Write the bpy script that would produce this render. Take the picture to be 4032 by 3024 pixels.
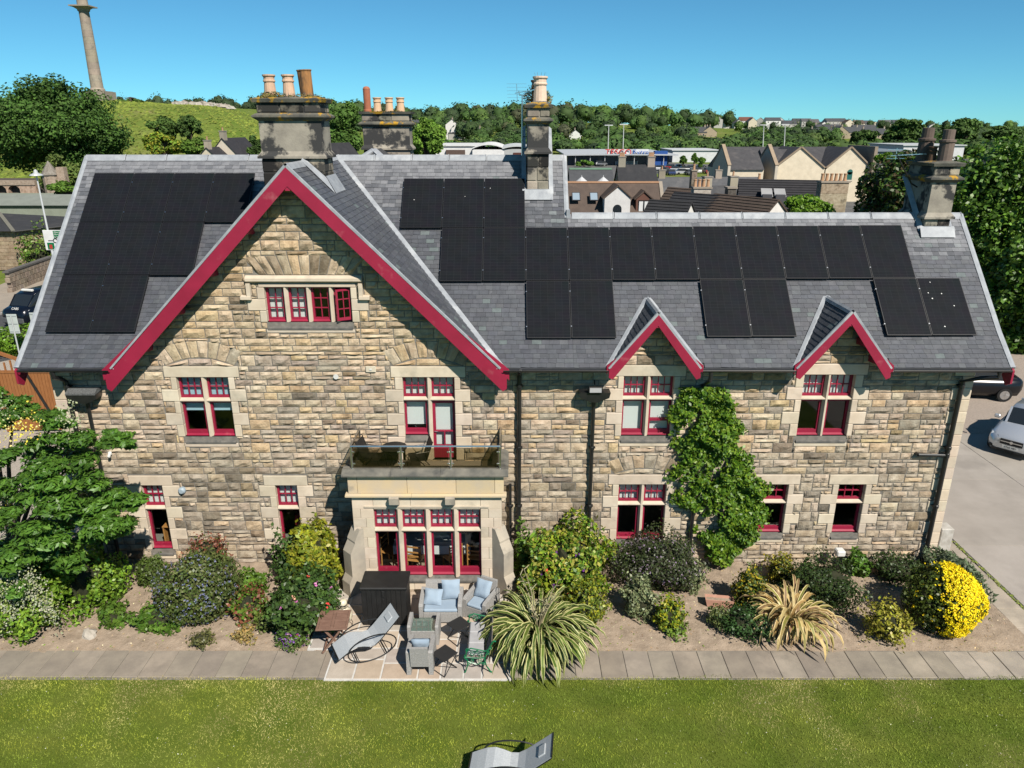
import bpy, math, random
import numpy as np
from mathutils import Vector, Matrix, noise as mn

for o in list(bpy.data.objects): bpy.data.objects.remove(o)
scene = bpy.context.scene
COL = scene.collection
R = math.radians

# ---------------------------------------------------------------- camera
PITCH, CAMD, CAMH, FPX = R(19.45), 18.0, 11.74, 2893.0
cam = bpy.data.cameras.new('Camera'); camo = bpy.data.objects.new('Camera', cam); COL.objects.link(camo)
camo.location = (0, -CAMD, CAMH); camo.rotation_euler = (R(90) - PITCH, 0, 0)
cam.sensor_width = 36; cam.sensor_fit = 'HORIZONTAL'; cam.lens = 36 * FPX / 4032
cam.clip_start = 0.1; cam.clip_end = 6000
scene.camera = camo

# ---------------------------------------------------------------- sky, sun, exposure
SUN = Vector((0.62, -1.0, 1.17)).normalized()          # direction towards the sun
SUN_EL = math.asin(SUN.z); SUN_AZ = math.atan2(SUN.x, SUN.y)
world = bpy.data.worlds.new('World'); scene.world = world; world.use_nodes = True
nt = world.node_tree; bg = nt.nodes['Background']
sky = nt.nodes.new('ShaderNodeTexSky'); sky.sky_type = 'NISHITA'; sky.sun_disc = False
sky.sun_elevation = SUN_EL; sky.sun_rotation = SUN_AZ
sky.altitude = 0; sky.air_density = 0.6; sky.dust_density = 0.0; sky.ozone_density = 1.0
gm_ = nt.nodes.new('ShaderNodeGamma'); gm_.inputs[1].default_value = 0.85
tn = nt.nodes.new('ShaderNodeMix'); tn.data_type = 'RGBA'; tn.blend_type = 'MULTIPLY'; tn.inputs[0].default_value = 1; tn.inputs[7].default_value = (.33, .79, .95, 1)
nt.links.new(sky.outputs[0], gm_.inputs[0]); nt.links.new(gm_.outputs[0], tn.inputs[6]); nt.links.new(tn.outputs[2], bg.inputs[0])
bg.inputs[1].default_value = 0.09
sl = bpy.data.lights.new('Sun', 'SUN'); sl.energy = 5.0; sl.angle = R(0.53); sl.color = (1.0, 0.93, 0.83)
so = bpy.data.objects.new('Sun', sl); COL.objects.link(so)
so.rotation_euler = SUN.to_track_quat('Z', 'Y').to_euler(); so.location = (40, -60, 70)
vs = scene.view_settings; vs.view_transform = 'Standard'; vs.look = 'None'; vs.exposure = 0.72; vs.gamma = 1.0
scene.render.resolution_x, scene.render.resolution_y = 1024, 768

# ---------------------------------------------------------------- measuring helpers (photo pixel -> point in the place)
_c, _s = math.cos(PITCH), math.sin(PITCH)
def _ray(px, py):
    u = (px - 2016) / FPX; v = (1512 - py) / FPX
    return u, _c + v * _s, -_s + v * _c
def at(px, py, Y):                       # point at distance Y
    r = _ray(px, py); t = (Y + CAMD) / r[1]; return Vector((r[0] * t, Y, CAMH + r[2] * t))
def gr(px, py, z=0.0):                   # point at height z
    r = _ray(px, py); t = (z - CAMH) / r[2]; return Vector((r[0] * t, -CAMD + r[1] * t, z))
def pxarea(p, w, h):                     # how large a piece shows
    dy = p[1] + CAMD; dz = p[2] - CAMH; d = dy * _c - dz * _s
    return w * h / (d * d) if abs(p[0] / d) < .71 else 0

# ---------------------------------------------------------------- materials
MATS = {}
def _new(name):
    m = bpy.data.materials.new(name); m.use_nodes = True
    n = m.node_tree; b = n.nodes['Principled BSDF']; MATS[name] = m
    return m, n, b
def rgba(c): return (c[0], c[1], c[2], 1)
def mat(name, col, col2=None, scale=4.0, rough=.8, bump=0.0, bscale=40.0, attr=False, spec=.3, metal=0.0,
        detail=4.0, lo=.35, hi=.65, third=None, tscale=1.0, tlo=.55, thi=.7, stretch=None, objc=False):
    if name in MATS: return MATS[name]
    al = lambda c: None if c is None else tuple(v * .66 for v in c)
    if metal < .5: col, col2, third = al(col), al(col2), al(third)
    m, n, b = _new(name); L = n.links.new
    b.inputs['Roughness'].default_value = rough; b.inputs['Metallic'].default_value = metal
    b.inputs['Specular IOR Level'].default_value = spec
    if objc: src = n.nodes.new('ShaderNodeTexCoord').outputs['Object']
    else: src = n.nodes.new('ShaderNodeNewGeometry').outputs['Position']
    if stretch:
        mp = n.nodes.new('ShaderNodeMapping'); mp.inputs['Scale'].default_value = stretch; L(src, mp.inputs[0]); src = mp.outputs[0]
    def nz(sc, det=detail):
        t = n.nodes.new('ShaderNodeTexNoise'); t.inputs['Scale'].default_value = sc; t.inputs['Detail'].default_value = det
        t.inputs['Roughness'].default_value = .62; L(src, t.inputs['Vector']); return t.outputs['Fac']
    def ramp(x, a, c):
        q = n.nodes.new('ShaderNodeMapRange'); q.inputs[1].default_value = a; q.inputs[2].default_value = c; L(x, q.inputs[0]); return q.outputs[0]
    def mix(fac, A, B, mode='MIX'):
        x = n.nodes.new('ShaderNodeMix'); x.data_type = 'RGBA'; x.blend_type = mode
        if isinstance(fac, float): x.inputs[0].default_value = fac
        else: L(fac, x.inputs[0])
        for sock, v in ((x.inputs[6], A), (x.inputs[7], B)):
            if isinstance(v, tuple): sock.default_value = rgba(v)
            else: L(v, sock)
        return x.outputs[2]
    out = col
    if col2 is not None: out = mix(ramp(nz(scale), lo, hi), col, col2)
    if third is not None: out = mix(ramp(nz(tscale, 6.0), tlo, thi), out, third)
    if attr:
        a = n.nodes.new('ShaderNodeAttribute'); a.attribute_name = 'Col'
        out = mix(1.0, a.outputs['Color'], out, 'MULTIPLY')
    if isinstance(out, tuple): b.inputs['Base Color'].default_value = rgba(out)
    else: L(out, b.inputs['Base Color'])
    if bump:
        bn = n.nodes.new('ShaderNodeBump'); bn.inputs['Strength'].default_value = 1; bn.inputs['Distance'].default_value = bump
        L(nz(bscale, 5.0), bn.inputs['Height']); L(bn.outputs[0], b.inputs['Normal'])
    return m
def leafmat(name, gloss=.45, trans=.25):
    if name in MATS: return MATS[name]
    m, n, b = _new(name); L = n.links.new
    a = n.nodes.new('ShaderNodeAttribute'); a.attribute_name = 'Col'
    sc = n.nodes.new('ShaderNodeMix'); sc.data_type = 'RGBA'; sc.blend_type = 'MULTIPLY'; sc.inputs[0].default_value = 1; sc.inputs[7].default_value = (.88, .88, .88, 1); L(a.outputs['Color'], sc.inputs[6]); a = sc
    L(a.outputs[2], b.inputs['Base Color']); b.inputs['Roughness'].default_value = gloss
    b.inputs['Specular IOR Level'].default_value = .35
    t = n.nodes.new('ShaderNodeBsdfTranslucent'); L(a.outputs[2], t.inputs[0])
    x = n.nodes.new('ShaderNodeMixShader'); x.inputs[0].default_value = trans
    L(b.outputs[0], x.inputs[1]); L(t.outputs[0], x.inputs[2]); L(x.outputs[0], n.nodes['Material Output'].inputs[0])
    return m
def glassmat(name, tint, ior=1.5, refl=1.0):
    m, n, b = _new(name); L = n.links.new; n.nodes.remove(b)
    t = n.nodes.new('ShaderNodeBsdfTransparent'); t.inputs[0].default_value = rgba(tint)
    g = n.nodes.new('ShaderNodeBsdfGlossy'); g.inputs['Roughness'].default_value = .03
    w = n.nodes.new('ShaderNodeLayerWeight'); w.inputs[0].default_value = .5
    pw = n.nodes.new('ShaderNodeMath'); pw.operation = 'POWER'; pw.inputs[1].default_value = 4.0; L(w.outputs['Facing'], pw.inputs[0])
    f = n.nodes.new('ShaderNodeMapRange'); f.inputs[3].default_value = .035 * refl; f.inputs[4].default_value = .85; L(pw.outputs[0], f.inputs[0])
    x = n.nodes.new('ShaderNodeMixShader'); L(f.outputs[0], x.inputs[0]); L(t.outputs[0], x.inputs[1]); L(g.outputs[0], x.inputs[2])
    L(x.outputs[0], n.nodes['Material Output'].inputs[0]); return m

M_STONE = mat('rock_faced_sandstone', (1, .99, .97), (.66, .61, .56), 4.2, .9, .02, 22, attr=True, spec=.12, third=(.27, .26, .25), tscale=1.9, tlo=.55, thi=.74, detail=7)
M_DRESS = mat('dressed_sandstone', (.72, .62, .49), (.62, .52, .40), 2.5, .85, .002, 60, attr=True, spec=.2, third=(.40, .36, .29), tscale=1.5, tlo=.56, thi=.78)
M_SILL = mat('stained_sill_stone', (.10, .10, .095), (.20, .185, .165), 5, .85, .003, 50, spec=.2)
M_MORTAR = mat('mortar', (.27, .25, .215), (.17, .155, .14), 6, .95)  # base colour darkened to add shadow lines between the wall stones
M_CHIM = mat('sooty_chimney_stone', (.40, .365, .30), (.25, .225, .19), 1.7, .9, .006, 30, attr=True, spec=.15, third=(.055, .055, .055), tscale=1.25, tlo=.50, thi=.56, detail=6)
M_CHIMCAP = mat('lichened_chimney_cap', (.085, .085, .08), (.20, .19, .15), 2.3, .9, .008, 25, spec=.15, third=(.52, .30, .035), tscale=2.2, tlo=.55, thi=.60, detail=6)
M_SLATE = mat('roof_slate', (.80, .81, .83), (.60, .61, .64), 6, .55, .002, 30, attr=True, spec=.4, third=(1.5, 1.5, 1.5), tscale=3.0, tlo=.66, thi=.8)
M_DECK = mat('slate_underlay', (.075, .077, .085), (.055, .057, .06), 3, .8)
M_LEAD = mat('sheet_lead', (.40, .425, .45), (.29, .31, .34), 3.5, .55, .004, 15, spec=.3, third=(.52, .535, .55), tscale=1.2)
M_RED = mat('crimson_paint', (.36, .016, .055), (.29, .012, .043), 1.4, .48, .002, 40, spec=.4, third=(.44, .11, .13), tscale=2.3, tlo=.63, thi=.8, detail=8)
M_BLACKIRON = mat('black_painted_iron', (.012, .013, .014), (.02, .02, .02), 8, .35, spec=.5)
M_PANEL = None
M_GLASS = glassmat('window_glass', (.95, .97, .96), 1.45)
M_SMOKED = glassmat('smoked_glass', (.64, .61, .52), 1.45)
M_CLEAR = glassmat('table_glass', (.84, .92, .89), 1.5, 3.0)
M_STEEL = mat('brushed_steel', (.62, .63, .64), None, rough=.28, metal=1.0)
M_WHITE = mat('white_paint', (.78, .78, .75), (.70, .70, .67), 3, .6)
M_BLIND = mat('white_blind', (.80, .82, .82), None, rough=.9)
M_BLINDB = mat('pale_blue_blind', (.42, .62, .74), None, rough=.9)
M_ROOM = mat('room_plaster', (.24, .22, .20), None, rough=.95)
M_TERRA = mat('clay_pot', (.72, .49, .34), (.60, .40, .28), 5, .85, .002, 40, attr=True)
M_LEAF = leafmat('leaf'); M_LEAFD = leafmat('leaf_matte', .7, .2); M_FAR = leafmat('far_leaf', .8, .15)
M_BARK = mat('bark', (.10, .08, .06), (.05, .04, .03), 9, .95, .02, 25)
M_SOIL = mat('dry_soil', (.45, .355, .265), (.32, .25, .185), 3, .97, .02, 22, spec=.1, third=(.47, .38, .29), tscale=9, detail=8)
M_PATH = mat('concrete_slab', (.36, .312, .25), (.28, .243, .20), 2.2, .92, .003, 60, attr=True, spec=.15, third=(.42, .36, .29), tscale=.9, detail=7)
M_PATIO = mat('indian_stone_slab', (.54, .485, .425), (.46, .41, .355), 3.2, .85, .004, 25, attr=True, spec=.2)
M_GROUT = mat('pale_grout', (.74, .72, .68), (.60, .58, .54), 6, .95)
M_WICKER = mat('grey_wicker', (.44, .43, .415), (.29, .285, .275), 60, .75, .004, 120, lo=.4, hi=.6)
M_CUSH = mat('pale_blue_canvas', (.36, .455, .55), (.32, .41, .51), 3, .9, .004, 9)
M_CUSHG = mat('grey_canvas', (.46, .46, .47), (.40, .40, .41), 4, .9, .002, 20)
M_TIMBER = mat('weathered_brown_wood', (.27, .16, .115), (.19, .105, .075), 4, .75, .002, 30, stretch=(1, 6, 6))
M_GREYWOOD = mat('grey_bench_wood', (.26, .23, .20), (.17, .15, .13), 5, .85, stretch=(8, 1, 8))
M_BLACKPL = mat('black_plastic', (.013, .013, .013), (.02, .02, .02), 5, .5, .001, 50, spec=.35)
M_SLING = mat('silver_grey_mesh_fabric', (.58, .61, .63), (.36, .40, .43), 14, .75, stretch=(1, 7, 7), lo=.3, hi=.7, objc=True)
M_GREENIRON = mat('green_enamel_iron', (.005, .19, .075), (.004, .15, .06), 6, .3, spec=.5)
M_CREAM = mat('cream_render', (.80, .69, .52), (.74, .63, .47), 2, .9)
M_DARKGLASS = mat('dark_window', (.02, .025, .03), None, rough=.12, spec=.6)
M_ATTR = mat('painted', (1, 1, 1), (.86, .86, .86), 1.3, .8, attr=True, spec=.2, detail=6)
M_ATTRG = mat('gloss_painted', (1, 1, 1), None, rough=.3, attr=True, spec=.5)
# ---------------------------------------------------------------- mesh helpers
class MB:
    """collects faces (with a colour and a material slot each) and links them as ONE mesh object"""
    def __init__(s): s.v = []; s.f = []; s.c = []; s.m = []
    def poly(s, pts, col=(1, 1, 1), mi=0):
        i = len(s.v); s.v.extend([tuple(p) for p in pts]); s.f.append(tuple(range(i, i + len(pts)))); s.c.append(col); s.m.append(mi)
    def raw(s, vs, fs, col=(1, 1, 1), mi=0):
        i = len(s.v); s.v.extend([tuple(p) for p in vs])
        for f in fs: s.f.append(tuple(i + k for k in f)); s.c.append(col); s.m.append(mi)
    def box(s, x0, x1, y0, y1, z0, z1, col=(1, 1, 1), mi=0, bev=0.0):
        b = min(bev, (x1 - x0) * .45, (y1 - y0) * .45, (z1 - z0) * .45)
        if b <= 0:
            vs = [(x, y, z) for z in (z0, z1) for x, y in ((x0, y0), (x1, y0), (x1, y1), (x0, y1))]
            s.raw(vs, [(3, 2, 1, 0), (4, 5, 6, 7), (0, 1, 5, 4), (1, 2, 6, 5), (2, 3, 7, 6), (3, 0, 4, 7)], col, mi)
        else:
            def ring(d, z): return [(x0 + d, y0 + b, z), (x0 + d + (b - d), y0 + d, z), (x1 - d - (b - d), y0 + d, z), (x1 - d, y0 + b, z), (x1 - d, y1 - b, z), (x1 - b, y1 - d, z), (x0 + b, y1 - d, z), (x0 + d, y1 - b, z)]
            def inner(z): return [(x0 + b, y0 + b, z)] * 2 + [(x1 - b, y0 + b, z)] * 2 + [(x1 - b, y1 - b, z)] * 2 + [(x0 + b, y1 - b, z)] * 2
            vs = ring(0, z0 + b) + ring(0, z1 - b)
            fs = [(k, (k + 1) % 8, (k + 1) % 8 + 8, k + 8) for k in range(8)]
            t = [(x0 + b, y0 + b, z1), (x1 - b, y0 + b, z1), (x1 - b, y1 - b, z1), (x0 + b, y1 - b, z1)]
            u = [(p[0], p[1], z0) for p in t]
            vs += t + u
            fs += [(16, 17, 18, 19), (23, 22, 21, 20)]
            for k in range(4):
                a, c = (2 * k + 7) % 8, (2 * k + 1) % 8
                q = 2 * k
                fs += [(8 + q, 8 + q + 1, 16 + k), (8 + q + 1, 8 + (q + 2) % 8, 16 + (k + 1) % 4, 16 + k)]
                fs += [(q + 1, q, 20 + k), ((q + 2) % 8, q + 1, 20 + k, 20 + (k + 1) % 4)]
            s.raw(vs, fs, col, mi)
    def obox(s, mtx, sx, sy, sz, col=(1, 1, 1), mi=0, bev=0.0):
        i = len(s.v); s.box(-sx / 2, sx / 2, -sy / 2, sy / 2, -sz / 2, sz / 2, col, mi, bev)
        for k in range(i, len(s.v)): s.v[k] = tuple(mtx @ Vector(s.v[k]))
    def bar(s, a, b, w, h, col=(1, 1, 1), mi=0, up=(0, 0, 1), bev=0.0):
        a, b = Vector(a), Vector(b); d = (b - a); L = d.length; d.normalize(); up = Vector(up)
        x = up.cross(d)
        if x.length < 1e-4: x = Vector((1, 0, 0)).cross(d)
        x.normalize(); z = d.cross(x)
        m = Matrix.Translation((a + b) / 2) @ Matrix((x, d, z)).transposed().to_4x4()
        s.obox(m, w, L, h, col, mi, bev)
    def prism(s, poly, y0, y1, col=(1, 1, 1), mi=0, axis='y'):     # polygon in (x,z) pushed along y, or (y,z) along x, or (x,y) along z
        def P(p, t): return (p[0], t, p[1]) if axis == 'y' else ((t, p[0], p[1]) if axis == 'x' else (p[0], p[1], t))
        n = len(poly); vs = [P(p, y0) for p in poly] + [P(p, y1) for p in poly]
        fs = [tuple(range(n)), tuple(range(2 * n - 1, n - 1, -1))] + [(k, k + n, (k + 1) % n + n, (k + 1) % n) for k in range(n)]
        s.raw(vs, fs, col, mi)
    def tube(s, pts, r, n=8, col=(1, 1, 1), mi=0, cap=True):
        pts = [Vector(p) for p in pts]; rs = r if isinstance(r, (list, tuple)) else [r] * len(pts)
        vs = []; ref = None
        for k, p in enumerate(pts):
            d = (pts[min(k + 1, len(pts) - 1)] - pts[max(k - 1, 0)]).normalized()
            if ref is None: ref = d.orthogonal().normalized()
            ref = (ref - d * ref.dot(d)); ref = ref.normalized() if ref.length > 1e-5 else d.orthogonal().normalized()
            q = d.cross(ref)
            vs += [p + (ref * math.cos(2 * math.pi * j / n) + q * math.sin(2 * math.pi * j / n)) * rs[k] for j in range(n)]
        fs = [(k * n + j, k * n + (j + 1) % n, (k + 1) * n + (j + 1) % n, (k + 1) * n + j) for k in range(len(pts) - 1) for j in range(n)]
        if cap: fs += [tuple(range(n - 1, -1, -1)), tuple((len(pts) - 1) * n + j for j in range(n))]
        s.raw(vs, fs, col, mi)
    def lathe(s, prof, c, n=16, col=(1, 1, 1), mi=0, rot=0.0):
        vs = [(c[0] + r * math.cos(2 * math.pi * j / n + rot), c[1] + r * math.sin(2 * math.pi * j / n + rot), c[2] + z) for r, z in prof for j in range(n)]
        fs = [(k * n + j, k * n + (j + 1) % n, (k + 1) * n + (j + 1) % n, (k + 1) * n + j) for k in range(len(prof) - 1) for j in range(n)]
        fs += [tuple(range(n - 1, -1, -1)), tuple((len(prof) - 1) * n + j for j in range(n))]
        s.raw(vs, fs, col, mi)
    def build(s, name, mats, parent=None, smooth=False, loc=None):
        me = bpy.data.meshes.new(name); me.from_pydata(s.v, [], s.f); return link_mesh(name, me, mats, parent, smooth, s.c, s.m)
def link_mesh(name, me, mats, parent=None, smooth=False, cols=None, mis=None):
    if not isinstance(mats, (list, tuple)): mats = [mats]
    for m in mats: me.materials.append(m)
    n = len(me.polygons)
    if cols is not None:
        a = me.attributes.new('Col', 'FLOAT_COLOR', 'FACE'); c = np.ones((n, 4), np.float32); c[:, :3] = np.asarray(cols, np.float32).reshape(n, -1)[:, :3]
        a.data.foreach_set('color', c.ravel())
    if mis is not None and len(mats) > 1: me.polygons.foreach_set('material_index', np.asarray(mis, np.int32))
    if smooth: me.polygons.foreach_set('use_smooth', np.ones(n, bool))
    me.update()
    o = bpy.data.objects.new(name, me); COL.objects.link(o)
    if parent is not None: adopt(o, parent)
    return o
def wmat(o):
    m = o.matrix_basis.copy()
    while o.parent is not None: o = o.parent; m = o.matrix_basis @ m
    return m
def adopt(o, parent):                      # parent keeping the place in the world
    o.parent = parent; o.matrix_parent_inverse = Matrix.Identity(4)
    o.matrix_basis = wmat(parent).inverted() @ o.matrix_basis
def np_obj(name, V, F, cols, mats, parent=None, smooth=False):
    me = bpy.data.meshes.new(name); V = np.ascontiguousarray(V, np.float32); F = np.ascontiguousarray(F, np.int32); n, k = F.shape
    me.vertices.add(len(V)); me.vertices.foreach_set('co', V.ravel())
    me.loops.add(n * k); me.loops.foreach_set('vertex_index', F.ravel())
    me.polygons.add(n); me.polygons.foreach_set('loop_start', np.arange(0, n * k, k, dtype=np.int32))
    me.update(calc_edges=True)
    return link_mesh(name, me, mats, parent, smooth, cols)
def thing(name, label, cat, loc=(0, 0, 0), rz=0.0, group=None):
    o = bpy.data.objects.new(name, None); COL.objects.link(o); o.empty_display_size = .2
    o.location = loc; o.rotation_euler = (0, 0, rz); return tag(o, label, cat, group)
def tag(o, label, cat=None, group=None, kind=None):
    if label: o['label'] = label
    if cat: o['category'] = cat
    if group: o['group'] = group
    if kind: o['kind'] = kind
    return o
def struct(o, label=None): o['kind'] = 'structure'; (label and o.__setitem__('label', label)); return o
def copy_tree(o, parent=None):
    c = o.copy(); COL.objects.link(c); c.parent = parent
    for ch in list(o.children): copy_tree(ch, c)
    return c
def text_mesh(name, txt, size, mats, mtx, parent, ext=.01, align='CENTER'):
    cu = bpy.data.curves.new(name, 'FONT'); cu.body = txt; cu.size = size; cu.extrude = ext; cu.align_x = align; cu.align_y = 'CENTER'; cu.resolution_u = 3
    t = bpy.data.objects.new(name, cu); COL.objects.link(t); bpy.context.view_layer.update()
    me = bpy.data.meshes.new_from_object(t.evaluated_get(bpy.context.evaluated_depsgraph_get()))
    bpy.data.objects.remove(t); me.transform(mtx); o = link_mesh(name, me, mats)
    if parent is not None: adopt(o, parent)
    return o
def vary(c, rnd, a=.12, b=.03):
    k = 1 + rnd.uniform(-a, a); return tuple(max(0.004, x * k * (1 + rnd.uniform(-b, b))) for x in c)
def smoothstep(a, b, x): t = min(1, max(0, (x - a) / (b - a))); return t * t * (3 - 2 * t)

# ---------------------------------------------------------------- foliage
def leaf_cloud(P, N, size, cols, seed, aspect=1.6, tilt=.7):
    """diamond-shaped leaves at points P facing roughly along N"""
    rg = np.random.default_rng(seed); n = len(P)
    N = N + rg.normal(0, tilt, (n, 3)); N /= np.linalg.norm(N, axis=1, keepdims=True) + 1e-9
    T = rg.normal(0, 1, (n, 3)); T -= N * (T * N).sum(1, keepdims=True); T /= np.linalg.norm(T, axis=1, keepdims=True) + 1e-9
    B = np.cross(N, T); s = (size * rg.uniform(.65, 1.3, n))[:, None]
    V = np.stack([P - T * s * .5 * aspect, P + B * s * .5 - T * s * .08, P + T * s * .5 * aspect - N * s * .15, P - B * s * .5 - T * s * .08], 1).reshape(-1, 3)
    return V, np.arange(4 * n).reshape(-1, 4), cols
GREEN_GAIN = .84
def pick_cols(pal, n, rg, jit=.18):
    pal = np.asarray(pal, float); c = pal[rg.integers(0, len(pal), n)]
    return np.clip(c * np.where((c[:, 1:2] > c[:, 0:1] * 1.04) & (c.max(1, keepdims=True) < .31), np.array((1.75, 1.6, 1.15)) * GREEN_GAIN, 1.0) * (1 + rg.uniform(-jit, jit, (n, 1))) * (1 + rg.uniform(-.06, .06, (n, 3))), .003, 1)
def blob_points(c, r, n, rg, lump=.22, freq=2.2, zmin=None, inner=.3, seed=0, stray=0.0):
    """points scattered through the outer shell of a lumpy ellipsoid"""
    D = rg.normal(0, 1, (n, 3)); D /= np.linalg.norm(D, axis=1, keepdims=True)
    ph = np.random.default_rng(seed + 991).uniform(0, 6.28, (9,)); w = np.random.default_rng(seed + 57).normal(0, freq, (9, 3))
    k = 1 + lump * sum(np.sin(D @ w[i] * 1.6 + ph[i]) for i in range(9)) / 3.0
    rad = k * (1 - inner * rg.uniform(0, 1, n) ** 2.2) * (1 + (rg.random(n) < stray) * rg.uniform(.02, .22, n))
    P = np.asarray(c) + D * np.asarray(r) * rad[:, None]
    if zmin is not None: 
        keep = P[:, 2] > zmin; P, D = P[keep], D[keep]
    return P, D / np.asarray(r) * np.mean(r)
def core_blob(mb, c, r, col, seed, lump=.2, n=10):
    rg = random.Random(seed); vs = []; m = n * 2
    for i in range(n + 1):
        t = math.pi * i / n
        for j in range(m):
            p = 2 * math.pi * j / m; k = 1 + rg.uniform(-lump, lump) * .5
            vs.append((c[0] + r[0] * k * math.sin(t) * math.cos(p), c[1] + r[1] * k * math.sin(t) * math.sin(p), max(.01, c[2] + r[2] * k * math.cos(t))))
    fs = [(i * m + j, (i + 1) * m + j, (i + 1) * m + (j + 1) % m, i * m + (j + 1) % m) for i in range(n) for j in range(m)]
    mb.raw(vs, fs, col)
# ================================================================ THE HOUSE
rnd = random.Random(7)
house = thing('stone_villa', 'two-storey sandstone villa with crimson bargeboards and solar panels on its slate roof', 'house')
WX0, WX1 = -11.93, 11.95
GX, GZ, GY = -5.17, 10.86, 4.48            # big gable: ridge x, ridge height, where it meets the main ridge
HX1 = 1.55                                 # the high roof ends here
LZ, LY = 9.37, 2.99                        # ridge of the lower wing
DORM = [(3.58, 7.40, 1.15), (8.31, 7.44, 1.18)]
DSL = 1.226
def rz(y): return 6.38 + y                  # the front roof slope
STONEPAL = [(.60, .51, .40), (.57, .49, .39), (.62, .53, .42), (.55, .475, .38), (.50, .44, .36), (.60, .48, .33), (.66, .58, .47), (.46, .41, .35), (.39, .355, .31), (.62, .50, .33)]
def rough_stone(q, col, r, proud=.042, lift=0.0):
    """rock-faced block: q = 4 corners (x,z) anticlockwise from lower left; returns verts, faces (front towards -y)"""
    w = abs(q[1][0] - q[0][0]) + 1e-6; h = abs(q[3][1] - q[0][1]) + 1e-6
    nx = 5 if w > .38 else 4; nz = 4 if h > .2 else 3
    e = min(.016 / w, .3); ez = min(.016 / h, .3)
    us = [0, e] + [e + (1 - 2 * e) * k / (nx - 1) for k in range(1, nx - 1)] + [1 - e, 1]
    vz = [0, ez] + [ez + (1 - 2 * ez) * k / (nz - 1) for k in range(1, nz - 1)] + [1 - ez, 1]
    base = r.uniform(.35, 1.0) * proud; tx = r.uniform(-.5, .5) * proud; tz = r.uniform(-.6, .6) * proud
    vs = []
    for j, v in enumerate(vz):
        for i, u in enumerate(us):
            x = (q[0][0] * (1 - u) + q[1][0] * u) * (1 - v) + (q[3][0] * (1 - u) + q[2][0] * u) * v
            z = (q[0][1] * (1 - u) + q[1][1] * u) * (1 - v) + (q[3][1] * (1 - u) + q[2][1] * u) * v
            if i in (0, len(us) - 1) or j in (0, len(vz) - 1): y = .004
            elif i in (1, len(us) - 2) or j in (1, len(vz) - 2): y = -.010 - r.uniform(0, .008)
            else: y = -.014 - max(0, base + tx * (u - .5) * 2 + tz * (v - .5) * 2 + r.uniform(-.45, .45) * proud)
            if 0 < i < len(us) - 1 and 0 < j < len(vz) - 1: x += r.uniform(-.012, .012) * (w > .2); z += r.uniform(-.006, .006)
            vs.append((x, y - lift, z))
    n = len(us)
    return vs, [(j * n + i, j * n + i + 1, (j + 1) * n + i + 1, (j + 1) * n + i) for j in range(len(vz) - 1) for i in range(n - 1)]
def subtract(rects, hole, sl=.045):
    out = []
    a0, a1, b0, b1 = hole
    for (x0, x1, z0, z1) in rects:
        if x1 <= a0 or x0 >= a1 or z1 <= b0 or z0 >= b1: out.append((x0, x1, z0, z1)); continue
        zz0, zz1 = max(z0, b0), min(z1, b1)
        for p in ((x0, min(x1, a0), z0, z1), (max(x0, a1), x1, z0, z1), (max(x0, a0), min(x1, a1), z0, b0), (max(x0, a0), min(x1, a1), b1, z1)):
            if p[1] - p[0] > sl and p[3] - p[2] > sl: out.append(p)
    return out
def lay_rubble(x0, x1, z0, z1, holes, r, clip=None):
    out = []; z = z0
    while z < z1 - .05:
        h = min(r.choice([.15, .18, .20, .23, .26, .29]), z1 - z)
        if z1 - z - h < .08: h = z1 - z
        x = x0 - r.uniform(0, .2)
        while x < x1:
            k = r.random()
            if k < .58 or h < .22:
                w = r.uniform(.28, .66) if h < .26 else r.uniform(.32, .60); cells = [(x, x + w, z, z + h)]
            else:
                w = r.uniform(.5, .85); m = z + h * r.choice([.42, .5, .6]); a = x + w * r.uniform(.35, .65); b = x + w * r.uniform(.3, .7)
                cells = [(x, a, z, m), (a, x + w, z, m), (x, b, m, z + h), (b, x + w, m, z + h)]
                if r.random() < .4: cells = [(x, x + w, z, m), (x, b, m, z + h), (b, x + w, m, z + h)]
            for c in cells:
                c = (max(c[0], x0), min(c[1], x1), c[2], c[3])
                if clip:
                    iv = clip(c[3]); 
                    for (a, b) in iv:
                        d = (max(c[0], a), min(c[1], b), c[2], c[3])
                        if d[1] - d[0] > .06: out.append(d)
                elif c[1] - c[0] > .05: out.append(c)
            x += w
        z += h
    for hh in holes:
        out = subtract(out, hh)
    return out

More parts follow.
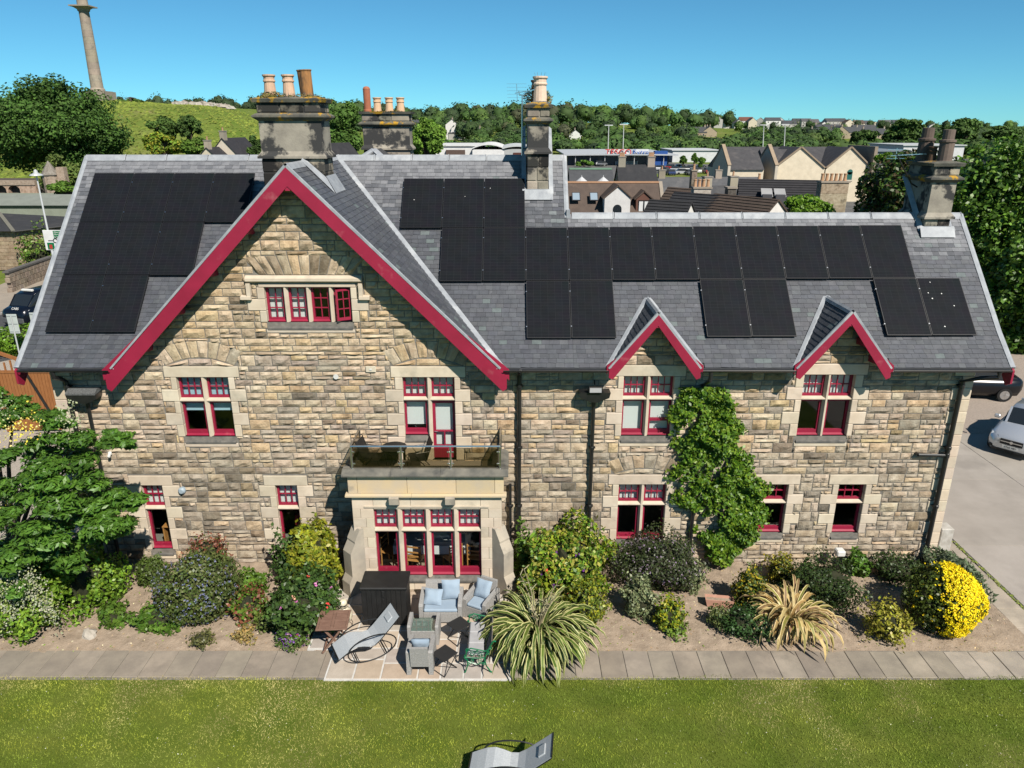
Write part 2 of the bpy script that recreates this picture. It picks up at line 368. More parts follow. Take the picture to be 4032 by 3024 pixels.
# ---- openings in the front wall
OPEN = {'u1': (-8.70, -7.36, 3.90, 5.57), 'u2': (-2.84, -1.50, 3.22, 5.57), 'u3': (2.90, 4.20, 3.92, 5.60), 'u4': (7.57, 8.89, 3.92, 5.64),
        'g3': (2.92, 4.22, .74, 2.48), 'g5': (6.84, 7.55, .97, 2.48), 'g6': (8.93, 9.66, .97, 2.48), 'l1': (-10.14, -9.56, .44, 2.45), 'l2': (-6.47, -5.88, .44, 2.45),
        'a4': (-6.16, -4.02, 7.04, 7.93), 'bay': (-3.95, -.45, .12, 2.95)}
rubble_holes = []; dressed = []
JW = .17
def surround(key, r, jw=JW, long=.43, lint=.30, sill=.30, lw=.30):
    x0, x1, z0, z1 = OPEN[key]
    par = thing_part('window_surround')
    def st(name, a, b, c, d, y0=-.028):
        mb = MB(); mb.box(a + .004, b - .004, y0, .215, c + .004, d - .004, vary((1, 1, 1), r, .10, .02), 0, .012); o = mb.build(name, M_DRESS, par)
        rubble_holes.append((a - .004, b + .004, c - .004, d + .004)); return o
    # lintel
    st('lintel', x0 - lw, x1 + lw, z1, z1 + lint)
    zb = 3.94 if key == 'u2' else z0
    n = max(3, round((z1 - z0) / .33)); hs = (z1 - z0) / n
    for side in (-1, 1):
        for k in range(n):
            w = (long if (k + (side > 0) * 0) % 2 == 1 else jw) + r.uniform(-.03, .05)
            za, zc = z0 + k * hs, z0 + (k + 1) * hs
            if side < 0: st('jamb_stone', x0 - w, x0, za, zc)
            else: st('jamb_stone', x1, x1 + w, za, zc)
    # sloping sill and the stone under it
    def sil(a, b, z):
        mb = MB(); mb.prism([(-.045, z - .19), (.215, z - .19), (.215, z - .004), (.16, z - .004), (-.045, z - .145)], a, b, axis='x'); mb.build('sill', M_SILL, par)
        st('under_sill_stone', a - .05, b + .05, z - sill, z - .19); rubble_holes.append((a - .02, b + .02, z - .2, z + .01))
    if key == 'u2': sil(x0, -2.19, 3.94); st('jamb_stone', x0 - .1, -2.19, 3.22, 3.64)
    else: sil(x0, x1, z0)
    return par
class _P: pass
def thing_part(name, parent=None):
    o = bpy.data.objects.new(name, None); COL.objects.link(o); o.parent = parent or house; return o
def mullion(par, x, z0, z1, w=.13, yo=0.0):
    mb = MB(); h = w / 2; mb.prism([(x - h, .215 + yo), (x - h, .075 + yo), (x - h * .35, -.008 + yo), (x + h * .35, -.008 + yo), (x + h, .075 + yo), (x + h, .215 + yo)], z0, z1, axis='z')
    mb.build('mullion', M_DRESS, par)
def transom(par, x0, x1, z, h=.10, yo=0.0):
    mb = MB(); mb.prism([(.215 + yo, z - h / 2), (.09 + yo, z - h / 2), (.0 + yo, z - h * .15), (.0 + yo, z + h * .1), (.1 + yo, z + h / 2), (.215 + yo, z + h / 2)], x0, x1, axis='x')
    mb.build('transom', M_DRESS, par)
def light(x0, x1, z0, z1, bars=(0, 0), yo=0.0, blind=None, bfrac=1.0, bottom=.06, sash=None, fw=.05):
    """one window light: crimson frame > glazing bars, pane, blind"""
    mb = MB(); Y0, Y1 = .115 + yo, .20 + yo
    mb.box(x0, x0 + fw, Y0, Y1, z0, z1); mb.box(x1 - fw, x1, Y0, Y1, z0, z1)
    mb.box(x0 + fw, x1 - fw, Y0, Y1, z1 - fw, z1); mb.box(x0 + fw, x1 - fw, Y0, Y1, z0, z0 + bottom)
    if bottom > .08: mb.prism([(Y0 - .05, z0), (Y0, z0), (Y0, z0 + .05), (Y0 - .05, z0 + .012)], x0 + .002, x1 - .002, axis='x')
    if sash: mb.box(x0 + fw, x1 - fw, Y0 + .012, Y1, sash - .035, sash + .035)
    w = mb.build('window', M_RED, house)
    a, b, c, d = x0 + fw, x1 - fw, z0 + bottom, z1 - fw
    for k in range(1, bars[0] + 1):
        x = a + (b - a) * k / (bars[0] + 1); q = MB(); q.box(x - .011, x + .011, Y0 + .02, Y1 - .02, c, d); q.build('glazing_bar', M_RED, w)
    for k in range(1, bars[1] + 1):
        z = c + (d - c) * k / (bars[1] + 1); q = MB(); q.box(a, b, Y0 + .017, Y1 - .017, z - .011, z + .011); q.build('glazing_bar', M_RED, w)
    q = MB(); q.box(a - .01, b + .01, .155 + yo, .161 + yo, c - .01, d + .01); q.build('pane', M_GLASS, w)
    if blind is not None:
        q = MB(); q.box(a - .02, b + .02, .235 + yo, .239 + yo, d - (d - c) * bfrac, d + .02); q.box(a - .02, b + .02, .23 + yo, .244 + yo, d - (d - c) * bfrac - .02, d - (d - c) * bfrac); q.build('blind', blind, w)
    return w
def cross_window(key, tz, blind_top=None, blind_low=(None, None), frac=(1, 1), low_bottom=.14, two=True, r=rnd):
    x0, x1, z0, z1 = OPEN[key]; par = surround(key, r)
    cx = (x0 + x1) / 2
    cols = [(x0, cx - .065), (cx + .065, x1)] if two else [(x0, x1)]
    if two: mullion(par, cx, (z0 if key != 'u2' else 3.22), z1)
    transom(par, x0, x1, tz)
    for i, (a, b) in enumerate(cols):
        light(a, b, tz + .05, z1, (2, 1), blind=blind_top)
        if key == 'u2' and i == 1: continue
        za = 3.94 if key == 'u2' else z0
        light(a, b, za, tz - .05, (0, 0), blind=blind_low[i], bfrac=frac[i], bottom=low_bottom, sash=(za + .42 if (key == 'u3' and i == 1) else None))
    return par
cross_window('u1', 4.92, M_BLINDB, (M_BLINDB, M_BLINDB), (.3, .3))
cross_window('u2', 4.95, M_BLIND, (M_BLIND, None), (.86, 1))
cross_window('u3', 4.97, M_BLIND, (M_BLIND, M_BLIND))
cross_window('u4', 4.97, M_BLIND)
cross_window('g3', 1.86, M_BLIND)
cross_window('g5', 1.92, None, two=False)
cross_window('g6', 1.92, None, two=False)
cross_window('l1', 1.73, M_BLIND, two=False)
cross_window('l2', 1.73, M_BLIND, two=False)
# balcony door in the right half of window u2
mb = MB(); a, b, c, d = -2.105, -1.50, 3.235, 4.90
for bx in ((a, a + .075, c, d), (b - .075, b, c, d), (a + .075, b - .075, d - .09, d), (a + .075, b - .075, c, c + .36), (a + .075, b - .075, c + .76, c + .79), ((a + b) / 2 - .015, (a + b) / 2 + .015, c + .36, c + .76)):
    mb.box(bx[0], bx[1], .115, .185, bx[2], bx[3])
door = mb.build('balcony_door', M_RED, house)
q = MB(); q.box(a + .06, b - .06, .148, .154, c + .34, d - .08); q.build('pane', M_GLASS, door)
q = MB(); q.box(a + .06, b - .06, .24, .244, c + .34, d - .08); q.build('blind', M_BLIND, door)
q = MB(); q.tube([(a + .04, .09, 4.0), (a + .12, .09, 4.0)], .01, 6); q.tube([(a + .04, .09, 4.0), (a + .04, .12, 4.0)], .01, 6); q.build('door_handle', M_STEEL, door)
# the four-light attic window under its hood mould
par = surround('a4', rnd, jw=.16, long=.42, lint=.10, sill=.28, lw=.14)
x0, x1, z0, z1 = OPEN['a4']
W4 = (x1 - x0 - 3 * .12) / 4
for k in range(4):
    a = x0 + k * (W4 + .12)
    if k < 3: mullion(par, a + W4 + .06, z0, z1, .12)
    if k < 3: light(a, a + W4, z0, z1, (1, 2), blind=(M_BLIND if k < 2 else None), bottom=.09)
    else:     # the right casement stands open towards the garden
        mb = MB(); mb.box(a, a + .04, .115, .2, z0, z1); mb.box(a + W4 - .04, a + W4, .115, .2, z0, z1); mb.box(a + .04, a + W4 - .04, .115, .2, z1 - .04, z1); mb.box(a + .04, a + W4 - .04, .115, .2, z0, z0 + .05)
        w = mb.build('window', M_RED, house)
        s = MB(); wi, hi = W4 - .08, z1 - z0 - .1
        for bx in ((0, .045, 0, hi), (wi - .045, wi, 0, hi), (.045, wi - .045, hi - .045, hi), (.045, wi - .045, 0, .07)): s.box(bx[0], bx[1], -.025, .02, bx[2], bx[3])
        sa = s.build('open_casement', M_RED, w); tag(sa, 'crimson casement standing open')
        g = []
        for bx in ((wi / 2 - .011, wi / 2 + .011, .07, hi - .045), (.045, wi - .045, hi * .36, hi * .36 + .022), (.045, wi - .045, hi * .67, hi * .67 + .022)):
            s.box(bx[0], bx[1], -.018, .012, bx[2], bx[3])
        s2 = MB(); s2.v, s2.f, s2.c, s2.m = s.v, s.f, s.c, s.m
        me = bpy.data.meshes.new('open_casement'); me.from_pydata(s2.v, [], s2.f); me.materials.append(M_RED); sa.data = me
        p = MB(); p.box(.03, wi - .03, -.004, .002, .05, hi - .03); pp = p.build('pane', M_GLASS, w)
        for o in (sa, pp):      # hinged on its right jamb, swung out
            o.matrix_basis = Matrix.Translation((a + W4 - .04, .10, z0 + .05)) @ Matrix.Rotation(R(28), 4, 'Z') @ Matrix.Translation((-wi, 0, 0))
mb = MB(); za = 8.04
mb.prism([(.0, za), (-.11, za + .06), (-.11, za + .13), (-.02, za + .19), (.0, za + .19)], -6.58, -3.70, axis='x')
for sx in (-1, 1):
    xx = -6.58 if sx < 0 else -3.70; a, b = sorted((xx, xx - sx * .10))
    mb.box(a, b, -.10, .0, za - .33, za); a2, b2 = sorted((xx + sx * .16, xx - sx * .10)); mb.prism([(0, za - .45), (-.12, za - .40), (-.12, za - .33), (0, za - .30)], a2, b2, axis='x')
mb.build('hood_mould', M_DRESS, par)
rubble_holes.append((-6.60, -3.68, za - .01, za + .20)); rubble_holes += [(-6.6, -6.48, 7.7, za), (-3.8, -3.68, 7.7, za)]

# ---- relieving arches: fanned voussoirs over the openings
vous = []
def arch(cx, zb, half, rise, depth, n, flat=False):
    """n wedge stones in a fan above zb; also reserves their place in the rubble"""
    for k in range(n):
        t0, t1 = -1 + 2 * k / n, -1 + 2 * (k + 1) / n
        def lo(t): return (cx + half * t, zb + (rise * (1 - t * t)))
        def hi(t): return (cx + half * 1.28 * t * (1 + .02), zb + rise * (1 - t * t) * 1.05 + depth * (1 - .12 * t * t))
        a, b = lo(t0), lo(t1); c, d = hi(t1), hi(t0); g = .005
        vous.append([(a[0] + g, a[1] + g), (b[0] - g, b[1] + g), (c[0] - g, c[1] - g), (d[0] + g, d[1] - g)])
    zz = zb
    while zz < zb + rise + depth:
        f = min(1, max(0, (zz + .03 - zb - rise * .2) / (depth + rise * .6))); hw = half * (1 + .28 * f)
        # chord of the outer outline at this height
        tmax = 1.0
        while tmax > 0 and zb + rise * (1 - tmax * tmax) * 1.05 + depth * (1 - .12 * tmax * tmax) < zz + .05: tmax -= .02
        hw = min(hw, half * 1.30 * max(tmax, 0)) if tmax < 1 else hw
        if hw > .05: rubble_holes.append((cx - hw, cx + hw, zz, zz + .0601))
        zz += .06
    # the low lens of plain stones under the arch
    if rise > .05:
        m = 3
        for k in range(m):
            t0, t1 = -1 + 2 * k / m, -1 + 2 * (k + 1) / m; g = .005
            vous.append([(cx + half * t0 + g, zb + .004), (cx + half * t1 - g, zb + .004), (cx + half * t1 - g, zb + rise * (1 - t1 * t1) - .008 + (.012 if abs(t1) > .99 else 0)), (cx + half * t0 + g, zb + rise * (1 - t0 * t0) - .008 + (.012 if abs(t0) > .99 else 0))])
arch(-8.03, 5.88, .88, .22, .44, 8)
arch(-2.17, 5.88, .90, .22, .44, 8)
arch(-5.10, 8.235, 1.15, .0, .50, 11)
arch(3.57, 2.79, .80, .18, .40, 6)

# ---- corner quoins
for sx, xx in ((-1, WX0), (1, WX1)):
    z = 0.0; k = 0
    while z < 6.0:
        w = .50 if k % 2 else .28
        a, b = (xx, xx + w) if sx < 0 else (xx - w, xx)
        mb = MB(); mb.box(a + (.004 if sx > 0 else -.022), b - (.004 if sx < 0 else -.022), -.026, .34, z + .004, min(z + .33, 6.2) - .004, vary((1, 1, 1), rnd, .12), 0, .012); mb.build('quoin', M_DRESS, house)
        rubble_holes.append((a - .01, b + .01, z, z + .33)); z += .33; k += 1

# ---- rubble
def clip(z):
    iv = []
    if z <= 6.26: iv.append((WX0, WX1)); return iv
    if GZ - .12 - z > .08: iv.append((GX - (GZ - .12 - z), GX + (GZ - .12 - z)))
    for (dx, dz, dw) in DORM:
        h = (dz - .1 - z) / DSL
        if h > .08: iv.append((dx - h, dx + h))
    return iv
rubble_holes += [o for k, o in OPEN.items() if k != 'bay']
rubble_holes.append((-4.0, -.40, 0, 2.86))                         # behind the bay window
cells = lay_rubble(WX0, WX1, -.02, 6.26, rubble_holes, rnd, clip) + lay_rubble(-11, 10, 6.26, 10.75, rubble_holes, rnd, clip)
wall = MB()
# mortar backing with openings: bands between all heights at which something changes
def backing():
    zs = sorted({-.4, 6.3} | {v for k in OPEN for v in OPEN[k][2:] if v < 6.3}); OP = [o for o in OPEN.values()]
    for za, zb in zip(zs, zs[1:]):
        xs = [WX0]
        ho = sorted([o for o in OP if o[2] < zb - 1e-6 and o[3] > za + 1e-6])
        cur = WX0
        for o in ho:
            if o[0] > cur: wall.poly([(cur, 0, za), (o[0], 0, za), (o[0], 0, zb), (cur, 0, zb)])
            cur = max(cur, o[1])
        wall.poly([(cur, 0, za), (WX1, 0, za), (WX1, 0, zb), (cur, 0, zb)])
    o = OPEN['a4']; t = GZ - .08
    for za, zb in ((6.3, o[2]), (o[2], o[3]), (o[3], t)):
        l0, l1, r0, r1 = GX - (t - za), GX - (t - zb), GX + (t - za), GX + (t - zb)
        if za == o[2]:
            wall.poly([(l0, 0, za), (o[0], 0, za), (o[0], 0, zb), (l1, 0, zb)]); wall.poly([(o[1], 0, za), (r0, 0, za), (r1, 0, zb), (o[1], 0, zb)])
        else: wall.poly([(l0, 0, za), (r0, 0, za), (r1, 0, zb), (l1, 0, zb)] if zb < t else [(l0, 0, za), (r0, 0, za), (GX, 0, zb)])
    for (dx, dz, dw) in DORM:
        h = (dz - .06 - 6.3) / DSL; wall.poly([(dx - h, 0, 6.3), (dx + h, 0, 6.3), (dx, 0, dz - .06)])
backing()
fw = wall.build('front_wall', M_MORTAR, house)
stones = []
for c in cells:
    g = .005; q = [(c[0] + g, c[2] + g), (c[1] - g, c[2] + g), (c[1] - g, c[3] - g), (c[0] + g, c[3] - g)]
    stones.append((pxarea(((c[0] + c[1]) / 2, 0, (c[2] + c[3]) / 2), c[1] - c[0], c[3] - c[2]), q))
for q in vous: stones.append((pxarea((q[0][0], 0, q[0][1]), .25, .45), q))
stones.sort(key=lambda t: -t[0])
bulk = MB()
for k, (a, q) in enumerate(stones):
    zc = (q[0][1] + q[2][1]) / 2
    # the upper gable is warmer and cleaner, the courses under the sills and near the ground greyer
    pal = STONEPAL; col = vary(rnd.choice(pal), rnd, .10, .03)
    if zc > 6.2: col = tuple(.6 * x + .4 * y for x, y in zip(col, (.64, .52, .35)))
    elif zc < 3.4: g = .62 if rnd.random() < .6 else .3; col = tuple((1 - g) * x + g * y for x, y in zip(col, (.43, .395, .335)))
    if rnd.random() < (.10 if zc > 3.4 else .2): dk_ = rnd.uniform(.45, .75); col = tuple(x * dk_ for x in col)
    col = (col[0] * 1.12, col[1] * 1.08, col[2] * 1.03); v, f = rough_stone(q, col, rnd)
    if k < 300: m = MB(); m.raw(v, f, col); m.build('stone', M_STONE, fw)
    else: bulk.raw(v, f, col)
tag(bulk.build('stone_courses', M_STONE, fw), None, kind='stuff')

# ---- the other outer walls, rooms behind the windows
mb = MB(); CW = (.42, .37, .29)
BY = 9.0
mb.poly([(WX0, 0, -.4), (WX0, 0, 6.3), (WX0, GY, GZ - .12), (WX0, BY, 6.3), (WX0, BY, -.4)], CW)
mb.poly([(WX1, 0, -.4), (WX1, 6, -.4), (WX1, 6, 6.3), (WX1, LY, LZ - .12), (WX1, 0, 6.3)], CW)
mb.poly([(WX0, BY, -.4), (WX0, BY, 6.3), (HX1 - .2, BY, 6.3), (HX1 - .2, BY, -.4)], CW)
mb.poly([(HX1 - .2, 6, -.4), (HX1 - .2, 6, 6.3), (WX1, 6, 6.3), (WX1, 6, -.4)], CW)
mb.poly([(HX1 - .2, 0.3, 6.3), (HX1 - .2, BY, 6.3), (HX1 - .2, GY, GZ - .12)], CW)
mb.poly([(HX1 - .2, 6, -.4), (HX1 - .2, BY, -.4), (HX1 - .2, BY, 6.3), (HX1 - .2, 6, 6.3)], CW)
ow = mb.build('rear_and_end_walls', M_STONE, house)
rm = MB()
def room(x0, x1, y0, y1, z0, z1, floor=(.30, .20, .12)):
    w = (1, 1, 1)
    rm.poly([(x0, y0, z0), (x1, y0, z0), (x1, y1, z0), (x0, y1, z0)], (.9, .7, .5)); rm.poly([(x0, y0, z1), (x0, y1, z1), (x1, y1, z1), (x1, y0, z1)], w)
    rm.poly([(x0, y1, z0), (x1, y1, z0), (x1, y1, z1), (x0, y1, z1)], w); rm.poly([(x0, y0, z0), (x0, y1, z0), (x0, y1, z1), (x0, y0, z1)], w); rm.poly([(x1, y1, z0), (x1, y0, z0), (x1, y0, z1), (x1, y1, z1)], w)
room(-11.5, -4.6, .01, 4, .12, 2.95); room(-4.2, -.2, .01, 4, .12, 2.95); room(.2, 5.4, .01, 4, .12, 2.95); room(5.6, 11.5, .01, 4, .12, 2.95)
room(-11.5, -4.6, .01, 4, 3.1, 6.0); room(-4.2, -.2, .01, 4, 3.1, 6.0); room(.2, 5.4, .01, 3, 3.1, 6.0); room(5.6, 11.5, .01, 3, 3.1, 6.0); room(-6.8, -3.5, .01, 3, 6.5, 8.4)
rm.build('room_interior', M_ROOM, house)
# ---------------------------------------------------------------- roof
roof_m = MB(); DK = (1, 1, 1)
EY, EZ = -.50, 5.985                        # eaves edge (the slope kicks out a little at the foot)
KY = .30; KZ = rz(KY)
VX0, VX1 = -12.45, 12.58
T = .10
def gable_y(x): return GY - abs(x - GX)     # valley of the big gable
def dormer_y(x):
    v = -9
    for (dx, dz, dw) in DORM: v = max(v, (dz - 6.38) - DSL * abs(x - dx))
    return v
def roof_z(y): return rz(y) if y >= KY else KZ - (KY - y) * (KZ - EZ) / (KY - EY)
# front slopes, cut round the gable and the dormers by columns
xs = sorted({VX0, HX1, VX1, GX, GX - (GY - KY), GX + (GY - KY), GX - (GY - EY), GX + (GY - EY)} | {d[0] for d in DORM} | {d[0] + s * (d[1] - 6.38 - t) / DSL for d in DORM for s in (-1, 1) for t in (KY, EY)})
for xa, xb in zip(xs, xs[1:]):
    top = GY if xb <= HX1 + 1e-6 else LY
    def low(x, xm): return min(top, max(EY, gable_y(x), dormer_y(x)))
    xm = (xa + xb) / 2; ya, yb = low(xa, xm), low(xb, xm)
    if ya >= KY - 1e-6 and yb >= KY - 1e-6: seg = [[(xa, ya), (xb, yb), (xb, top), (xa, top)]]
    else: seg = [[(xa, min(ya, KY)), (xb, min(yb, KY)), (xb, KY), (xa, KY)], [(xa, max(ya, KY)), (xb, max(yb, KY)), (xb, top), (xa, top)]]
    for s in seg: roof_m.poly([(x, y, roof_z(y) - .02) for x, y in s])
# back slopes
roof_m.poly([(VX0, GY, GZ), (HX1, GY, GZ), (HX1, 9.5, 5.9), (VX0, 9.5, 5.9)]); roof_m.poly([(HX1, LY, LZ), (VX1, LY, LZ), (VX1, 6.5, 5.9), (HX1, 6.5, 5.9)])
# the big gable's two slopes and the dormers'
GF = -.52
for s in (-1, 1): roof_m.poly([(GX, GF, GZ - .02), (GX + s * (GZ - EZ), GF, EZ - .02), (GX, GY, GZ - .02)][::-s])
for (dx, dz, dw) in DORM:
    yb = dz - 6.38
    for s in (-1, 1): roof_m.poly([(dx, GF, dz - .02), (dx + s * (dz - EZ) / DSL, GF, EZ - .02), (dx, yb, dz - .02)][::-s])
# step between the two ridges, underside of the eaves
roof_m.poly([(HX1, LY, LZ), (HX1, GY + 1.49, LZ), (HX1, GY, GZ)])
for a, b in ((VX0, GX - (GZ - EZ)), (GX + (GZ - EZ), DORM[0][0] - 1.16), (DORM[0][0] + 1.16, DORM[1][0] - 1.19), (DORM[1][0] + 1.19, VX1)):
    roof_m.poly([(a, EY, EZ - .06), (a, .02, EZ - .06 + .12), (b, .02, EZ - .06 + .12), (b, EY, EZ - .06)]); roof_m.poly([(a, EY, EZ - .06), (b, EY, EZ - .06), (b, EY, EZ), (a, EY, EZ)])
roof = roof_m.build('roof', M_DECK, house)
# ---- slates
SLPAL = [(.122, .129, .145), (.113, .12, .136), (.132, .137, .15), (.108, .114, .128), (.125, .13, .146), (.138, .145, .156)]
slates = []
PANELS = []                                  # (x0, x1, y0, y1, row, column, array)
PW, PH = 1.134, 1.722; PHY = PH / math.sqrt(2)
for i in range(4): PANELS.append((-11.96 + 1.152 * i, 3.875 - PHY, 'left', 'top', i))
for i in range(3): PANELS.append((-11.96 + 1.152 * i, 2.64 - PHY, 'left', 'middle', i))
for i in range(2): PANELS.append((-11.96 + 1.152 * i, 1.405 - PHY, 'left', 'bottom', i))
for i in range(3): PANELS.append((-3.08 + 1.152 * i, 3.735 - PHY, 'right', 'top', i))
for i in range(11): PANELS.append((-1.925 + 1.152 * i, 2.50 - PHY + .007 * i, 'right', 'middle', i))
for i in (2, 3, 6, 7, 10, 11): PANELS.append((-1.925 + 1.152 * i, 1.265 - PHY + .007 * i, 'right', 'bottom', i))
def hidden(x, y):
    for p in PANELS:
        if p[0] + .22 < x < p[0] + PW - .22 and p[1] + .2 < y < p[1] + PHY - .22: return True
    return False
def slate_col(t, r):
    c = vary(r.choice(SLPAL), r, .12, .015)
    w = smoothstep(.62, 1.0, t + r.uniform(-.14, .14)) * .72          # limewash streaks under the ridge
    if r.random() < .025: c = (.18, .215, .21)
    c = tuple(x * (1 - w) + y * w for x, y in zip(c, (.40, .40, .41)))
    return c
def add_slate(P0, ax, up, nn, w, h, col, r):
    """thin slab: P0 lower left corner on the roof, tail lifted"""
    j = r.uniform(-.004, .004); l = .016 + r.uniform(0, .005); t = .007
    def p(a, b, n): return P0 + ax * a + up * b + nn * n
    s = r.uniform(-.006, .006); ch = r.uniform(.0, .02) if r.random() < .3 else 0
    q = [p(.002, ch, l), p(w - .002, s, l), p(w - .002, h, .004), p(.002, h, .004)]
    d = [x - nn * t for x in q]
    v = q + d; f = [(0, 1, 2, 3), (0, 4, 5, 1), (1, 5, 6, 2), (3, 7, 4, 0)]
    c = (P0 + ax * w / 2 + up * h / 2)
    slates.append((pxarea(c, w, h * .75), v, f, col))
EX = .138
def rows(y_top, xlo, xhi, seed):
    r = random.Random(seed); ax = Vector((1, 0, 0)); y = EY; k = 0
    while y < y_top - .04:
        z = roof_z(y); st = EX if y >= KY else EX
        sl = 1.0 if y >= KY else (KZ - EZ) / (KY - EY)
        up = Vector((0, 1, sl)).normalized(); nn = Vector((0, -sl, 1)).normalized()
        dy = EX * up.y; ym = y + dy * .5
        x = xlo - r.uniform(0, .2) 
        while x < xhi:
            w = r.uniform(.17, .26); a, b = max(x, xlo), min(x + w, xhi); x += w
            if b - a < .05: continue
            # cut at the valleys
            m = (a + b) / 2
            gv, dv = gable_y(m), dormer_y(m)
            if ym < max(gv, dv) - .02: continue
            if hidden(m, ym): continue
            add_slate(Vector((a, y, z)), ax, up, nn, b - a, min(EX * 1.25, (y_top - y) * 1.41), slate_col((y - EY) / (y_top - EY), r), r)
        y += dy
rows(GY, VX0, HX1, 11); rows(LY, HX1, VX1, 12)
def gable_rows(cx, zr, half, slope, ytop, s, seed, yf=GF):
    """slates on a cross gable: s = +1 right slope, -1 left slope; rows climb from the eaves to the ridge"""
    r = random.Random(seed); up = Vector((-s, 0, slope)).normalized(); nn = Vector((s * slope, 0, 1)).normalized(); ax = Vector((0, s, 0)); L = half / abs(up.x); d = 0
    while d < L - .03:
        x = cx + s * half + up.x * d; z = zr - half * slope + up.z * d
        yv = yf + (ytop - yf) * ((d + EX * .5) / L)
        y = yf
        while y < yv:
            w = min(r.uniform(.17, .26), max(yv - y + .03, .05)); p = Vector((x, y if s > 0 else y + w, z))
            add_slate(p, ax, up, nn, w, min(EX * 1.25, L - d), slate_col(.3 + .35 * d / L, r), r); y += w
        d += EX
for s in (-1, 1): gable_rows(GX, GZ, GZ - EZ, 1.0, GY, s, 20 + s)
for k, (dx, dz, dw) in enumerate(DORM):
    for s in (-1, 1): gable_rows(dx, dz, (dz - EZ) / DSL, DSL, dz - 6.38, s, 30 + 3 * k + s)
slates.sort(key=lambda t: -t[0]); bulk = MB()
for k, (a, v, f, col) in enumerate(slates):
    if k < 300: m = MB(); m.raw(v, f, col); m.build('slate', M_SLATE, roof)
    else: bulk.raw(v, f, col)
tag(bulk.build('slate_courses', M_SLATE, roof), None, kind='stuff')
# ---- lead: ridges, valleys, verges, flashings
def ridge_run(pts, half=.14, name='ridge_capping', h=.03, n=None):
    a, b = Vector(pts[0]), Vector(pts[1]); L = (b - a).length; n = n or max(1, round(L / 1.15)); d = (b - a) / n; side = Vector((0, 0, 1)).cross(b - a).normalized()
    for k in range(n):
        p, q = a + d * k, a + d * (k + .985); m = MB(); dz = Vector((0, 0, 1))
        sec = [side * half - dz * (half - h), side * .05 + dz * (h - .02), dz * (h + .02), -side * .05 + dz * (h - .02), -side * half - dz * (half - h)]
        vs = [p + c for c in sec] + [q + c for c in sec]
        m.raw(vs, [(i, i + 1, i + 6, i + 5) for i in range(4)], vary((1, 1, 1), rnd, .06)); m.tube([q - d.normalized() * .02 + c * 1.0 + dz * .006 for c in sec], .014, 5)
        m.build(name, M_LEAD, roof)
ridge_run([(VX0, GY, GZ), (GX - .1, GY, GZ)]); ridge_run([(GX + .1, GY, GZ), (.36, GY, GZ)]); ridge_run([(1.10, GY, GZ), (HX1, GY, GZ)], n=1)
ridge_run([(HX1 + .12, LY, LZ), (11.25, LY, LZ)]); ridge_run([(12.15, LY, LZ), (VX1, LY, LZ)], n=1)
ridge_run([(GX, 1.95, GZ), (GX, GY, GZ)], .12); ridge_run([(GX, GF, GZ), (GX, .98, GZ)], .12)
for (dx, dz, dw) in DORM: ridge_run([(dx, GF, dz), (dx, dz - 6.38 + .03, dz)], .09, n=1)
def lead_strip(a, b, w, nn, name, lift=.03):
    a, b, nn = Vector(a), Vector(b), Vector(nn).normalized(); s = nn.cross(b - a).normalized() * w / 2; m = MB(); k = 9
    for i in range(k):
        p, q = a.lerp(b, i / k), a.lerp(b, (i + 1) / k)
        m.poly([p - s + nn * lift, q - s + nn * lift, q + nn * (lift + .012), p + nn * (lift + .012)]); m.poly([p + nn * (lift + .012), q + nn * (lift + .012), q + s + nn * lift, p + s + nn * lift])
    for t in (-1, 1): m.poly([a + s * t + nn * lift, a + s * t - nn * .04, b + s * t - nn * .04, b + s * t + nn * lift])
    return m.build(name, M_LEAD, roof)
FN = (0, -1, 1)
lead_strip((GX + GZ - EZ, EY, EZ), (GX, GY, GZ), .22, (.2, -1, 1.2), 'valley_lead', .035); lead_strip((GX - GZ + EZ, EY, EZ), (GX, GY, GZ), .22, (-.2, -1, 1.2), 'valley_lead', .035)
for (dx, dz, dw) in DORM:
    for s in (-1, 1): lead_strip((dx + s * (dz - EZ) / DSL, EY, EZ), (dx, dz - 6.38, dz), .17, (s * .5, -1, 1.2), 'valley_lead', .04)
for xx, yt in ((VX0 + .03, GY), (HX1 - .02, GY), (VX1 - .03, LY)):
    ya = EY if xx != HX1 - .02 else LY - .1
    if ya < KY: lead_strip((xx, EY, EZ), (xx, KY, KZ), .13, FN, 'verge_lead'); ya = KY
    lead_strip((xx, ya, rz(ya)), (xx, yt, rz(yt)), .13, FN, 'verge_lead')
mb = MB(); mb.box(HX1 - .03, HX1 + .07, LY - .12, GY + 1.4, LZ - .15, LZ + .12); mb.build('step_flashing', M_LEAD, roof)
for s in (-1, 1): lead_strip((GX + s * .02, GF, GZ), (GX + s * (GZ - EZ), GF, EZ), .09, (s, 0, 1), 'verge_lead', .02)
for (dx, dz, dw) in DORM:
    for s in (-1, 1): lead_strip((dx + s * .02, GF, dz), (dx + s * (dz - EZ) / DSL, GF, EZ), .07, (s * DSL, 0, 1), 'verge_lead', .02)
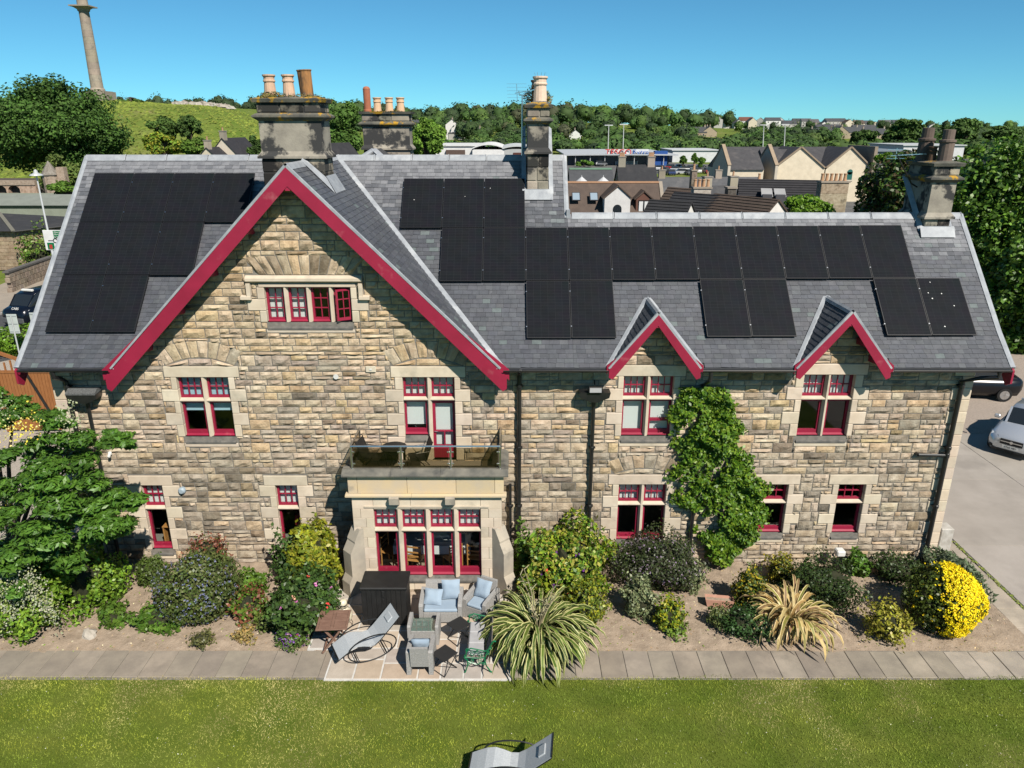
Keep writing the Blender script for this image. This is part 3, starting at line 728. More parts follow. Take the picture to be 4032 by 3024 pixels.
# ---- bargeboards with the kicked-out foot, brackets and soffits
def barge(cx, zr, slope, zf, depth, s, br, foot):
    m = MB(); nrm = math.sqrt(1 + slope * slope); half = (zr - zf) / slope; dv = depth * nrm; x1 = cx + s * half
    top = zr - .035
    zfoot = top - slope * half
    pts = [(cx, top), (x1, zfoot), (x1, zfoot - dv * .78), (x1 - s * .10, zfoot - dv * .95), (cx, top - dv)]
    m.prism(pts if s < 0 else pts[::-1], GF - .045, GF + .005, axis='y')
    o = m.build('bargeboard', M_RED, house)
    k = MB(); a = half * .70; w = [(cx + s * a, top - slope * a + .004), (x1 + s * .02, zfoot + .015), (x1 + s * .02, zfoot - .10), (x1 - s * .05, zfoot - .02)]   # wedge at the foot
    k.prism([(cx + s * half * .72, top - slope * half * .72 + .02), (x1 + s * .06, zfoot + foot), (x1 + s * .06, zfoot - .12)][::(1 if s < 0 else -1)], GF - .02, GF + .03, axis='y'); k.build('barge_wedge', M_RED, house)
    f = MB(); f.poly([(cx, GF, top - .02), (x1, GF, zfoot - .02), (x1, .0, zfoot - .02), (cx, .0, top - .02)]); f.build('soffit', M_RED, house)
    for t in br:
        x = cx + s * half * t; z = top - slope * half * t - dv + .03; b = MB(); b.prism([(GF - .02, z - .02), (0.0, z - .08), (0.0, z + .10), (GF - .02, z + .07)], x - .05, x + .05, axis='x'); b.build('bracket', M_RED, house)
for s in (-1, 1): barge(GX, GZ, 1.0, 5.82, .30, s, (.22, .42, .61, .80), .16)
b = MB(); b.prism([(GF - .03, GZ - .56), (0, GZ - .60), (0, GZ - .42), (GF - .03, GZ - .42)], GX - .06, GX + .06, axis='x'); b.build('bracket', M_RED, house)
for (dx, dz, dw) in DORM:
    for s in (-1, 1): barge(dx, dz, DSL, dz - dw * DSL, .17, s, (.42, .74), .10)
    b = MB(); b.prism([(GF - .03, dz - .36), (0, dz - .40), (0, dz - .30), (GF - .03, dz - .28)], dx - .04, dx + .04, axis='x'); b.build('bracket', M_RED, house)
for xx, yt, zt in ((VX0 + .02, GY, GZ), (VX1 - .02, LY, LZ)):   # end-gable bargeboards
    m = MB(); m.prism([(EY - .06, EZ - .06), (KY, KZ - .08), (yt, zt - .08), (yt, zt - .46), (KY, KZ - .46), (EY + .12, EZ - .50), (EY - .06, EZ - .40)], xx - .025, xx + .025, axis='x'); m.build('bargeboard', M_RED, house)
# ---- gutters, downpipes
def halfpipe(x0, x1):
    m = MB(); n = 7; sec = [(EY - .07 + .065 * math.cos(math.pi + math.pi * k / (n - 1)), EZ - .03 + .065 * math.sin(math.pi + math.pi * k / (n - 1))) for k in range(n)]
    for a, b in zip(sec, sec[1:]): m.poly([(x0, a[0], a[1]), (x1, a[0], a[1]), (x1, b[0], b[1]), (x0, b[0], b[1])])
    m.tube([(x0, sec[0][0], sec[0][1]), (x1, sec[0][0], sec[0][1])], .008, 5); m.build('gutter', M_BLACKIRON, house)
for a, b in ((VX0 + .1, -10.06), (-.22, 2.40), (4.76, 7.08), (9.52, VX1 - .1)): halfpipe(a, b)
def downpipe(x, ztop, zbot, xg=None, r=.05, y=-.12, hopper=None):
    m = MB()
    pts = [(x, y, zbot), (x, y, ztop)]
    if xg is not None: pts += [((x + xg) / 2, (y + EY - .07) / 2, ztop + .16), (xg, EY - .07, ztop + .26), (xg, EY - .07, EZ - .08)]
    m.tube(pts, r, 10)
    z = zbot + .1
    while z < ztop:
        m.lathe([(r + .006, -.05), (r + .016, -.04), (r + .016, .04), (r + .006, .05)], (x, y, z), 10); m.box(x - .09, x + .09, y, .0, z - .015, z + .015); z += 1.75
    m.build('downpipe', M_BLACKIRON, house, smooth=False)
downpipe(.19, 5.66, .02, .19, .058); downpipe(2.13, 5.05, .02); downpipe(11.62, 5.50, .02, 12.2, .06); downpipe(-11.5, 5.5, .0, -11.5, .058); downpipe(-11.06, 5.0, .02); downpipe(4.98, 5.4, .02, 4.98)
downpipe(-.05, 2.55, .02, None, .042)
m = MB(); m.tube([(10.85, -.12, 3.42), (11.62, -.12, 3.40)], .045, 10); m.lathe([(.05, -.08), (.07, -.06), (.07, .06), (.05, .08)], (11.62, -.12, 3.40), 10); m.tube([(10.85, -.12, 3.42), (10.85, .0, 3.42)], .045, 10); m.build('branch_pipe', M_BLACKIRON, house)
# ---------------------------------------------------------------- chimneys of the house
def frustum(m, x0, x1, y0, y1, z0, z1, g0, g1, col=(1, 1, 1)):
    a = [(x0 - g0, y0 - g0, z0), (x1 + g0, y0 - g0, z0), (x1 + g0, y1 + g0, z0), (x0 - g0, y1 + g0, z0)]; b = [(x0 - g1, y0 - g1, z1), (x1 + g1, y0 - g1, z1), (x1 + g1, y1 + g1, z1), (x0 - g1, y1 + g1, z1)]
    m.raw(a + b, [(3, 2, 1, 0), (4, 5, 6, 7), (0, 1, 5, 4), (1, 2, 6, 5), (2, 3, 7, 6), (3, 0, 4, 7)], col)
POTPROF = [(.155, 0), (.15, .04), (.125, .34), (.125, .36), (.145, .375), (.145, .40), (.128, .415), (.128, .47), (.155, .50), (.155, .53), (.12, .535)]
def chimney(x0, x1, y0, y1, zb, zband, zcor, ztop, seed, nblk, owner=house, lead=True, capmat=None):
    """stack of blocks with a plinth band, a cornice, a neck and a weathered cap; returns the part"""
    r = random.Random(seed); m = MB(); frustum(m, x0 + .02, x1 - .02, y0 + .02, y1 - .02, zb, ztop - .1, 0, 0); ch = m.build('chimney', M_CHIM, owner)
    def course(za, zc, gx=0.0, n=nblk):
        cuts = [0] + [(k + r.uniform(-.22, .22)) / n for k in range(1, n)] + [1]
        for a, b in zip(cuts, cuts[1:]):
            q = MB(); q.box(x0 - gx + (x1 - x0 + 2 * gx) * a + .008, x0 - gx + (x1 - x0 + 2 * gx) * b - .008, y0 - gx, y1 + gx, za + .008, zc - .008, vary(r.choice([(1.1, 1.08, 1.02), (1, 1, 1), (.75, .74, .72), (.42, .41, .40)]), r, .12, .03), 0, .02); q.build('block', M_CHIM, ch)
    z = zb; n = max(1, round((zband - zb) / .36))
    for k in range(n): course(zb + (zband - zb) * k / n, zb + (zband - zb) * (k + 1) / n, 0, nblk if k % 2 else max(2, nblk - 1))
    q = MB(); frustum(q, x0, x1, y0, y1, zband, zband + .05, .07, .07); frustum(q, x0, x1, y0, y1, zband + .051, zband + .18, .07, -.03); q.build('plinth_band', M_CHIM, ch)
    s = -.04; n = max(1, round((zcor - zband - .18) / .36))
    for k in range(n): course(zband + .18 + (zcor - zband - .18) * k / n, zband + .18 + (zcor - zband - .18) * (k + 1) / n, s, nblk)
    q = MB(); frustum(q, x0, x1, y0, y1, zcor, zcor + .10, s - .0, .09); frustum(q, x0, x1, y0, y1, zcor + .101, zcor + .14, .10, .10); frustum(q, x0, x1, y0, y1, zcor + .141, zcor + .20, .10, .0); q.build('cornice', M_CHIMCAP, ch)
    zn = zcor + .20; course(zn, zn + .24, .0, nblk)
    q = MB(); frustum(q, x0, x1, y0, y1, zn + .24, zn + .32, .06, .09); frustum(q, x0, x1, y0, y1, zn + .321, ztop, .09, -.10); q.build('cap', M_CHIMCAP, ch)
    if lead:
        q = MB(); yy = y0 - .012; zz = rz(y0); q.poly([(x0 - .12, yy, zz + .18), (x0 - .12, yy - .16, zz - .10), (x1 + .12, yy - .16, zz - .10), (x1 + .12, yy, zz + .18)][::-1]); q.box(x0 - .02, x1 + .02, yy - .01, yy + .02, zz - .05, zz + .18)
        q.poly([(x1 + .012, y0, zz + .12), (x1 + .14, y0, zz + .045), (x1 + .14, y1, rz(y1) + .045), (x1 + .012, y1, rz(y1) + .15)]); q.poly([(x0 - .012, y0, zz + .12), (x0 - .012, y1, rz(y1) + .15), (x0 - .14, y1, rz(y1) + .045), (x0 - .14, y0, zz + .045)])
        q.build('flashing', M_LEAD, ch)
    return ch
def pot(ch, x, y, z, s=1.0, col=(1, 1, 1), prof=POTPROF, mat_=M_TERRA, lean=0.0, n=14):
    m = MB(); m.lathe([(a * s, b * s) for a, b in prof], (0, 0, 0), n, col); o = m.build('chimney_pot', mat_, None, smooth=False); o.matrix_basis = Matrix.Translation((x, y, z)) @ Matrix.Rotation(lean, 4, 'Y'); adopt(o, ch); return o
RUSTPROF = [(.16, 0), (.17, .62), (.185, .625), (.185, .65), (.15, .65), (.14, .2)]
M_RUST = mat('rusted_steel', (.42, .20, .07), (.10, .06, .035), 5, .85, .003, 40, lo=.4, hi=.6, stretch=(1, 1, .3))
M_MOSS = leafmat('moss', .9, .1)
def moss(ch, c, r, n, pal, seed):
    rg = np.random.default_rng(seed); P, N = blob_points(c, r, n, rg, .3, seed=seed, zmin=c[2] - r[2] * .6)
    V, F, C = leaf_cloud(P, N, .03, pick_cols(pal, len(P), rg), seed, 2.4); np_obj('moss', V, F, C, M_MOSS, ch)
MOSSP = [(.13, .11, .03), (.20, .15, .05), (.09, .10, .025), (.25, .17, .07)]
# A: astride the big gable
A0, A1 = at(1013, 482, 1.0).x, at(1266, 482, 1.0).x
chA = chimney(A0, A1, 1.0, 1.92, 9.6, at(1100, 624, 1.0).z, at(1100, 479, 1.0).z, at(1100, 380, 1.0).z, 3, 3, lead=False)
m = MB(); m.poly([(A1 + .01, .97, GZ - (A1 - GX) + .20), (A1 + .25, .9, GZ - (A1 + .25 - GX) + .04), (A1 + .25, 2.0, GZ - (A1 + .25 - GX) + .04), (A1 + .01, 2.0, GZ - (A1 - GX) + .20)]); m.build('flashing', M_LEAD, chA); m = MB(); m.poly([(A0 - .01, .97, GZ - (GX - A0) + .2), (A0 - .01, 2.0, GZ - (GX - A0) + .2), (A0 - .25, 2.0, GZ - (GX - A0) - .2), (A0 - .25, .9, GZ - (GX - A0) - .2)]); m.build('flashing', M_LEAD, chA); m = MB()
m.poly([(GX, .985, GZ + .13), (GX, .80, GZ + .05), (A1 + .25, .80, GZ - (A1 + .25 - GX) + .05), (A1 + .02, .985, GZ - (A1 - GX) + .16)]); m.build('flashing', M_LEAD, chA)
zA = at(1100, 380, 1.0).z - .03
for px, sc in ((1063, 1.02), (1137, 1.02)): pot(chA, at(px, 360, 1.4).x, 1.42, zA, sc)
pot(chA, at(1208, 360, 1.4).x, 1.42, zA, 1.0, prof=RUSTPROF, mat_=M_RUST, lean=R(-3))
moss(chA, (at(1070, 375, 1.1).x, 1.12, zA + .03), (.30, .13, .10), 500, MOSSP, 5); moss(chA, (at(1190, 375, 1.15).x, 1.2, zA + .02), (.55, .15, .07), 350, MOSSP, 6)
m = MB()
for k in range(46): x = A0 + .2 + (A1 - A0 - .3) * k / 45; m.bar((x, 1.10, zA - .02), (x + rnd.uniform(-.02, .02), 1.08, zA + rnd.uniform(.08, .14)), .004, .004)
m.build('bird_spikes', M_STEEL, chA)
# B: on the rear wing
B0, B1 = at(1425, 500, 9.0).x, at(1612, 500, 9.0).x
chB = chimney(B0, B1, 9.0, 9.9, 9.0, at(1500, 590, 9.0).z, at(1500, 502, 9.0).z, at(1500, 442, 9.0).z, 8, 3, lead=False)
zB = at(1500, 442, 9.0).z - .03
LOUVRE = [(.15, 0), (.14, .1), (.14, .12), (.125, .14), (.125, .75), (.13, .80), (.09, .86), (.03, .88)]
pot(chB, at(1447, 440, 9.4).x, 9.45, zB, 1.0, (.62, .33, .26), prof=LOUVRE)
for px in (1486, 1533, 1577): pot(chB, at(px, 440, 9.4).x, 9.45, zB, .98, (1.1, 1.1, 1.0))
moss(chB, (at(1560, 445, 9.1).x, 9.1, zB + .02), (.25, .12, .07), 250, MOSSP, 9); moss(chB, (at(1500, 445, 9.1).x, 9.1, zB + .02), (.2, .12, .06), 200, MOSSP, 10)
m = MB()   # the hipped end of the rear wing showing over the ridge
hx = at(1460, 592, 7.5).x; hz = at(1460, 588, 7.5).z
m.poly([(hx - 3.2, GY + .3, hz - 2.2), (hx + .1, 7.5, hz), (hx + .1, 14, hz), (hx - 3.2, 14, hz - 2.2)][::-1]); m.poly([(hx - 3.2, GY + .3, hz - 2.2), (hx + 3.0, GY + .3, hz - 2.2), (hx + .1, 7.5, hz)]); m.poly([(hx + .1, 7.5, hz), (hx + 3.0, GY + .3, hz - 2.2), (hx + 3.0, 14, hz - 2.2), (hx + .1, 14, hz)])
m.build('rear_wing_roof', M_DECK, house)
lead_strip((hx - 3.2, GY + .35, hz - 2.15), (hx + .1, 7.5, hz), .2, (-.3, -.6, 1), 'hip_lead', .02); lead_strip((hx + 3.0, GY + .35, hz - 2.15), (hx + .1, 7.5, hz), .2, (.3, -.6, 1), 'hip_lead', .02)
# C: narrow stack by the step of the roof
C0, C1 = at(2074, 700, 3.46).x, at(2161, 700, 3.46).x
chC = chimney(C0, C1, 3.46, 5.2, 9.5, at(2100, 606, 3.46).z, at(2100, 492, 3.46).z, at(2100, 402, 3.46).z, 13, 2)
zC = at(2100, 402, 3.46).z - .05
pot(chC, (C0 + C1) / 2 + .05, 3.8, zC, 1.35, (1.2, 1.36, 1.5)); pot(chC, (C0 + C1) / 2, 4.55, zC, 1.25, (.35, .33, .30))
m = MB(); m.lathe([(.30, -.06), (.24, .05), (.18, .10), (.05, .10)], ((C0 + C1) / 2 + .05, 3.8, zC), 12); m.build('mortar_flaunching', M_MORTAR, chC)
moss(chC, ((C0 + C1) / 2 - .1, 4.2, zC + .15), (.30, .35, .30), 900, [(.06, .045, .02), (.10, .07, .03), (.12, .12, .03)], 12); moss(chC, ((C0 + C1) / 2 + .26, 4.0, zC + .1), (.12, .3, .22), 400, MOSSP, 13)
m = MB()
for k in range(9): a = 2 * math.pi * k / 9; m.bar(((C0 + C1) / 2 + .05 + .14 * math.cos(a), 3.8 + .14 * math.sin(a), zC + .70), ((C0 + C1) / 2 + .05 + .17 * math.cos(a), 3.8 + .17 * math.sin(a), zC + .82), .004, .004)
m.build('bird_spikes', M_STEEL, chC)
# D: at the right-hand end
D0, D1 = 11.36, 12.06
chD = chimney(D0, D1, 2.54, 3.9, 8.3, at(3680, 862, 2.54).z, at(3700, 722, 2.54).z, at(3700, 636, 2.54).z, 17, 2)
zD = at(3700, 636, 2.54).z - .06
TALL = [(.21, 0), (.19, .08), (.185, .52), (.215, .55), (.215, .60), (.16, .61), (.15, .62), (.15, .86), (.12, .87)]
pot(chD, 11.8, 2.95, zD, 1.0, (.26, .29, .34), prof=TALL); pot(chD, 11.55, 3.55, zD, 1.05, (.20, .22, .26), prof=TALL); pot(chD, 11.55, 3.15, zD, .8, (.16, .14, .12), prof=POTPROF)
a2 = thing('television_aerial', 'leaning television aerial on the left side of the right-hand chimney', 'aerial', at(3586, 716, 3.3)); b0, b1 = at(3588, 722, 3.3), at(3529, 606, 3.3)
m = MB(); m.tube([Vector((D0 + .02, 3.3, b0.z - .1)), b0, b1], .022, 7); m.build('mast', M_BLACKIRON, a2)
m = MB(); e0, e1 = b1 + Vector((-.15, 0, -.05)), b1 + Vector((.75, 0, .0)); m.bar(e0, e1, .02, .02)
for k in range(9): q_ = e0.lerp(e1, k / 8); m.bar(q_ + Vector((0, -.14, 0)), q_ + Vector((0, .14, 0)), .012, .008)
for dz_ in (.12, -.12): m.bar(b1 + Vector((-.25, 0, dz_)), b1 + Vector((.25, 0, dz_)), .01, .01)
m.bar(b1 + Vector((0, 0, -.15)), b1 + Vector((0, 0, .16)), .012, .012); m.build('rod_array', M_STEEL, a2)
# television aerial on stack C
ae = thing('television_aerial', 'television aerial with two crossed rod arrays on the narrow chimney', 'aerial', (C0 - .13, 3.75, zC - 1.4))
m = MB(); ax_, ay_ = C0 - .13, 3.75; za = zC - 1.35; zt = at(2055, 375, 3.75).z
m.tube([(ax_, ay_, za), (ax_, ay_, zt)], .022, 8); m.build('mast', M_STEEL, ae)
m = MB(); m.bar((ax_, ay_, za + .18), (C0, ay_, za + .18), .03, .03); m.bar((ax_, ay_, za + .5), (C0, ay_, za + .5), .03, .03); m.build('bracket', M_BLACKIRON, ae)
m = MB(); p0 = at(2028, 367, 3.75); p1 = at(2105, 353, 3.75); m.bar(p0, p1, .025, .025); 
for k in range(12): q = p0.lerp(p1, k / 11); m.bar(q + Vector((0, -.13, 0)), q + Vector((0, .13, 0)), .012, .006)
m.tube([(ax_ - .10, ay_, zt + .12), (ax_ - .08, ay_, zt), (ax_ + .06, ay_, zt), (ax_ + .08, ay_, zt + .12)], .012, 6); m.build('yagi_array', M_STEEL, ae)
m = MB(); q0 = at(2034, 330, 3.65); q1 = at(2037, 398, 3.65); m.bar(q0, q1, .02, .02)
for k in range(6): q = q0.lerp(q1, k / 5); m.bar(q + Vector((-.27, 0, 0)), q + Vector((.27, 0, 0)), .008, .008)
m.bar(q0.lerp(q1, .6), (ax_, ay_, q0.lerp(q1, .6).z), .015, .015)
m.build('rod_array', M_STEEL, ae)

# ---------------------------------------------------------------- bay window with balcony
bay = thing_part('bay_window'); BX0, BX1, BF = -4.10, -.27, -1.30
def blk(x0, x1, y0, y1, z0, z1, mat_=M_DRESS, name='ashlar_block', bev=.008, k=.10): q = MB(); q.box(x0 + .003, x1 - .003, y0, y1, z0 + .003, z1 - .003, vary((1, 1, 1), rnd, k, .02), 0, bev); return q.build(name, mat_, bay)
OPX0, OPX1, OZ0, OZ1 = -3.56, -.81, .44, 2.43
for side in (0, 1):
    a, b = (BX0, OPX0) if side == 0 else (OPX1, BX1); z = .0; k = 0
    for h in (.30, .36, .30, .34, .30, .30, .27, .26):
        m_ = a + (b - a) * (.38 if k % 2 else .62); blk(a, m_, BF, BF + .25, z, z + h); blk(m_, b, BF, BF + .25, z, z + h); z += h; k += 1
for a, b in ((OPX0, -2.6), (-2.6, -1.7), (-1.7, OPX1)): blk(a, b, BF, BF + .25, 0, .26); blk(a - .0, b, BF, BF + .25, 2.43, 2.78)
blk(BX0, OPX0, BF, BF + .25, 2.43, 2.78); blk(OPX1, BX1, BF, BF + .25, 2.43, 2.78)
for xx, s in ((BX0, 1), (BX1, -1)):        # cheeks back to the wall
    a, b = sorted((xx, xx + s * .25)); z = 0
    while z < 2.7: blk(a, b, BF + .25, -.68, z, z + .345); blk(a, b, -.68, -.03, z, z + .345); z += .348
q = MB(); q.prism([(BF - .05, .26), (BF + .25, .26), (BF + .25, .436), (BF + .17, .436), (BF - .05, .32)], OPX0, OPX1, axis='x'); q.build('sill', M_SILL, bay)
LW = (OPX1 - OPX0 - 3 * .15) / 4
for k in range(4):
    a = OPX0 + k * (LW + .15)
    if k < 3: mullion(bay, a + LW + .075, .40, OZ1, .15, BF)
    light(a, a + LW, 1.86, OZ1, (2, 1), yo=BF, blind=M_BLIND, fw=.045); light(a, a + LW, OZ0, 1.76, (0, 0), yo=BF, bottom=.19, fw=.05)
transom(bay, OPX0, OPX1, 1.81, .10, BF)
q = MB(); q.box(OPX0 - .22, OPX1 + .22, BF - .035, BF - .001, 2.50, 2.535); q.build('label_mould', M_DRESS, bay)
M_CHIMB = mat('weathered_buttress', (.50, .44, .35), (.38, .34, .28), 2.0, .9, .004, 40, third=(.24, .22, .19), tscale=1.3, tlo=.55, thi=.72)
# parapet, cornice, brackets, coping
PB, PT = 2.82, 3.42; PF = BF - .03
q = MB(); 
for a, b in ((-4.14, -2.55), (-2.55, -.23)): q.prism([(PF + .1, PB - .04), (PF - .09, PB + .015), (PF - .09, PB + .055), (PF, PB + .08), (PF + .1, PB + .08)], a - (.09 if a < -4 else -.003), b + (.09 if b > -1 else -.003), axis='x')
M_PARA = mat('stained_parapet_stone', (.68, .53, .31), (.58, .49, .36), 1.6, .88, .003, 40, attr=True, third=(.26, .24, .20), tscale=1.1, tlo=.58, thi=.72)
q.build('cornice', M_PARA, bay)
for a, b in ((-4.16, -3.92), (-3.92, -2.66), (-2.66, -1.42), (-1.42, -.44), (-.44, -.21)): blk(a, b, PF, PF + .26, PB + .08, PT, M_PARA, 'parapet_block', k=.12)
for a, b in ((-4.16, -3.90), (-.47, -.21)): blk(a, b, PF + .26, -.62, PB, PT, M_PARA, 'parapet_block'); blk(a, b, -.62, -.03, PB, PT, M_PARA, 'parapet_block')
M_COPE = mat('blackened_coping', (.10, .10, .09), (.22, .205, .17), 2.2, .9, .004, 35, third=(.06, .06, .06), tscale=1.7)
q = MB(); e = .001
for a, b in ((-4.28, -3.05), (-3.05, -1.80), (-1.80, -.09)):
    c = MB(); c.prism([(PF - .12, PT), (PF + .34, PT), (PF + .34, PT + .10), (PF + .22, PT + .14), (PF + .05, PT + .14), (PF - .12, PT + .035)], a + .003, b - .003, axis='x'); c.build('coping', M_COPE, bay)
for a, b in ((-4.28, -3.86), (-.51, -.09)):
    c = MB(); c.prism([(a, PT), (b, PT), (b, PT + .06), ((a + b) / 2 + .1, PT + .135), ((a + b) / 2 - .1, PT + .135), (a, PT + .06)], PF + .345, -.03, axis='y'); c.build('coping', M_COPE, bay)
for x in (-2.99, -1.57): c = MB(); c.prism([(PF, 2.58), (PF - .16, 2.66), (PF - .18, 2.84), (PF, 2.88)], x - .12, x + .12, axis='x'); c.build('water_spout', M_CHIMB, bay)
c = MB(); c.box(-3.90, -.47, PF + .26, -.03, 3.08, 3.20); c.build('balcony_floor', M_PATH, bay)
# diagonal buttresses
def buttress(cx, cy, ang):
    p = MB(); w = .35
    L = [(.55, 0, .55), (.50, .58, 1.25), (.36, 1.36, 1.50)]
    prof = [(-.2, 0), (.50, 0), (.50, .42), (.40, .60), (.40, 1.28), (.25, 1.53), (.25, 1.58), (.08, 1.88), (-.2, 1.90)]
    n = len(prof); vs = [(-w / 2, u, z) for u, z in prof] + [(w / 2, u, z) for u, z in prof]
    M = Matrix.Translation((cx, cy, 0)) @ Matrix.Rotation(ang, 4, 'Z'); vs = [M @ Vector(v) for v in vs]
    p.raw(vs, [tuple(range(n)), tuple(range(2 * n - 1, n - 1, -1))] + [(k, k + n, (k + 1) % n + n, (k + 1) % n) for k in range(n)]); o = p.build('buttress', M_CHIMB, bay)
buttress(BX0 + .10, BF + .10, R(135)); buttress(BX1 - .10, BF + .10, R(225))
# steel and smoked-glass balustrade
ral = thing_part('balcony_railing'); RZ = 4.17; RY = -1.23; RX0, RX1 = -4.03, -.30
for x, y in [(RX0 + (RX1 - RX0) * k / 3, RY) for k in range(4)] + [(RX0, -.12), (RX1, -.12)]:
    c = MB(); c.tube([(x, y, 3.545), (x, y, RZ - .02)], .028, 10); c.lathe([(.05, 0), (.05, .012), (.03, .02)], (x, y, 3.545), 12); c.build('post', M_STEEL, ral)
    for dz in (.14, .46):
        for s in ((-1, 1) if y < -1 else (1,)):
            if RX0 - .01 < x + s * .04 < RX1 + .01 and y < -1: c = MB(); c.box(x + s * .055 - .03, x + s * .055 + .03, y - .014, y + .014, 3.55 + dz - .02, 3.55 + dz + .02, bev=.006); c.build('glass_clamp', M_STEEL, ral)
c = MB(); c.tube([(RX0, -.03, RZ), (RX0, RY, RZ), (RX1, RY, RZ), (RX1, -.03, RZ)], .024, 10); c.build('handrail', M_STEEL, ral)
for k in range(3): a = RX0 + (RX1 - RX0) * k / 3; b = RX0 + (RX1 - RX0) * (k + 1) / 3; c = MB(); c.box(a + .05, b - .05, RY - .005, RY + .005, 3.60, RZ - .05); c.build('glass_panel', M_SMOKED, ral)
for x in (RX0, RX1): c = MB(); c.box(x - .005, x + .005, RY + .06, -.06, 3.60, RZ - .05); c.build('glass_panel', M_SMOKED, ral)
# ---------------------------------------------------------------- garden surfaces
def slab(mb, x0, x1, y0, y1, z, col, th=.05, tilt=0.0): mb.box(x0, x1, y0, y1, z - th, z, col, 0, .006)
r6 = random.Random(61)
# lawn, soil bed, path, patio: each sheet a little above the one below
def grid_sheet(name, x0, x1, y0, y1, nx, ny, zf, mat_, parent=None, cut=None):
    V = []; F = []; 
    for j in range(ny + 1):
        for i in range(nx + 1):
            x = x0 + (x1 - x0) * i / nx; y = y0 + (y1 - y0) * j / ny; V.append((x, y, zf(x, y)))
    for j in range(ny):
        for i in range(nx): F.append((j * (nx + 1) + i, j * (nx + 1) + i + 1, (j + 1) * (nx + 1) + i + 1, (j + 1) * (nx + 1) + i))
    return np_obj(name, np.array(V), np.array(F), np.ones((len(F), 3)), mat_, parent, True)
def soil_z(x, y): return .012 + .035 * mn.noise(Vector((x * .9, y * .9, 1.3))) + .02 * mn.noise(Vector((x * 4, y * 4, 4))) + .012 * mn.noise(Vector((x * 11, y * 11, 7))) - .03 * smoothstep(-3.3, -3.75, y)
bed = struct(grid_sheet('soil_bed', -16, 12.46, -3.78, .05, 520, 80, soil_z, M_SOIL))
# lawn
M_LAWN = mat('lawn_turf', (.095, .14, .018), (.15, .185, .032), .9, .95, .01, 60, spec=.05, detail=9)
lawn = struct(grid_sheet('lawn', -34, 34, -30, -4.66, 60, 30, lambda x, y: -.015 + .02 * mn.noise(Vector((x * .5, y * .5, 0))) * smoothstep(-4.7, -5.5, y), M_LAWN))
rg = np.random.default_rng(5)
n = 190000; X = rg.uniform(-13.5, 13.5, n); Y = -4.57 + .05 * np.sin(X * 2.3) * np.sin(X * .71 + 1) - rg.uniform(0, 1, n) ** 1.15 * 4.2
def fbm(x, y, s, o=0):      # cheap smooth noise for numpy arrays
    v = np.zeros_like(x); a = 1.0
    q = np.random.default_rng(o)
    for k in range(5):
        for _ in range(3): 
            w = q.normal(0, s * 2 ** k, 2); v += a * np.sin(x * w[0] + y * w[1] + q.uniform(0, 6.28)) / 2.2
        a *= .6
    return v
dry = fbm(X, Y, .9, 3) + 1.1 * np.exp(-((X + 10.5) / 2.8) ** 2 - ((Y + 5.9) / .7) ** 2) + 1.3 * np.exp(-((Y + 4.62) / .22) ** 2) * (.5 + .5 * np.sin(X * .8 + 1)) + .9 * np.exp(-((X + 8) / 6) ** 2) * np.exp(-((Y + 4.9) / .35) ** 2)
fr = .85 / (1 + np.exp(-(dry - 1.0) * 3)); dark = 1 / (1 + np.exp(-(.7 * fbm(X, Y, .7, 9) - .2 + .07 * X + .7 * np.sin(Y * 7 + .4 * np.sin(X * .4))) * 2))
g1, g2, g3 = np.array((.30, .335, .036)), np.array((.155, .225, .022)), np.array((.46, .39, .17))
C = (g1 * (1 - dark[:, None]) + g2 * dark[:, None]); C = C * (1 - fr[:, None]) + g3 * fr[:, None]; C *= rg.uniform(.5, 1.45, (n, 1)) * (1 + .28 * np.clip(fbm(X, Y, 3.5, 17), -1, 1))[:, None]
keep = ~((X > -4.35) & (X < -.05) & (Y > -4.69)); X, Y, C = X[keep], Y[keep], C[keep]; n = len(X)
h = rg.uniform(.02, .05, n) * (1 - .4 * fr[keep]); a = rg.uniform(0, 6.28, n); w = rg.uniform(.003, .007, n); ln = rg.normal(0, .022, (n, 2))
B = np.stack([X, Y, np.full(n, -.012)], 1); dv = np.stack([np.cos(a) * w, np.sin(a) * w, np.zeros(n)], 1); tip = B + np.stack([ln[:, 0], ln[:, 1], h], 1)
V = np.stack([B - dv, B + dv, tip], 1).reshape(-1, 3)
g = np_obj('lawn_grass', V, np.arange(3 * n).reshape(-1, 3), C, M_LEAFD); tag(g, 'mown grass of the front lawn with dry straw patches', 'grass', kind='stuff')
# clover flowers and litter specks
def specks(name, label, x0, x1, y0, y1, n, pal, size, seed, z=.02, cat='litter', zf=None):
    rg = np.random.default_rng(seed); X = rg.uniform(x0, x1, n); Y = rg.uniform(y0, y1, n); Z = np.full(n, z) if zf is None else np.array([zf(x, y) for x, y in zip(X, Y)]) + .008
    V, F, C = leaf_cloud(np.stack([X, Y, Z], 1), np.tile((0, 0, 1.), (n, 1)), size, pick_cols(pal, n, rg, .3), seed, 1.8, .25); o = np_obj(name, V, F, C, M_LEAFD); tag(o, label, cat, kind='stuff'); return o
specks('clover_flowers', 'tiny white clover heads sprinkled over the lawn', -13, 13, -8, -4.8, 420, [(.7, .68, .55)], .014, 4, .022, 'flowers')
specks('leaf_litter', 'straw and dead leaves scattered over the soil bed', -12.5, 12.4, -3.75, -.3, 2600, [(.50, .38, .22), (.36, .25, .14), (.62, .54, .36), (.30, .24, .17), (.42, .31, .20), (.16, .24, .05)], .035, 8, 0, 'litter', soil_z)
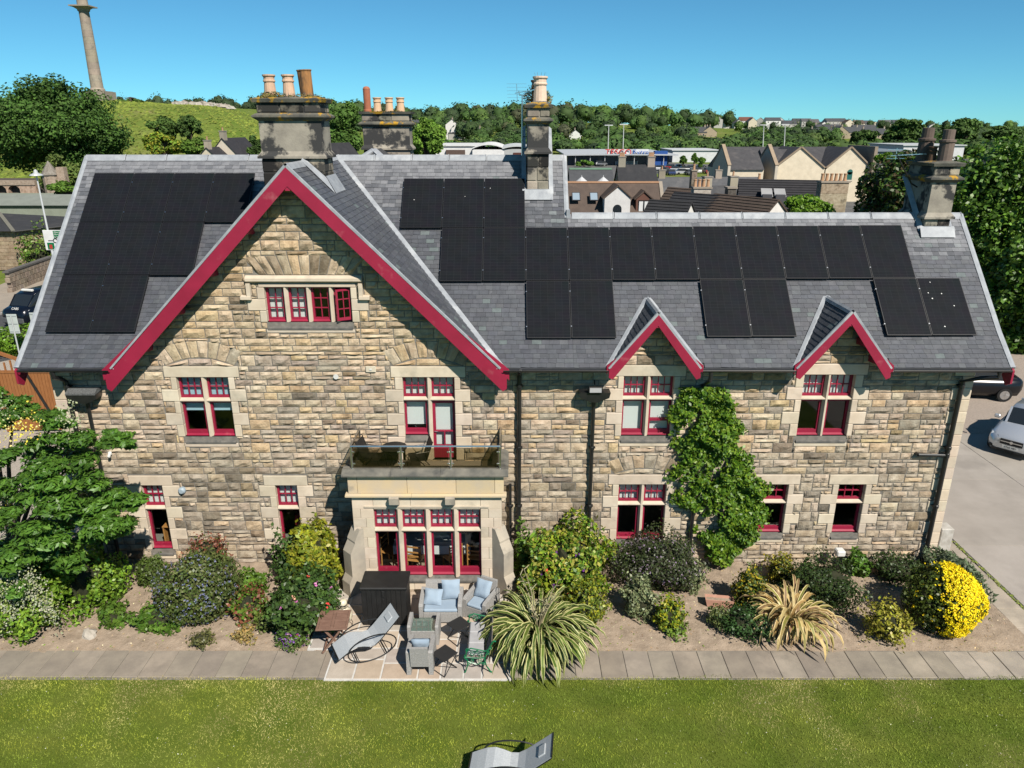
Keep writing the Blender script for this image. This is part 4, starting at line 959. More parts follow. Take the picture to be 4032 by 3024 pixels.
# path of concrete slabs in front of the bed
mb = MB(); mb.box(-17, 15, -4.66, -3.70, -.10, -.012); path = struct(mb.build('garden_path', M_MORTAR))
x = -16.6
slabm = {}
while x < 14.6:
    if not (-4.0 < x + .29 < -.12):
        q = MB(); yo = -.02 * (x / 12); dusty = .9 + .25 * smoothstep(-5, -9, x)
        q.box(x + .006, x + .576, -4.60 + yo, -3.72 + yo, -.045, r6.uniform(.0, .01), vary((1, 1, 1), r6, .09, .015) if x < 9.8 else (1.25, 1.27, 1.3), 0, .008); q.build('slab', M_PATH, path)
    x += .582
# side path, concrete drive
mb = MB(); mb.box(12.46, 13.14, -3.69, 9, -.10, -.012); sp = struct(mb.build('side_path', M_MORTAR)); y = -3.68
while y < 8.5: q = MB(); q.box(12.475, 13.13, y + .005, y + .78, -.045, r6.uniform(.0, .008), vary((1.25, 1.25, 1.25), r6, .06, .01), 0, .008); q.build('slab', M_PATH, sp); y += .79
M_DRIVE = mat('drive_concrete', (.44, .40, .355), (.37, .335, .295), .9, .92, .004, 40, attr=True, spec=.15, third=(.33, .30, .265), tscale=.5, detail=8)
mb = MB(); mb.box(13.19, 46, -20, 9.2, -.2, -.022); dr = struct(mb.build('concrete_drive', M_MORTAR))
for j, (ya, yb) in enumerate(((-19, -9), (-9, -4.2), (-4.2, .9), (.9, 5.2), (5.2, 9.2))):
    for i, (xa, xb) in enumerate(((13.24, 17.6), (17.6, 22), (22, 30), (30, 46))):
        q = MB(); q.box(xa + .008, xb - .008, ya + .008, yb - .008, -.06, -.004 + r6.uniform(0, .006), vary((1, 1, 1), r6, .05, .01), 0, .006); q.build('concrete_panel', M_DRIVE, dr)
q = MB(); q.box(15.2, 17.4, -.95, -.80, -.02, .012); tag(q.build('drain_channel', M_BLACKIRON), 'black slot drain set in the concrete drive', 'drain')
specks('kerb_weeds', 'thin line of weeds between side path and concrete drive', 13.12, 13.22, -4, 6, 500, [(.10, .15, .03), (.16, .20, .05)], .045, 15, .015, 'weeds')
mb = MB(); mb.box(13.15, 48, 9.2, 30, -.2, -.012); gd = struct(mb.build('gravel_yard', mat('pinkish_gravel', (.46, .385, .32), (.36, .30, .25), 14, .97, .02, 70, third=(.27, .24, .20), tscale=.8)))
mb = MB(); mb.box(-27, -12.0, -2, 21, -.25, -.02); struct(mb.build('side_gravel', mat('pale_gravel', (.50, .44, .37), (.40, .35, .295), 14, .97, .02, 70)))
# patio: irregular stone slabs in pale grout
mb = MB(); mb.box(-4.22, -.02, -4.70, -1.3, -.08, .018); mb.box(-4.85, -4.221, -3.69, -1.3, -.08, .018); pat = struct(mb.build('patio', M_GROUT))
def split(x0, x1, y0, y1, d, r):
    w, h = x1 - x0, y1 - y0
    if (w < .95 and h < .75) or d == 0: return [(x0, x1, y0, y1)]
    if w / .9 > h / .7: m = x0 + w * r.choice([.4, .5, .6]); return split(x0, m, y0, y1, d - 1, r) + split(m, x1, y0, y1, d - 1, r)
    m = y0 + h * r.choice([.38, .5, .62]); return split(x0, x1, y0, m, d - 1, r) + split(x0, x1, m, y1, d - 1, r)
PP = [(1, 1, 1), (1.06, 1.02, .97), (1.05, .93, .82), (.93, .93, .96), (1.08, 1.0, .9), (.97, .95, .95)]
for (a, b, c, d) in split(-4.20, -.06, -4.68, -1.34, 6, random.Random(12)) + split(-4.82, -4.20, -3.66, -1.4, 4, random.Random(4)):
    q = MB(); q.box(a + .02, b - .02, c + .02, d - .02, -.02, .026 + r6.uniform(0, .008), vary(r6.choice(PP), r6, .05, .01), 0, .006); q.build('patio_slab', M_PATIO, pat)

# ---------------------------------------------------------------- solar panels
def panelmat():
    m, n, b = _new('solar_cells'); L = n.links.new
    tc = n.nodes.new('ShaderNodeTexCoord'); br = n.nodes.new('ShaderNodeTexBrick'); br.offset = 0; br.inputs['Color1'].default_value = (.0065, .0072, .0095, 1); br.inputs['Color2'].default_value = (.0078, .0086, .0112, 1); br.inputs['Mortar'].default_value = (.018, .019, .022, 1)
    br.inputs['Scale'].default_value = 1; br.inputs['Mortar Size'].default_value = .0022; br.inputs['Brick Width'].default_value = .186; br.inputs['Row Height'].default_value = .0955
    L(tc.outputs['Object'], br.inputs['Vector']); no = n.nodes.new('ShaderNodeTexNoise'); no.inputs['Scale'].default_value = 2.2; no.inputs['Detail'].default_value = 6; L(tc.outputs['Object'], no.inputs[0])
    x = n.nodes.new('ShaderNodeMix'); x.data_type = 'RGBA'; x.blend_type = 'ADD'; x.inputs[0].default_value = .005; L(br.outputs[0], x.inputs[6]); L(no.outputs['Color'], x.inputs[7]); L(x.outputs[2], b.inputs['Base Color'])
    b.inputs['Roughness'].default_value = .34; b.inputs['Specular IOR Level'].default_value = .05; return m
M_PANEL = panelmat(); M_FRAME = mat('black_anodised_frame', (.018, .018, .02), None, rough=.4, spec=.5)
ORD = ['first', 'second', 'third', 'fourth', 'fifth', 'sixth', 'seventh', 'eighth', 'ninth', 'tenth', 'last']
PR = Matrix(((1, 0, 0), (0, math.sqrt(.5), -math.sqrt(.5)), (0, math.sqrt(.5), math.sqrt(.5))))
gm = MB(); gm.box(.012, PW - .012, .012, PH - .012, -.004, .002); fm = MB(); e = .012
for bx in ((0, PW, 0, e), (0, PW, PH - e, PH), (0, e, e, PH - e), (PW - e, PW, e, PH - e)): fm.box(bx[0], bx[1], bx[2], bx[3], -.035, .005)
km = MB(); km.box(-.034, -.006, -.013, .013, -.06, .008)
rmh = MB()
for yy in (.33, PH - .33): rmh.box(.02, PW - .02, yy - .02, yy + .02, -.115, -.036)
proto = None; splat = random.Random(3)
low_of = {2: 'under the second pair of', 3: '', 6: '', 7: '', 10: '', 11: ''}
for k, (px, py, arr, row, i) in enumerate(PANELS):
    if arr == 'left': lab = f'black solar panel, {ORD[i]} from the left in the {row} row on the left roof slope'
    elif row == 'bottom': lab = f"black solar panel, {'left' if i in (2, 6, 10) else 'right'} one of the pair {({2: 'left of the first dormer', 3: 'left of the first dormer', 6: 'between the two dormers', 7: 'between the two dormers', 10: 'right of the second dormer', 11: 'right of the second dormer'})[i]}"
    elif row == 'top': lab = f'black solar panel, {ORD[i]} from the left in the short top row beside the narrow chimney'
    else: lab = f'black solar panel, {ORD[i]} from the left in the long row of eleven'
    o = thing('solar_panel', lab, 'solar panel', group='solar panels on the roof'); o.matrix_basis = Matrix.Translation((px, py, 6.38 + py + .17)) @ PR.to_4x4()
    if proto is None:
        a = gm.build('glass', M_PANEL); b = fm.build('frame', M_FRAME); c = rmh.build('mounting_rail', M_FRAME); proto = (a.data, b.data, c.data); parts = (a, b, c)
    else: parts = [bpy.data.objects.new(nm, me) for nm, me in zip(('glass', 'frame', 'mounting_rail'), proto)]; [COL.objects.link(q) for q in parts]
    for q in parts: q.parent = o
    for (cx, cy) in ((-.003, .33), (-.003, PH - .33)):
        q = km.build('clamp', M_STEEL); q.location = (cx + .02, cy, 0); q.parent = o
    if row == 'bottom' and i == 11 or row == 'top' and arr == 'right':
        q = MB()
        for _ in range(6 if row == 'bottom' else 1): x, y, s = splat.uniform(.15, .9), splat.uniform(.2, 1.6), splat.uniform(.009, .02); q.lathe([(s, .0028), (s * .6, .004)], (x, y, 0), 7)
        q.build('bird_droppings', M_WHITE).parent = o

# ---------------------------------------------------------------- fixtures on the wall
def hopper(x, z, w): q = MB(); q.prism([(x - w / 2, z + .16), (x - w / 2 + .03, z + .02), (x - .10, z - .10), (x + .10, z - .10), (x + w / 2 - .03, z + .02), (x + w / 2, z + .16)], -.34, -.02, axis='y'); q.build('rain_hopper', M_BLACKIRON, house)
hopper(2.13, 5.10, .80); hopper(-11.06, 5.06, .80)
q = MB(); q.prism([(-.36, 5.20), (-.02, 5.24), (-.02, 5.30), (-.2, 5.33), (-.36, 5.25)], -11.44, -10.68, axis='x'); q.build('hopper_netting', mat('grey_netting', (.16, .17, .17), (.07, .07, .07), 30, .9), house)
fl = thing('floodlight', 'black floodlight on the rain hopper under the eaves', 'floodlight', (2.13, -.30, 5.28))
q = MB(); q.box(1.95, 2.31, -.42, -.30, 5.28, 5.44, bev=.02); q.build('housing', M_BLACKIRON, fl); q = MB(); q.box(1.98, 2.28, -.426, -.418, 5.30, 5.42); q.build('lens', M_CUSHG, fl); q = MB(); q.bar((2.13, -.3, 5.36), (2.13, -.02, 5.5), .03, .03); q.build('arm', M_BLACKIRON, fl)
cc = thing('security_camera', 'small white security camera on the left of the front wall', 'camera', at(437, 1780, 0)); p = at(437, 1780, 0)
q = MB(); q.lathe([(.05, 0), (.05, .06), (.03, .08)], (p.x, -.06, p.z - .04), 10); q.build('base', M_WHITE, cc); q = MB(); q.bar((p.x, -.05, p.z), (p.x + .03, -.2, p.z - .06), .07, .07, bev=.015); q.build('body', M_WHITE, cc)
p = at(720, 1928, 0); wl = thing('wall_light', 'round grey bulkhead light between the two ground floor windows', 'light', (p.x, -.03, p.z))
q = MB(); q.tube([(p.x, .0, p.z), (p.x, -.08, p.z), (p.x, -.13, p.z)], [.10, .10, .06], 14); q.build('lamp_body', mat('blue_grey_plastic', (.36, .44, .50), None, rough=.5), wl)
for nm, px, py, w, h, lb in (('wall_vent', 1461, 1452, .26, .16, 'cream plastic vent beside the balcony window'), ('pipe_outlet', 1325, 1480, .10, .10, 'dark flue hole in the gable wall')):
    p = at(px, py, 0); o = thing(nm, lb, 'vent', (p.x, -.03, p.z)); q = MB()
    if nm == 'wall_vent': q.box(p.x - w / 2, p.x + w / 2, -.06, -.02, p.z - h / 2, p.z + h / 2, (.78, .70, .55), 0, .01); q.build('plate', M_ATTR, o); q = MB(); q.box(p.x - .03, p.x + .03, -.075, -.06, p.z - .02, p.z + .02); q.build('knob', M_WHITE, o)
    else: q.tube([(p.x, .02, p.z), (p.x, -.07, p.z)], .055, 12); q.build('outlet', M_BLACKIRON, o); q = MB(); q.tube([(p.x, -.068, p.z), (p.x, -.074, p.z)], .07, 12); q.build('rim', M_WHITE, o)
# low rendered pier at the right-hand corner
q = MB(); q.box(12.08, 12.44, .10, .50, -.05, 1.02, (.62, .60, .55), 0, .02)
pier = tag(q.build('garden_pier', mat('limewashed_render', (.60, .57, .52), (.44, .41, .36), 5, .95, .01, 25)), 'low whitewashed stone pier at the right corner of the house', 'pier')
gl = thing('garden_light', 'small white garden lamp on a black post by the wall', 'garden lamp', (9.05, -.42, 0)); q = MB(); q.tube([(9.05, -.42, 0), (9.05, -.42, .52)], .028, 8); q.build('post', M_BLACKIRON, gl); q = MB(); q.box(8.93, 9.17, -.54, -.30, .52, .70, bev=.03); q.build('lamp_head', M_WHITE, gl)
# ---------------------------------------------------------------- patio furniture
PZ = .036
def place(o, x, y, rz_, z=PZ): o.location = (x, y, z); o.rotation_euler = (0, 0, rz_)
def bx(name, par, m, x0, x1, y0, y1, z0, z1, bev=.01): q = MB(); q.box(x0, x1, y0, y1, z0, z1, (1, 1, 1), 0, bev); o = q.build(name, m); o.parent = par; return o
def pillow(name, par, m, w, h, t, mtx, seed=0, crease=.0):
    r = random.Random(seed); n = 9; vs = []; 
    for s in (1, -1):
        for j in range(n):
            for i in range(n):
                u, v = -1 + 2 * i / (n - 1), -1 + 2 * j / (n - 1); k = (1 - u ** 4) * (1 - v ** 4); pin = 1 - .10 * (1 - abs(u)) * abs(v) ** 2
                vs.append((u * w / 2 * (1 - .07 * (1 - v * v) * 0 - .06 * (1 - abs(v)) * abs(u)), v * h / 2 * (1 - .06 * (1 - abs(u)) * abs(v)), s * (t / 2 * max(k, 0) ** .5 + (r.uniform(-.012, .012) if k > .2 else 0))))
    fs = []
    for s in range(2):
        for j in range(n - 1):
            for i in range(n - 1):
                a = s * n * n + j * n + i; f = (a, a + 1, a + n + 1, a + n); fs.append(f if s == 0 else f[::-1])
    vs = [mtx @ Vector(v) for v in vs]; q = MB(); q.raw(vs, fs); o = q.build(name, m, None, True); o.parent = par; return o
def TR(x, y, z, rx=0, ry=0, rz_=0): return Matrix.Translation((x, y, z)) @ Matrix.Rotation(rz_, 4, 'Z') @ Matrix.Rotation(ry, 4, 'Y') @ Matrix.Rotation(rx, 4, 'X')
def wicker_seat(name, label, w, pillows, seat=True, cushm=M_CUSH, cat='armchair', back=.78, dp=.70):
    o = thing(name, label, cat); t = .10
    bx('front_panel', o, M_WICKER, -w / 2 + t, w / 2 - t, -.02, .03, .05, .34); bx('seat_base', o, M_WICKER, -w / 2 + t, w / 2 - t, .03, dp - .08, .26, .34)
    for s in (-1, 1):
        q = MB(); q.prism([(-.03, 0), (dp, 0), (dp, .60), (dp - .05, .63), (.02, .57), (-.03, .52)], s * w / 2 - (t if s > 0 else 0), s * w / 2 + (t if s < 0 else 0), axis='x'); q.build('arm', M_WICKER).parent = o
    q = MB(); q.prism([(dp - .10, .34), (dp - .04, .24), (dp + .02, .24), (dp + .08, back), (dp + .02, back)], -w / 2 + t, w / 2 - t, axis='x'); q.build('backrest', M_WICKER).parent = o
    if seat: q = MB(); q.box(-w / 2 + t + .01, w / 2 - t - .01, -.03, dp - .12, .345, .44, (1, 1, 1), 0, .03); q.build('seat_cushion', cushm).parent = o
    for i, (pw, ph, m) in enumerate(pillows): pillow('back_cushion', o, cushm, pw, ph, .15, m, i + 3)
    return o
sofa = wicker_seat('wicker_sofa', 'grey wicker two-seat sofa with pale blue cushions below the bay window', 1.06, [(.46, .40, TR(-.20, .28, .60, R(48), 0, R(-8))), (.46, .50, TR(.23, .44, .70, R(72), 0, R(4)))], cat='sofa')
place(sofa, -1.765, -2.76, 0)
ar = wicker_seat('wicker_armchair', 'grey wicker armchair with blue cushions between sofa and variegated flax', .66, [(.44, .46, TR(.0, .42, .66, R(62)))]); place(ar, -.93, -2.60, R(-28))
ab = wicker_seat('wicker_armchair', 'grey wicker armchair seen from behind at the lawn edge of the patio', .60, [(.42, .38, TR(.0, .40, .60, R(72)))]); place(ab, -2.07, -3.86, R(180))
ct = thing('wicker_coffee_table', 'grey wicker coffee table with greenish glass top behind the rear-facing armchair', 'coffee table', (-2.11, -3.50, PZ)); w = .74
for s in (-1, 1): q = MB(); q.prism([(-.05, 0), (.52, 0), (.52, .50), (.48, .54), (-.02, .54), (-.05, .50)], s * w / 2 - (.08 if s > 0 else 0), s * w / 2 + (.08 if s < 0 else 0), axis='x'); q.build('side_panel', M_WICKER).parent = ct
bx('apron', ct, M_WICKER, -w / 2 + .08, w / 2 - .08, -.03, .02, .10, .38); bx('shelf', ct, M_WICKER, -w / 2 + .08, w / 2 - .08, .02, .50, .30, .345); bx('glass_top', ct, M_CLEAR, -w / 2 + .085, w / 2 - .085, -.03, .47, .385, .393, .002)
# black folding side tables
def side_table(label, x, y, rz_):
    o = thing('folding_side_table', label, 'side table', group='black folding tables'); s = .43
    bx('table_top', o, mat('black_textilene', (.02, .02, .02), (.028, .028, .028), 90, .7), -s / 2, s / 2, -s / 2, s / 2, .43, .445, .005)
    for a in (-1, 1):
        q = MB(); q.tube([(-.20, a * .19, .01), (.20, a * .19, .43)], .010, 6); q.tube([(.20, a * .17, .01), (-.20, a * .17, .43)], .010, 6); q.build('leg', M_BLACKIRON).parent = o
    for x0, yy in ((-.20, .19), (.20, .17)): q = MB(); q.tube([(x0, -yy, .012), (x0, yy, .012)], .010, 6); q.build('foot_bar', M_BLACKIRON).parent = o
    place(o, x, y, rz_); return o
side_table('black folding table in front of the sofa', -1.27, -3.34, R(42)); side_table('black folding table beside the rear-facing armchair', -1.52, -4.37, R(48))
# bench with cast-iron ends (faces left)
be = thing('garden_bench', 'slatted garden bench with green cast-iron ends and three grey seat pads', 'bench', (-.80, -3.86, PZ))
for k in range(4): bx('seat_slat', be, M_GREYWOOD, -.22 + .105 * k, -.13 + .105 * k, -.60, .60, .40, .425, .004)
for k in range(4): q = MB(); q.obox(TR(.235 + .035 * k, 0, .50 + .095 * k, 0, R(20), 0), .02, 1.20, .075, (1, 1, 1), 0, .004); q.build('back_slat', M_GREYWOOD).parent = be
for k in range(3): q = MB(); q.box(-.20, .17, -.575 + .385 * k, -.20 + .385 * k, .427, .475, (1, 1, 1), 0, .03); q.build('seat_pad', M_CUSHG).parent = be
def scroll(q, cx, cz, r0, y, turns=1.6, a0=0, r1=.008, sgn=1):
    pts = []; n = 22
    for k in range(n + 1): t = k / n; rr = r0 * (1 - .82 * t); a = a0 + sgn * turns * 2 * math.pi * t; pts.append((cx + rr * math.cos(a), y, cz + rr * math.sin(a)))
    q.tube(pts, r1, 5)
for s in (-1, 1):
    y = s * .615; q = MB()
    q.tube([(-.27, y, 0), (-.25, y, .03), (-.20, y, .20), (-.20, y, .33), (-.27, y, .41), (-.26, y, .47)], [.022, .017, .015, .017, .02, .016], 7)                  # front leg
    q.tube([(.34, y, 0), (.31, y, .03), (.22, y, .18), (.18, y, .38), (.26, y, .60), (.36, y, .82), (.40, y, .86), (.44, y, .84)], [.022, .017, .015, .017, .017, .017, .022, .016], 7)  # rear leg and back
    q.tube([(-.27, y, .42), (0, y, .39), (.18, y, .40)], .014, 6); q.tube([(-.20, y, .30), (0, y, .22), (.20, y, .28)], .012, 6)
    q.tube([(-.24, y, .44), (-.22, y, .60), (-.12, y, .66), (.05, y, .62), (.20, y, .58), (.27, y, .62)], .015, 6); scroll(q, -.20, .60, .06, y, 1.3, 0)
    for (cx, cz, rr, sg) in ((-.08, .52, .075, 1), (.09, .50, .07, -1), (-.09, .31, .055, 1), (.07, .31, .055, -1), (.02, .56, .045, 1), (.27, .52, .05, 1), (.17, .24, .045, -1), (-.16, .23, .04, 1), (.31, .66, .045, -1)): scroll(q, cx, cz, rr, y, 1.5, 1.0, .008, sg)
    q.build('cast_iron_end', M_GREENIRON).parent = be
# rocking sun loungers
def lounger(label, foot, head, grp='rocking sun loungers'):
    f, h = Vector(foot), Vector(head); d = h - f; ang = math.atan2(d.y, d.x); L = math.hypot(d.x, d.y)
    o = thing('rocking_sun_lounger', label, 'sun lounger', (f.x, f.y, PZ if f.y > -4.7 else .0), ang, grp); W = .58; k = L / 1.50
    ctl = [(0, .30), (.14, .38), (.30, .46), (.45, .49), (.60, .45), (.74, .39), (.88, .40), (1.02, .50), (1.20, .67), (1.38, .84), (1.50, .96)]
    ctl = [(a * k, z) for a, z in ctl]; q = MB()
    up = [(a, z + .006) for a, z in ctl]; dn = [(a, z - .006) for a, z in ctl][::-1]
    for i in range(len(ctl) - 1):
        (a, z), (b, zz) = ctl[i], ctl[i + 1]; q.poly([(a, -W / 2, z), (b, -W / 2, zz), (b, W / 2, zz), (a, W / 2, z)]); q.poly([(a, -W / 2, z - .012), (a, W / 2, z - .012), (b, W / 2, zz - .012), (b, -W / 2, zz - .012)])
        for s in (-1, 1): q.poly([(a, s * W / 2, z), (a, s * W / 2, z - .012), (b, s * W / 2, zz - .012), (b, s * W / 2, zz)])
    q.build('sling', M_SLING).parent = o
    (a, z), (b, zz) = ctl[-3], ctl[-2]; q = MB(); m_ = TR((a + b) / 2 + .03, 0, (z + zz) / 2 + .045, 0, -math.atan2(zz - z, b - a), 0); q.obox(m_, .17, .26, .035, (1, 1, 1), 0, .015); q.build('head_pillow', M_SLING).parent = o
    q = MB(); q.tube([(0, -W / 2, .295), (0, W / 2, .295)], .02, 6); q.build('end_bar', M_BLACKIRON).parent = o; q = MB(); q.tube([(ctl[-1][0], -W / 2, .955), (ctl[-1][0], W / 2, .955)], .014, 6); q.build('end_bar', M_BLACKIRON).parent = o
    for s in (-1, 1):
        y = s * (W / 2 + .02); cx = .80 * k; q = MB()
        q.tube([(cx + .58 * k * math.cos(t), y, .335 + .325 * math.sin(t) - .0) for t in [2 * math.pi * i / 30 for i in range(31)]], .016, 7)
        q.tube([(x_, y - s * .015, z_ - .02) for x_, z_ in ctl], .012, 6); q.build('rocker_hoop', M_BLACKIRON).parent = o
    for x_, z_ in ((.42, .10), (.47, .08), (1.12, .09), (1.18, .11)): q = MB(); q.tube([(x_ * k, -W / 2 - .02, z_), (x_ * k, W / 2 + .02, z_)], .011, 6); q.build('cross_bar', M_BLACKIRON).parent = o
    return o
c2 = lambda x, y: (1150 + x / 1.8433, 2200 + y / 1.8433)
lounger('silver-grey rocking sun lounger on the patio in front of the black cabinet', gr(*c2(312, 683), .32), gr(*c2(748, 368), .98))
lounger('silver-grey rocking sun lounger on the lawn at the bottom edge', gr(*c2(1288, 1490), .32), gr(*c2(1890, 1342), .98))
# storage cabinet
cb = thing('storage_cabinet', 'black plastic garden storage cabinet against the bay window', 'cabinet', (-3.13, -2.50, PZ))
for k in range(9): bx('front_board', cb, M_BLACKPL, -.54 + .12 * k, -.54 + .12 * k + .117, -.345, -.31, .04, 1.04, .006)
for s in (-1, 1):
    for k in range(6): bx('side_board', cb, M_BLACKPL, *(sorted((s * .545, s * .51))), -.305 + .106 * k, -.305 + .106 * k + .103, .04, 1.04, .006)
bx('carcass', cb, M_BLACKPL, -.505, .505, -.305, .33, .0, 1.03, .01); bx('lid', cb, M_BLACKPL, -.575, .575, -.375, .375, 1.045, 1.12, .018)
bx('latch', cb, M_BLACKIRON, -.03, .03, -.375, -.345, .86, 1.02, .006); bx('door_handle', cb, M_BLACKIRON, -.02, .02, -.37, -.345, .68, .80, .006)
# slatted wooden table
tb = thing('slatted_wooden_table', 'square brown slatted folding table by the rose bush', 'table', (-4.20, -3.545, PZ), R(4)); S = .36
for bxx in ((-S, S, -S, -S + .05), (-S, S, S - .05, S), (-S, -S + .05, -S + .05, S - .05), (S - .05, S, -S + .05, S - .05), (-.035, .035, -S + .05, S - .05), (-S + .05, -.035, -.03, .03), (.035, S - .05, -.03, .03)): bx('table_frame', tb, M_TIMBER, *bxx, .69, .72, .003)
for sx in (-1, 1):
    for sy in (-1, 1):
        for k in range(6): a, b = sorted((sx * .04, sx * (S - .055))); c, d = sorted((sy * (.04 + .045 * k), sy * (.04 + .045 * k + .032))); bx('slat', tb, M_TIMBER, a, b, c, d, .696, .715, .002)
        for xx in (.13, .22): a, b = sorted((sx * xx, sx * (xx + .018))); c, d = sorted((sy * .035, sy * (S - .055))); bx('slat', tb, M_TIMBER, a, b, c, d, .684, .694, .002)
for s in (-1, 1):
    q = MB(); q.bar((-.27, s * .27, .0), (.24, s * .27, .69), .03, .045); q.build('leg', M_TIMBER).parent = tb; q = MB(); q.bar((.27, s * .235, .0), (-.24, s * .235, .69), .03, .045); q.build('leg', M_TIMBER).parent = tb
for x_ in (-.22, .22): bx('stretcher', tb, M_TIMBER, x_ - .02, x_ + .02, -.25, .25, .05, .09, .003)
# cream ceramic chiminea
ch_ = thing('chiminea', 'small cream glazed chiminea with a black mouth on iron legs behind the wooden table', 'chiminea', (-4.12, -2.90, PZ)); M_GLAZE = mat('cream_glaze', (.80, .73, .55), (.72, .64, .46), 6, .25, spec=.5)
q = MB(); q.lathe([(.06, .16), (.15, .20), (.205, .32), (.205, .42), (.16, .52), (.10, .57), (.09, .60)], (0, 0, 0), 20); q.build('body', M_GLAZE, None, True).parent = ch_
q = MB(); q.lathe([(.088, .595), (.10, .60), (.10, .68), (.088, .685)], (0, 0, 0), 20); q.build('black_collar', M_BLACKPL, None).parent = ch_
q = MB(); q.lathe([(.095, .685), (.105, .70), (.10, .76), (.07, .80), (.02, .81)], (0, 0, 0), 20); q.build('lid', M_GLAZE, None, True).parent = ch_
q = MB(); q.obox(TR(.10, -.165, .37, R(4), 0, R(32)), .15, .05, .16, (1, 1, 1), 0, .03); q.build('mouth', M_BLACKIRON).parent = ch_
for k in range(10): a = -2.6 + .28 * k; q = MB(); q.obox(TR(.101 * math.cos(a), .101 * math.sin(a), .64, 0, 0, a), .006, .012, .03 + .015 * (k % 3)); q.build('collar_mark', M_GLAZE).parent = ch_
for k in range(3): a = 2.1 * k + .4; q = MB(); q.tube([(.14 * math.cos(a), .14 * math.sin(a), .25), (.20 * math.cos(a), .20 * math.sin(a), .10), (.17 * math.cos(a), .17 * math.sin(a), .0)], .008, 6); q.build('leg', M_BLACKIRON).parent = ch_
# terracotta trough
tr = thing('terracotta_trough', 'pink terracotta plant trough lying in the soil bed', 'plant trough', (5.34, -2.0, .03), R(-8)); q = MB(); a, b, c, d = .36, .13, .30, .10
o_ = [(-c, -d, 0), (c, -d, 0), (c, d, 0), (-c, d, 0)]; t_ = [(-a, -b, .22), (a, -b, .22), (a, b, .22), (-a, b, .22)]; i_ = [(-a + .025, -b + .025, .22), (a - .025, -b + .025, .22), (a - .025, b - .025, .22), (-a + .025, b - .025, .22)]; j_ = [(x * .97, y * .9, .16) for x, y, z in i_]
q.raw(o_ + t_ + i_ + j_, [(3, 2, 1, 0)] + [(k, (k + 1) % 4, (k + 1) % 4 + 4, k + 4) for k in range(4)] + [(4 + k, 4 + (k + 1) % 4, 8 + (k + 1) % 4, 8 + k) for k in range(4)] + [(8 + k, 8 + (k + 1) % 4, 12 + (k + 1) % 4, 12 + k) for k in range(4)]); q.build('trough', mat('pink_terracotta', (.60, .34, .25), (.52, .28, .2), 5, .85)).parent = tr
q = MB(); q.poly([tuple(v) for v in j_]); q.build('compost', M_SOIL).parent = tr
# ---- on the balcony: round table and two sling chairs
BZ = 3.203
bt = thing('balcony_table', 'round dark table on the balcony behind smoked glass', 'table', (-3.05, -.66, BZ)); q = MB(); q.lathe([(.33, .66), (.34, .67), (.34, .69), (.33, .70)], (0, 0, 0), 22); q.build('table_top', M_BLACKPL).parent = bt
for k in range(3): a = 2.1 * k + .3; q = MB(); q.tube([(.26 * math.cos(a), .26 * math.sin(a), 0), (.04 * math.cos(a + .5), .04 * math.sin(a + .5), .36), (.24 * math.cos(a + 1.), .24 * math.sin(a + 1.), .66)], .012, 6); q.build('leg', M_BLACKIRON).parent = bt
def sling_chair(x, y, rz_, label):
    o = thing('sling_chair', label, 'chair', (x, y, BZ), rz_, 'chairs on the balcony')
    q = MB(); q.prism([(-.22, .40), (.20, .37), (.20, .38), (-.22, .41)], -.23, .23, axis='x'); q.build('seat', M_BLACKPL).parent = o
    q = MB(); q.prism([(.20, .37), (.36, .86), (.37, .86), (.21, .37)], -.23, .23, axis='x'); q.build('backrest', M_BLACKPL).parent = o
    for s in (-1, 1):
        q = MB(); q.tube([(s * .25, -.26, 0), (s * .25, -.20, .41), (s * .25, .20, .38), (s * .25, .37, .88)], .012, 6); q.build('leg', M_BLACKIRON).parent = o; q = MB(); q.tube([(s * .25, .34, 0), (s * .25, .0, .40), (s * .25, -.12, .60), (s * .25, .28, .62)], .012, 6); q.build('leg', M_BLACKIRON).parent = o
    return o
sling_chair(-3.60, -.62, R(80), 'dark sling chair left of the balcony table'); sling_chair(-2.45, -.62, R(-75), 'dark sling chair right of the balcony table')
# ---- dining room seen through the bay
dt = thing('dining_table', 'dining table under a white cloth inside the bay window', 'table', (-2.2, -.05, .125)); bx('table_top', dt, M_TIMBER, -1.0, 1.0, -.40, .40, .70, .73); bx('tablecloth', dt, M_BLIND, -1.06, 1.06, -.46, .46, .732, .738, .002)
for s in (-1, 1):
    bx('cloth_drop', dt, M_BLIND, -1.06, 1.06, s * .465 - .004, s * .465 + .004, .48, .738, .001)
    for t in (-1, 1): bx('leg', dt, M_TIMBER, s * .9 - .03, s * .9 + .03, t * .32 - .03, t * .32 + .03, 0, .70)
M_OAK = mat('honey_oak', (.55, .27, .085), (.46, .21, .06), 5, .5, stretch=(6, 6, 1))
def dchair(x, y, rz_, label):
    o = thing('dining_chair', label, 'chair', (x, y, .125), rz_, 'dining chairs in the bay')
    bx('seat', o, M_OAK, -.21, .21, -.20, .20, .43, .46)
    for s in (-1, 1): bx('leg', o, M_OAK, s * .19 - .018, s * .19 + .018, -.20, -.165, 0, .43); bx('leg', o, M_OAK, s * .19 - .018, s * .19 + .018, .165, .20, 0, .92)
    for z in (.56, .68, .84): bx('back_rail', o, M_OAK, -.17, .17, .172, .192, z, z + .055)
    return o
dchair(-3.38, -.25, R(68), 'oak dining chair behind the leftmost bay light'); dchair(-2.62, -.62, R(168), 'oak dining chair behind the second bay light'); dchair(-1.62, -.60, R(215), 'oak dining chair behind the third bay light'); dchair(-1.0, -.55, R(172), 'oak dining chair behind the rightmost bay light')
